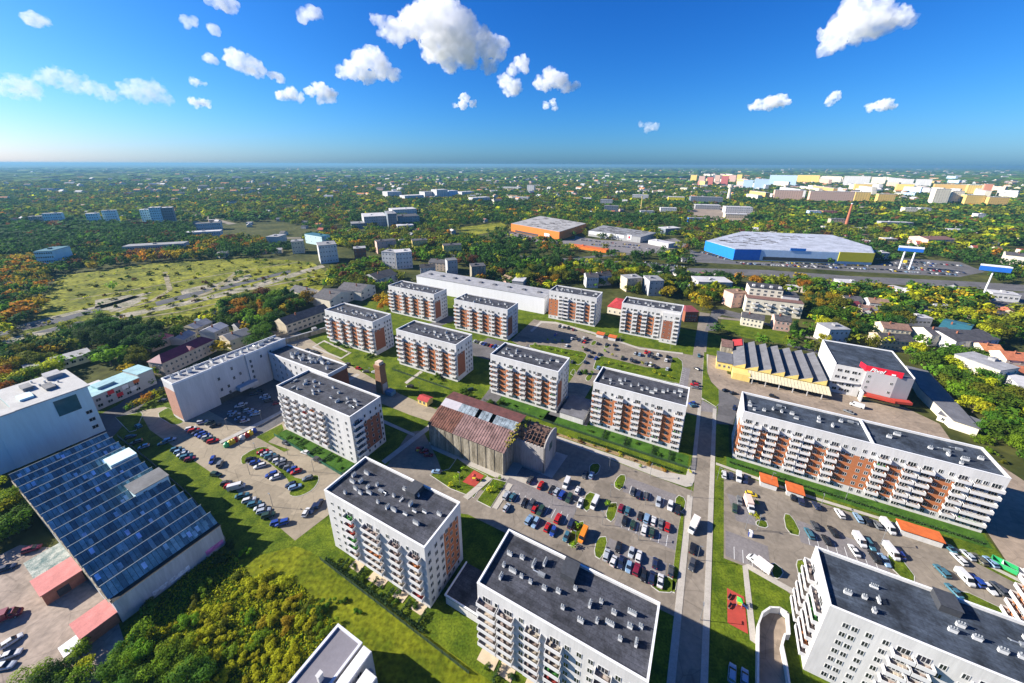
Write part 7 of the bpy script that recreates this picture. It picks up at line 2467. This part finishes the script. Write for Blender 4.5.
zone([(60, 352), (100, 352), (130, 352), (150, 364), (128, 372), (100, 366), (75, 362)], 8, (7, 11), {'dark green': 4, 'green': 2, 'olive': 1}, 'mix', .9)
# general tree cover of the town
zone([(-60, 262), (-60, 215), (250, 215), (340, 236), (520, 262), (700, 270), (760, 270), (1080, 290), (1080, 215), (700, 215), (250, 215), (-60, 215)], 11.5, (8, 14), MIXA, 'mix', .74)
zone([(-60, 222), (-60, 197), (1080, 197), (1080, 222)], 15, (8, 14), MIXA, 'broad', .85)
NFAR0 = len(PTS)
zone([(-80, 197), (-80, 183), (1100, 183), (1100, 197)], 21, (9, 14), MIXA, 'broad', .95, check=True)
zone([(-80, 183), (-80, 174), (1100, 174), (1100, 183)], 52, (10, 15), MIXG, 'wood', .9, check=False)
zone([(-80, 174), (-80, 168), (1100, 168), (1100, 174)], 190, (11, 17), MIXG, 'wood', .8, check=False)

# shrubs of the thicket beside the factory hall
zone([(222, 602), (250, 578), (285, 582), (312, 600), (330, 628), (300, 660), (285, 700), (170, 700), (150, 642), (185, 612)], 3.7, (1.5, 3.3), {'yellow-green': 8, 'olive': 1, 'light green': 2, 'yellow': 1}, 'shrub', .95, check=False)
for q in [(245, 555, 2.2, 'light green'), (205, 590, 2.5, 'light green'), (232, 545, 2.5, 'dark green'), (222, 560, 3, 'dark green'), (150, 605, 3, 'green'), (215, 575, 2.2, 'green'), (196, 600, 2.4, 'olive'), (238, 575, 2.4, 'olive'), (345, 602, 1.6, 'green'), (357, 612, 1.3, 'green'), (400, 590, 1.6, 'green'), (318, 612, 2.6, 'green'), (326, 606, 2.2, 'green')]:
    spot(*q, 'shrub')
# garden shrubs by the blocks
GS = [(a, 49 + (k * 7 % 5) * .6, 1.2 + .2 * (k % 4)) for k, a in enumerate((-92, -88.5, -83, -77, -71, -69.5, -64, -58, -33, -26.5, -21, -15))] + [(a, 148 + (k * 5 % 4), 1.2 + .3 * (k % 3)) for k, a in enumerate((-90, -84, -77, -70, -62, -36, -26, -15, -5, 3))] + [(a, 77.5 + (k % 3) * 1.2, 1.2 + .3 * (k % 3)) for k, a in enumerate((-163, -158, -154, -146, -137, -126, -121))] + \
     [(a, 148.5 + (k * 3 % 4), 1.4) for k, a in enumerate((-158, -150, -142, -133, -125, -226, -216, -204, -196, -190, -186))] + [(a, 157.5, 1.0) for a in (25, 33, 52, 60, 68, 88)]
GS = [(a, b, h * .75) for a, b, h in GS]
for a, b, h in GS:
    x, y = AB(a, b)
    PTS.append((x, y, h, ['green', 'light green', 'dark green'][int(a * 3) % 3], 'shrub'))
for k in range(9):
    x, y = AB(-50 + k * 6, 139.6 + (k % 2))
    PTS.append((x, y, .9 + .2 * (k % 3), ['orange', 'yellow-green', 'rust-brown', 'yellow'][k % 4], 'shrub'))
# young trees of the car courts
for x, y in [(535, 346), (548, 349), (556, 351), (563, 353), (569, 355), (577, 357), (548, 341), (555, 341), (562, 342), (583, 349), (592, 374), (602, 365), (609, 364), (617, 366), (625, 368), (634, 370), (622, 358), (612, 356), (654, 373), (660, 376), (669, 378), (642, 364), (651, 366), (605, 352), (450, 487), (463, 470), (458, 478), (489, 492), (496, 488), (500, 479), (577, 527), (617, 487), (574, 547), (607, 505), (757, 505), (719, 475), (756, 518), (640, 467), (690, 473)]:
    PTS.append((*P(x, y), TR.uniform(1.7, 2.6), ['yellow-green', 'light green', 'light green'][int(x) % 3], 'tall'))
for x, y in [(585, 374), (370, 357), (438, 378), (462, 392), (490, 403), (500, 404), (467, 398), (345, 347), (338, 345), (560, 402)]:
    PTS.append((*P(x, y), 3.2, 'green', 'shrub'))

INDIV, FARP = [], []
shr = [p for p in PTS if p[4] == 'shrub']
tre = [p for p in PTS if p[4] in ('broad', 'tall')]
vis = lambda p: -25 < Q(p[0], p[1], p[2] * .5)[0] < 1049 and 150 < Q(p[0], p[1], p[2] * .5)[1] < 715
app = lambda p: p[2] / math.sqrt(p[0] ** 2 + p[1] ** 2 + CAMH ** 2)
tre = [p for p in tre if vis(p)]
shr = [p for p in shr if vis(p)]
tre.sort(key=app, reverse=True)
shr.sort(key=app, reverse=True)
NT_ = 292
INDIV = tre[:NT_] + shr[:285]
TREES = []
for (x, y, h, col, kind) in INDIV:
    rot = TR.uniform(0, 6.28)
    dist = math.sqrt(x * x + y * y + CAMH ** 2)
    if kind == 'shrub':
        o = link('shrub', CROWNS['shrub'][TR.integers(5)], None, (x, y, 0), rot, (h, h, h * TR.uniform(.8, 1.15)))
        setmat(o, LEAFM[col])
        o['category'] = 'shrub'
        o['group'] = 'shrubs and bushes'
    else:
        wd = h * (TR.uniform(.9, 1.25) if kind == 'broad' else TR.uniform(.85, 1.1))
        if h / dist * FPX > 15:
            o = empty('tree', (x, y, 0), rot)
            o.scale = (wd, wd, h)
            link('trunk', TRUNK[kind], o)
            setmat(link('crown', CROWNS[kind][TR.integers(len(CROWNS[kind]))], o), LEAFM[col])
        else:
            o = link('tree', SMALL[kind][TR.integers(4)], None, (x, y, 0), rot, (wd, wd, h))
            setmat(o, LEAFM[col])
        o['category'] = 'tree'
        o['group'] = 'trees round the estate and town'
    TREES.append((o, col, h, kind, x, y))

# --- everything beyond: one mass of woodland
far = tre[NT_:] + shr[285:] + [p for p in PTS if p[4] == 'wood' and vis(p)]


def ico(sub):
    import bmesh
    bm = bmesh.new()
    bmesh.ops.create_icosphere(bm, subdivisions=sub, radius=1.0)
    v = np.array([q.co[:] for q in bm.verts])
    f = np.array([[q.index for q in fc.verts] for fc in bm.faces])
    bm.free()
    return v, f


I2, I1 = ico(2), ico(1)
FV, FF, FC = [], [], []
base = 0
pal = {k: (np.array(a) + np.array(b)) / 2 for k, (a, b) in LEAFCOL.items()}
TEMPL = [leaf_cloud(105, 'broad', 600 + k, .095) for k in range(10)]
TEMPS = [leaf_cloud(26, 'broad', 700 + k, .19) for k in range(8)]
TEMPB = [leaf_cloud(30, 'shrub', 800 + k, .17) for k in range(6)]
for (x, y, h, col, kind) in far:
    dist = math.hypot(x, y)
    c = pal[col] * TR.uniform(.85, 1.5)
    if kind == 'wood':
        v, f = I1
        j = TR.uniform(.5, 1.3, len(v))[:, None]
        wv = (.62 * 52 if dist < 4200 else .6 * 190) * TR.uniform(.7, 1.15)
        p = v * j * np.array([wv, wv, h * .75]) + np.array([x, y, h * .2])
    else:
        v = TEMPB[TR.integers(6)] if kind == 'shrub' else (TEMPL[TR.integers(10)] if dist < 1000 else TEMPS[TR.integers(8)])
        a_ = TR.uniform(0, 6.28)
        rt = np.array([[math.cos(a_), -math.sin(a_), 0], [math.sin(a_), math.cos(a_), 0], [0, 0, 1]])
        wv = h * (TR.uniform(.9, 1.35) if dist < 1000 else TR.uniform(1.3, 1.9))
        p = (v @ rt.T) * np.array([wv, wv, h]) + np.array([x, y, 0])
        n_ = len(v) // 4
        q_ = np.arange(n_)[:, None] * 4
        f = np.concatenate([q_ + np.array([[0, 1, 2]]), q_ + np.array([[0, 2, 3]])])
    p[:, 2] = np.maximum(p[:, 2], .2)
    FV.append(p)
    FF.append(f + base)
    cc = np.tile(np.r_[c, 1.0], (len(v), 1))
    if kind != 'wood':
        cc[:, :3] *= np.repeat(TR.uniform(.75, 1.25, len(v) // 4), 4)[:, None]
    FC.append(cc)
    base += len(v)
FV, FF, FC = np.concatenate(FV), np.concatenate(FF), np.concatenate(FC)
me = bpy.data.meshes.new('woodland')
me.vertices.add(len(FV))
me.vertices.foreach_set('co', FV.astype(np.float32).ravel())
me.loops.add(len(FF) * 3)
me.loops.foreach_set('vertex_index', FF.astype(np.int32).ravel())
me.polygons.add(len(FF))
me.polygons.foreach_set('loop_start', np.arange(0, len(FF) * 3, 3, dtype=np.int32))
me.polygons.foreach_set('loop_total', np.full(len(FF), 3, np.int32))
at = me.color_attributes.new('leaf_colour', 'FLOAT_COLOR', 'POINT')
at.data.foreach_set('color', FC.astype(np.float32).ravel())
me.update(calc_edges=True)
wm = W_('woodland_leaves', (.05, .07, .02), rough=.9, var=.4, scale=.35, spec=.1)
nt_ = wm.node_tree
an = nt_.nodes.new('ShaderNodeAttribute')
an.attribute_name = 'leaf_colour'
bs_ = next(n for n in nt_.nodes if n.type == 'BSDF_PRINCIPLED')
rp_ = next(n for n in nt_.nodes if n.type == 'VALTORGB')
rp_.color_ramp.elements[0].color = (.55, .55, .55, 1)
rp_.color_ramp.elements[1].color = (1.4, 1.4, 1.3, 1)
mx_ = nt_.nodes.new('ShaderNodeMix')
mx_.data_type = 'RGBA'
mx_.blend_type = 'MULTIPLY'
mx_.inputs[0].default_value = 1
nt_.links.new(an.outputs['Color'], mx_.inputs[6])
nt_.links.new(rp_.outputs[0], mx_.inputs[7])
nt_.links.new(mx_.outputs[2], bs_.inputs['Base Color'])
tl_ = nt_.nodes.new('ShaderNodeBsdfTranslucent')
ms_ = nt_.nodes.new('ShaderNodeMixShader')
ms_.inputs[0].default_value = .35
nt_.links.new(mx_.outputs[2], tl_.inputs[0])
nt_.links.new(bs_.outputs[0], ms_.inputs[1])
nt_.links.new(tl_.outputs[0], ms_.inputs[2])
nt_.links.new(ms_.outputs[0], next(q for q in nt_.nodes if q.type == 'OUTPUT_MATERIAL').inputs[0])
me.materials.append(wm)
o = link('woodland', me)
tag(o, 'mass of mixed green and autumn trees covering the town to the horizon', 'woodland', None, 'stuff')

# undergrowth of the thicket and rough grass of the meadow (nobody could count it)
def ground_cover(name, label, poly, n, leaf, hgt, mats_, seed):
    r = np.random.default_rng(seed)
    pp = wpoly(poly)
    lo, hi = pp.min(0), pp.max(0)
    p = r.uniform(lo, hi, (n * 3, 2))
    p = p[inside(p, pp)][:n]
    n = len(p)
    c = np.c_[p, r.uniform(.02, hgt, n)]
    t = r.normal(0, 1, (n, 3))
    t /= np.linalg.norm(t, axis=1, keepdims=True)
    b = np.cross(t, r.normal(0, 1, (n, 3)))
    b /= np.linalg.norm(b, axis=1, keepdims=True)
    s = (leaf * r.uniform(.5, 1.5, n))[:, None]
    v = np.stack([c - s * t, c - s * b * .6, c + s * t, c + s * b * .6], 1).reshape(-1, 3)
    o = link(name, np_mesh(name, v, 4, mats_, r.integers(0, len(mats_), n)))
    tag(o, label, name.replace('_', ' '), None, 'stuff')


ground_cover('undergrowth', 'low tangled undergrowth between the yellow-green shrubs', [(200, 560), (232, 552), (250, 578), (300, 585), (335, 625), (300, 690), (130, 700), (125, 630), (160, 600)], 26000, .30, .7, [LEAFM['olive'], LEAFM['yellow-green'], LEAFM['yellow-green'], LEAFM['green']], 3)
# ------------------------------------------------------------------ clouds: real bodies of mist high above the town
CL = np.random.default_rng(8)
M_CLOUD = bpy.data.materials.new('cloud_mist')
M_CLOUD.use_nodes = True
nt_ = M_CLOUD.node_tree
nt_.nodes.clear()
N_ = nt_.nodes.new
L_ = nt_.links.new
co_ = N_('ShaderNodeOutputMaterial')
vp = N_('ShaderNodeVolumePrincipled')
vp.inputs['Color'].default_value = (1, 1, 1, 1)
vp.inputs['Anisotropy'].default_value = 0.0
g_ = N_('ShaderNodeNewGeometry')
nz_ = N_('ShaderNodeTexNoise')
nz_.inputs['Scale'].default_value = .011
nz_.inputs['Detail'].default_value = 6
nz_.inputs['Roughness'].default_value = .6
L_(g_.outputs['Position'], nz_.inputs['Vector'])
mp_ = N_('ShaderNodeMapRange')
mp_.inputs[1].default_value = .33
mp_.inputs[2].default_value = .72
mp_.inputs[3].default_value = 0
mp_.inputs[4].default_value = CLOUD_D
L_(nz_.outputs['Fac'], mp_.inputs[0])
L_(mp_.outputs[0], vp.inputs['Density'])
L_(vp.outputs[0], co_.inputs['Volume'])
TEXC = []
for sz, nm in ((110.0, 'puff_large'), (45.0, 'puff_small')):
    t_ = bpy.data.textures.new(nm, 'CLOUDS')
    t_.noise_scale = sz
    t_.noise_depth = 3
    TEXC.append(t_)


def ray(px, py):
    a, b = (px - PCX) / FPX, (py - PCY) / FPX
    c, s = math.cos(PITCH), math.sin(PITCH)
    d = np.array([a, c - b * s, -s - b * c])
    return d / np.linalg.norm(d)


M_CLOUD_THIN = M_CLOUD.copy()
M_CLOUD_THIN.name = 'cloud_veil'
next(n for n in M_CLOUD_THIN.node_tree.nodes if n.type == 'MAP_RANGE').inputs[4].default_value = CLOUD_D * .3
CLOUDS = []


def cloud(lab, puffs, alt):
    """puffs: (px, py, radius px) read off the sky; the body stands alt metres up"""
    c = np.mean([(p[0], p[1]) for p in puffs], 0)
    d = ray(*c)
    dist = (alt - CAMH) / d[2]
    origin = d * dist + np.array([0, 0, CAMH])
    b = MB()
    v, f = ico(2)
    for (x, y, r) in puffs:
        q = ray(x, y)
        q = q * (dist / (q @ d)) + np.array([0, 0, CAMH]) - origin
        R_ = r * dist / FPX * .92
        q = q + d * CL.normal(0, R_ * .25)
        n0 = len(b.v)
        b.v += [tuple(q + R_ * np.array([1, 1, .9]) * k) for k in v]
        b.f += [[n0 + int(i) for i in t] for t in f]
        b.m += [0] * len(f)
    o = b.build('cloud', M_CLOUD, None, tuple(origin))
    rm = o.modifiers.new('r', 'REMESH')
    rm.mode = 'VOXEL'
    rmin = min(p[2] for p in puffs) * dist / FPX
    rm.voxel_size = max(rmin / 7, 5)
    for t_, s_ in zip(TEXC, (1.5, 1.3)):
        dm = o.modifiers.new('d', 'DISPLACE')
        dm.texture = t_
        dm.texture_coords = 'GLOBAL'
        dm.strength = rmin * s_
        dm.mid_level = .5
    dg = bpy.context.evaluated_depsgraph_get()
    me_ = bpy.data.meshes.new_from_object(o.evaluated_get(dg))
    o.modifiers.clear()
    o.data = me_
    o.data.materials.clear()
    o.data.materials.append(M_CLOUD_THIN if alt < 1080 else M_CLOUD)
    tag(o, lab, 'cloud', 'small white clouds')
    return o


cloud('biggest puffy white cloud with grey underside, top centre', [(378, 20, 6), (386, 32, 7), (398, 32, 11), (414, 24, 14), (430, 16, 16), (446, 18, 18), (458, 30, 18), (440, 42, 20), (460, 48, 18), (428, 54, 9), (448, 62, 10), (478, 40, 14), (492, 52, 12), (498, 44, 9), (488, 66, 8), (468, 62, 8)], 1200)
cloud('domed white cloud left of the biggest one', [(342, 72, 6), (352, 70, 9), (364, 62, 11), (374, 60, 11), (380, 70, 10), (392, 76, 7), (366, 76, 8), (358, 56, 5)], 1150)
cloud('ragged cloud pair just right of the biggest one, stacked', [(520, 62, 7), (512, 70, 6), (524, 70, 5), (504, 82, 7), (514, 86, 8), (508, 90, 6)], 1150)
cloud('small domed cloud with a trailing right end, right of the ragged pair', [(540, 82, 7), (550, 76, 8), (558, 80, 9), (566, 86, 6), (574, 86, 4), (545, 86, 6)], 1150)
cloud('tiny pointed cloud under the biggest one', [(464, 99, 5), (462, 104, 5), (472, 104, 4), (455, 106, 3)], 1150)
cloud('tiny double cloud below the small domed one', [(545, 105, 4), (552, 103, 4), (554, 108, 3)], 1150)
cloud('second largest cloud, with ragged top, cut by the top edge at the right', [(835, 36, 10), (846, 26, 13), (856, 14, 13), (872, 18, 13), (886, 20, 9), (898, 18, 7), (828, 44, 6), (860, 30, 10), (850, 4, 8)], 1200)
cloud('low flat cloud left of the right-hand sliver', [(758, 104, 5), (768, 102, 6), (778, 100, 6), (784, 102, 4), (750, 106, 3)], 1150)
cloud('thin slanted sliver of cloud at the right', [(836, 92, 3), (833, 97, 4), (829, 100, 3)], 1150)
cloud('small faint flat cloud farthest to the right', [(870, 106, 3), (878, 104, 4), (886, 104, 4), (892, 105, 3)], 1150)
cloud('small cloud low over the horizon right of centre', [(648, 127, 5), (654, 126, 4), (640, 124, 3)], 1000)
cloud('white cloud with tail in the left half, second row', [(230, 56, 6), (238, 62, 8), (248, 66, 8), (256, 70, 7), (270, 76, 4), (278, 78, 4)], 1150)
cloud('small rounded cloud below the tailed one, left of two', [(281, 96, 5), (290, 95, 6), (298, 97, 4)], 1100)
cloud('small rounded cloud below the tailed one, right of two', [(310, 92, 5), (320, 90, 7), (328, 96, 7), (318, 100, 4)], 1100)
cloud('little cloud at the top edge, left of centre', [(214, 0, 7), (224, 3, 8), (232, 6, 5)], 1200)
cloud('little square cloud high between two larger ones', [(303, 17, 6), (311, 15, 6), (316, 18, 4)], 1200)
cloud('small wisp above the tailed cloud', [(208, 60, 4), (214, 62, 3)], 1150)
cloud('small flat wisp left of the rounded pair', [(194, 83, 4), (202, 85, 3)], 1100)
cloud('small flat wisp under the other flat wisp', [(194, 103, 4), (202, 104, 4), (207, 105, 3)], 1100)
cloud('tiny wisp high at the left', [(28, 20, 4), (36, 21, 5), (44, 22, 3)], 1200)
cloud('tiny round puff high left of the tailed cloud', [(187, 24, 4), (192, 24, 4)], 1200)
cloud('tiny puff right of the high round puff', [(213, 31, 4), (216, 33, 3)], 1200)
cloud('long ragged cloud bank at the far left, left end', [(46, 78, 6), (58, 80, 7), (70, 84, 7), (80, 88, 6)], 1050)
cloud('long ragged cloud bank at the far left, middle', [(90, 90, 5), (100, 92, 6), (112, 97, 5)], 1050)
cloud('long ragged cloud bank at the far left, right end', [(128, 92, 7), (140, 90, 8), (152, 92, 8), (164, 98, 5), (140, 100, 5)], 1050)
cloud('pale flat cloud at the left edge', [(8, 90, 6), (20, 88, 7), (32, 92, 5)], 1050)
# ------------------------------------------------------------------ sky, sun, haze, camera
SUN = Vector((-44.2, 4.4, 24.0)).normalized()
SUN_EL = math.asin(SUN.z)
SUN_AZ = math.atan2(SUN.x, SUN.y)
w = bpy.data.worlds.new('World')
SC.world = w
w.use_nodes = True
nt = w.node_tree
nt.nodes.clear()
out = nt.nodes.new('ShaderNodeOutputWorld')
bg = nt.nodes.new('ShaderNodeBackground')
sky = nt.nodes.new('ShaderNodeTexSky')
sky.sky_type = 'NISHITA'
sky.sun_disc = False
sky.sun_elevation = SUN_EL
sky.sun_rotation = SUN_AZ % (2 * math.pi)
sky.altitude = 120
sky.air_density = 1.0
sky.dust_density = 0.7
sky.ozone_density = 4.0
sp_ = nt.nodes.new('ShaderNodeSeparateColor')
cc_ = nt.nodes.new('ShaderNodeCombineColor')
nt.links.new(sky.outputs[0], sp_.inputs[0])
for k in range(3):
    pw_ = nt.nodes.new('ShaderNodeMath')
    pw_.operation = 'POWER'
    pw_.inputs[1].default_value = SKY_POW[k]
    ml_ = nt.nodes.new('ShaderNodeMath')
    ml_.operation = 'MULTIPLY'
    ml_.inputs[1].default_value = SKY_TINT[k]
    nt.links.new(sp_.outputs[k], pw_.inputs[0])
    nt.links.new(pw_.outputs[0], ml_.inputs[0])
    nt.links.new(ml_.outputs[0], cc_.inputs[k])
nt.links.new(cc_.outputs[0], bg.inputs[0])
bg.inputs[1].default_value = SKY_STR
nt.links.new(bg.outputs[0], out.inputs[0])

sl = bpy.data.lights.new('sun', 'SUN')
sl.energy = SUN_STR
sl.angle = R(0.53)
sl.color = (1.0, 0.93, 0.82)
so = bpy.data.objects.new('sun', sl)
COL.objects.link(so)
so.location = (-200, 0, 300)
so.rotation_euler = SUN.to_track_quat('Z', 'Y').to_euler()

if HAZE > 0:
    hz = MB().box(-32000, 32000, -400, 42000, -1.0, 130.0)
    hm = bpy.data.materials.new('haze_air')
    hm.use_nodes = True
    hn = hm.node_tree
    hn.nodes.clear()
    ho = hn.nodes.new('ShaderNodeOutputMaterial')
    hv = hn.nodes.new('ShaderNodeVolumePrincipled')
    hv.inputs['Color'].default_value = HAZE_COL
    hv.inputs['Density'].default_value = HAZE
    hv.inputs['Anisotropy'].default_value = HAZE_G
    hn.links.new(hv.outputs[0], ho.inputs['Volume'])
    o = hz.build('haze', hm)
    o['kind'] = 'stuff'

cd = bpy.data.cameras.new('camera')
cd.sensor_fit = 'HORIZONTAL'
cd.sensor_width = 36.0
cd.lens = 36.0 * FPX / 1024.0
cd.shift_y = -(341.5 - PCY) / 1024.0
cd.clip_start = 1.0
cd.clip_end = 150000.0
co = bpy.data.objects.new('camera', cd)
COL.objects.link(co)
co.location = (0, 0, CAMH)
co.rotation_euler = (Matrix.Rotation(math.pi / 2 - PITCH, 3, 'X') @ Matrix.Rotation(ROLL, 3, 'Z')).to_euler()
SC.camera = co
SC.view_settings.view_transform = 'Standard'
SC.view_settings.look = 'None'
SC.view_settings.gamma = 1.0
SC.view_settings.use_curve_mapping = False
SC.view_settings.exposure = EXPO
SC.cycles.use_denoising = True
SC.cycles.max_bounces = 8
SC.cycles.diffuse_bounces = 1
SC.cycles.glossy_bounces = 2
SC.cycles.transmission_bounces = 2
SC.cycles.volume_bounces = 6
# ------------------------------------------------------------------ words for the many: what each one is beside
LAND = [('the saw-tooth factory hall', 150, 520), ('the pink-roofed corner hut', 105, 615), ('the factory tower', 50, 430), ('the teal-roofed workshop', 110, 395), ('the pale L-shaped building', 225, 385), ('the purple-roofed tenement', 190, 355),
        ('the grey tenement row', 308, 325), ('the western car park', 270, 475), ('the stepped bottom-edge building', 350, 650), ('the meadow block', 400, 545), ('the bottom-edge block', 570, 610), ('the corner block', 900, 620), ('the longest block', 860, 460),
        ('the street-side brick block', 640, 405), ('the block behind the ruin', 528, 380), ('the rusty-roofed ruin', 490, 440), ('the brick tower', 386, 380), ('the red-roofed kiosk', 426, 400), ('the seven-stack balcony block', 330, 420),
        ('the yellow saw-tooth works', 770, 370), ('the red-signed store', 865, 380), ('the beige flat-roofed hall', 1000, 375), ('the white modern hall', 965, 335), ('the stepped cream house', 772, 300), ('the long white warehouse', 480, 290),
        ('the right end back block', 650, 325), ('the wide-balcony back block', 575, 305), ('the waste ground', 160, 285), ('the dark wood', 90, 238), ('the orange store', 545, 232), ('the grey store', 620, 238), ('the blue store', 740, 255), ('the twin-legged pylon', 905, 262),
        ('the pole sign', 982, 295), ('the brick chimney', 848, 215), ('the white tower', 728, 195), ('the office group', 392, 222), ('the winged white block', 398, 262), ('the office slab', 332, 258), ('the far estate', 880, 195), ('the far left towers', 150, 220), ('the grey villa', 592, 280), ('the long white block', 205, 237), ('the small playground', 738, 605), ('the red-tiled houses', 1000, 360)]
_ONES = ['', 'first', 'second', 'third', 'fourth', 'fifth', 'sixth', 'seventh', 'eighth', 'ninth', 'tenth', 'eleventh', 'twelfth', 'thirteenth', 'fourteenth', 'fifteenth', 'sixteenth', 'seventeenth', 'eighteenth', 'nineteenth']
_TENS = {2: ('twenty', 'twentieth'), 3: ('thirty', 'thirtieth'), 4: ('forty', 'fortieth'), 5: ('fifty', 'fiftieth'), 6: ('sixty', 'sixtieth')}


def ordinal(n):
    if n < 20:
        return _ONES[n]
    a, b = divmod(n, 10)
    return _TENS[a][1] if b == 0 else _TENS[a][0] + '-' + _ONES[b]


def beside(px, py):
    nm, lx, ly = min(LAND, key=lambda q: (q[1] - px) ** 2 + 2.2 * (q[2] - py) ** 2)
    dx, dy = px - lx, py - ly
    if abs(dx) > 1.2 * abs(dy):
        return ('right of ' if dx > 0 else 'left of ') + nm
    return ('below ' if dy > 0 else 'beyond ') + nm


def number(items):
    """items: (object, label, px); equal labels are told apart by their order across the photograph"""
    by = {}
    for o, l, x in items:
        by.setdefault(l, []).append((x, o))
    for l, v in by.items():
        if len(v) == 1:
            v[0][1]['label'] = l
            continue
        v.sort(key=lambda t: t[0])
        for k, (x, o) in enumerate(v):
            o['label'] = '%s, %s one from left' % (l, ordinal(k + 1))


number([(o, '%s %s %s' % (c, k.replace('big van', 'large van'), pl), x) for o, c, k, pl, x in CARS])
items = []
for o, col, h, kind, x, y in TREES:
    px, py = Q(x, y, 0)
    if kind == 'shrub':
        w = ('low ' if h < 1.6 else 'big ' if h > 3.4 else '') + col + ' shrub '
    else:
        w = ('young ' if h < 4 else 'tall ' if h > 11.5 else '') + ('slender ' if kind == 'tall' else '') + col + ' tree '
    items.append((o, w + beside(px, py), px))
number(items)
number([(o, '%s-roofed house in the trees %s' % (rf, beside(*Q(*w))), x) for o, rf, x, w in HOUSE_OBJS])
number(EXTRA)
number([(o, 'slim grey street lamp ' + beside(x, Q(o.location[0], o.location[1])[1]), x) for o, x in LAMPS])
number([(o, 'short clipped hedge between gardens ' + beside(*Q(o.location[0], o.location[1])), Q(o.location[0], o.location[1])[0]) for o in HEDGES if not o.get('label')])
for o in SC.objects:
    if o.parent is not None:
        for k in ('label', 'category', 'group'):
            if k in o and k != 'label':
                del o[k]
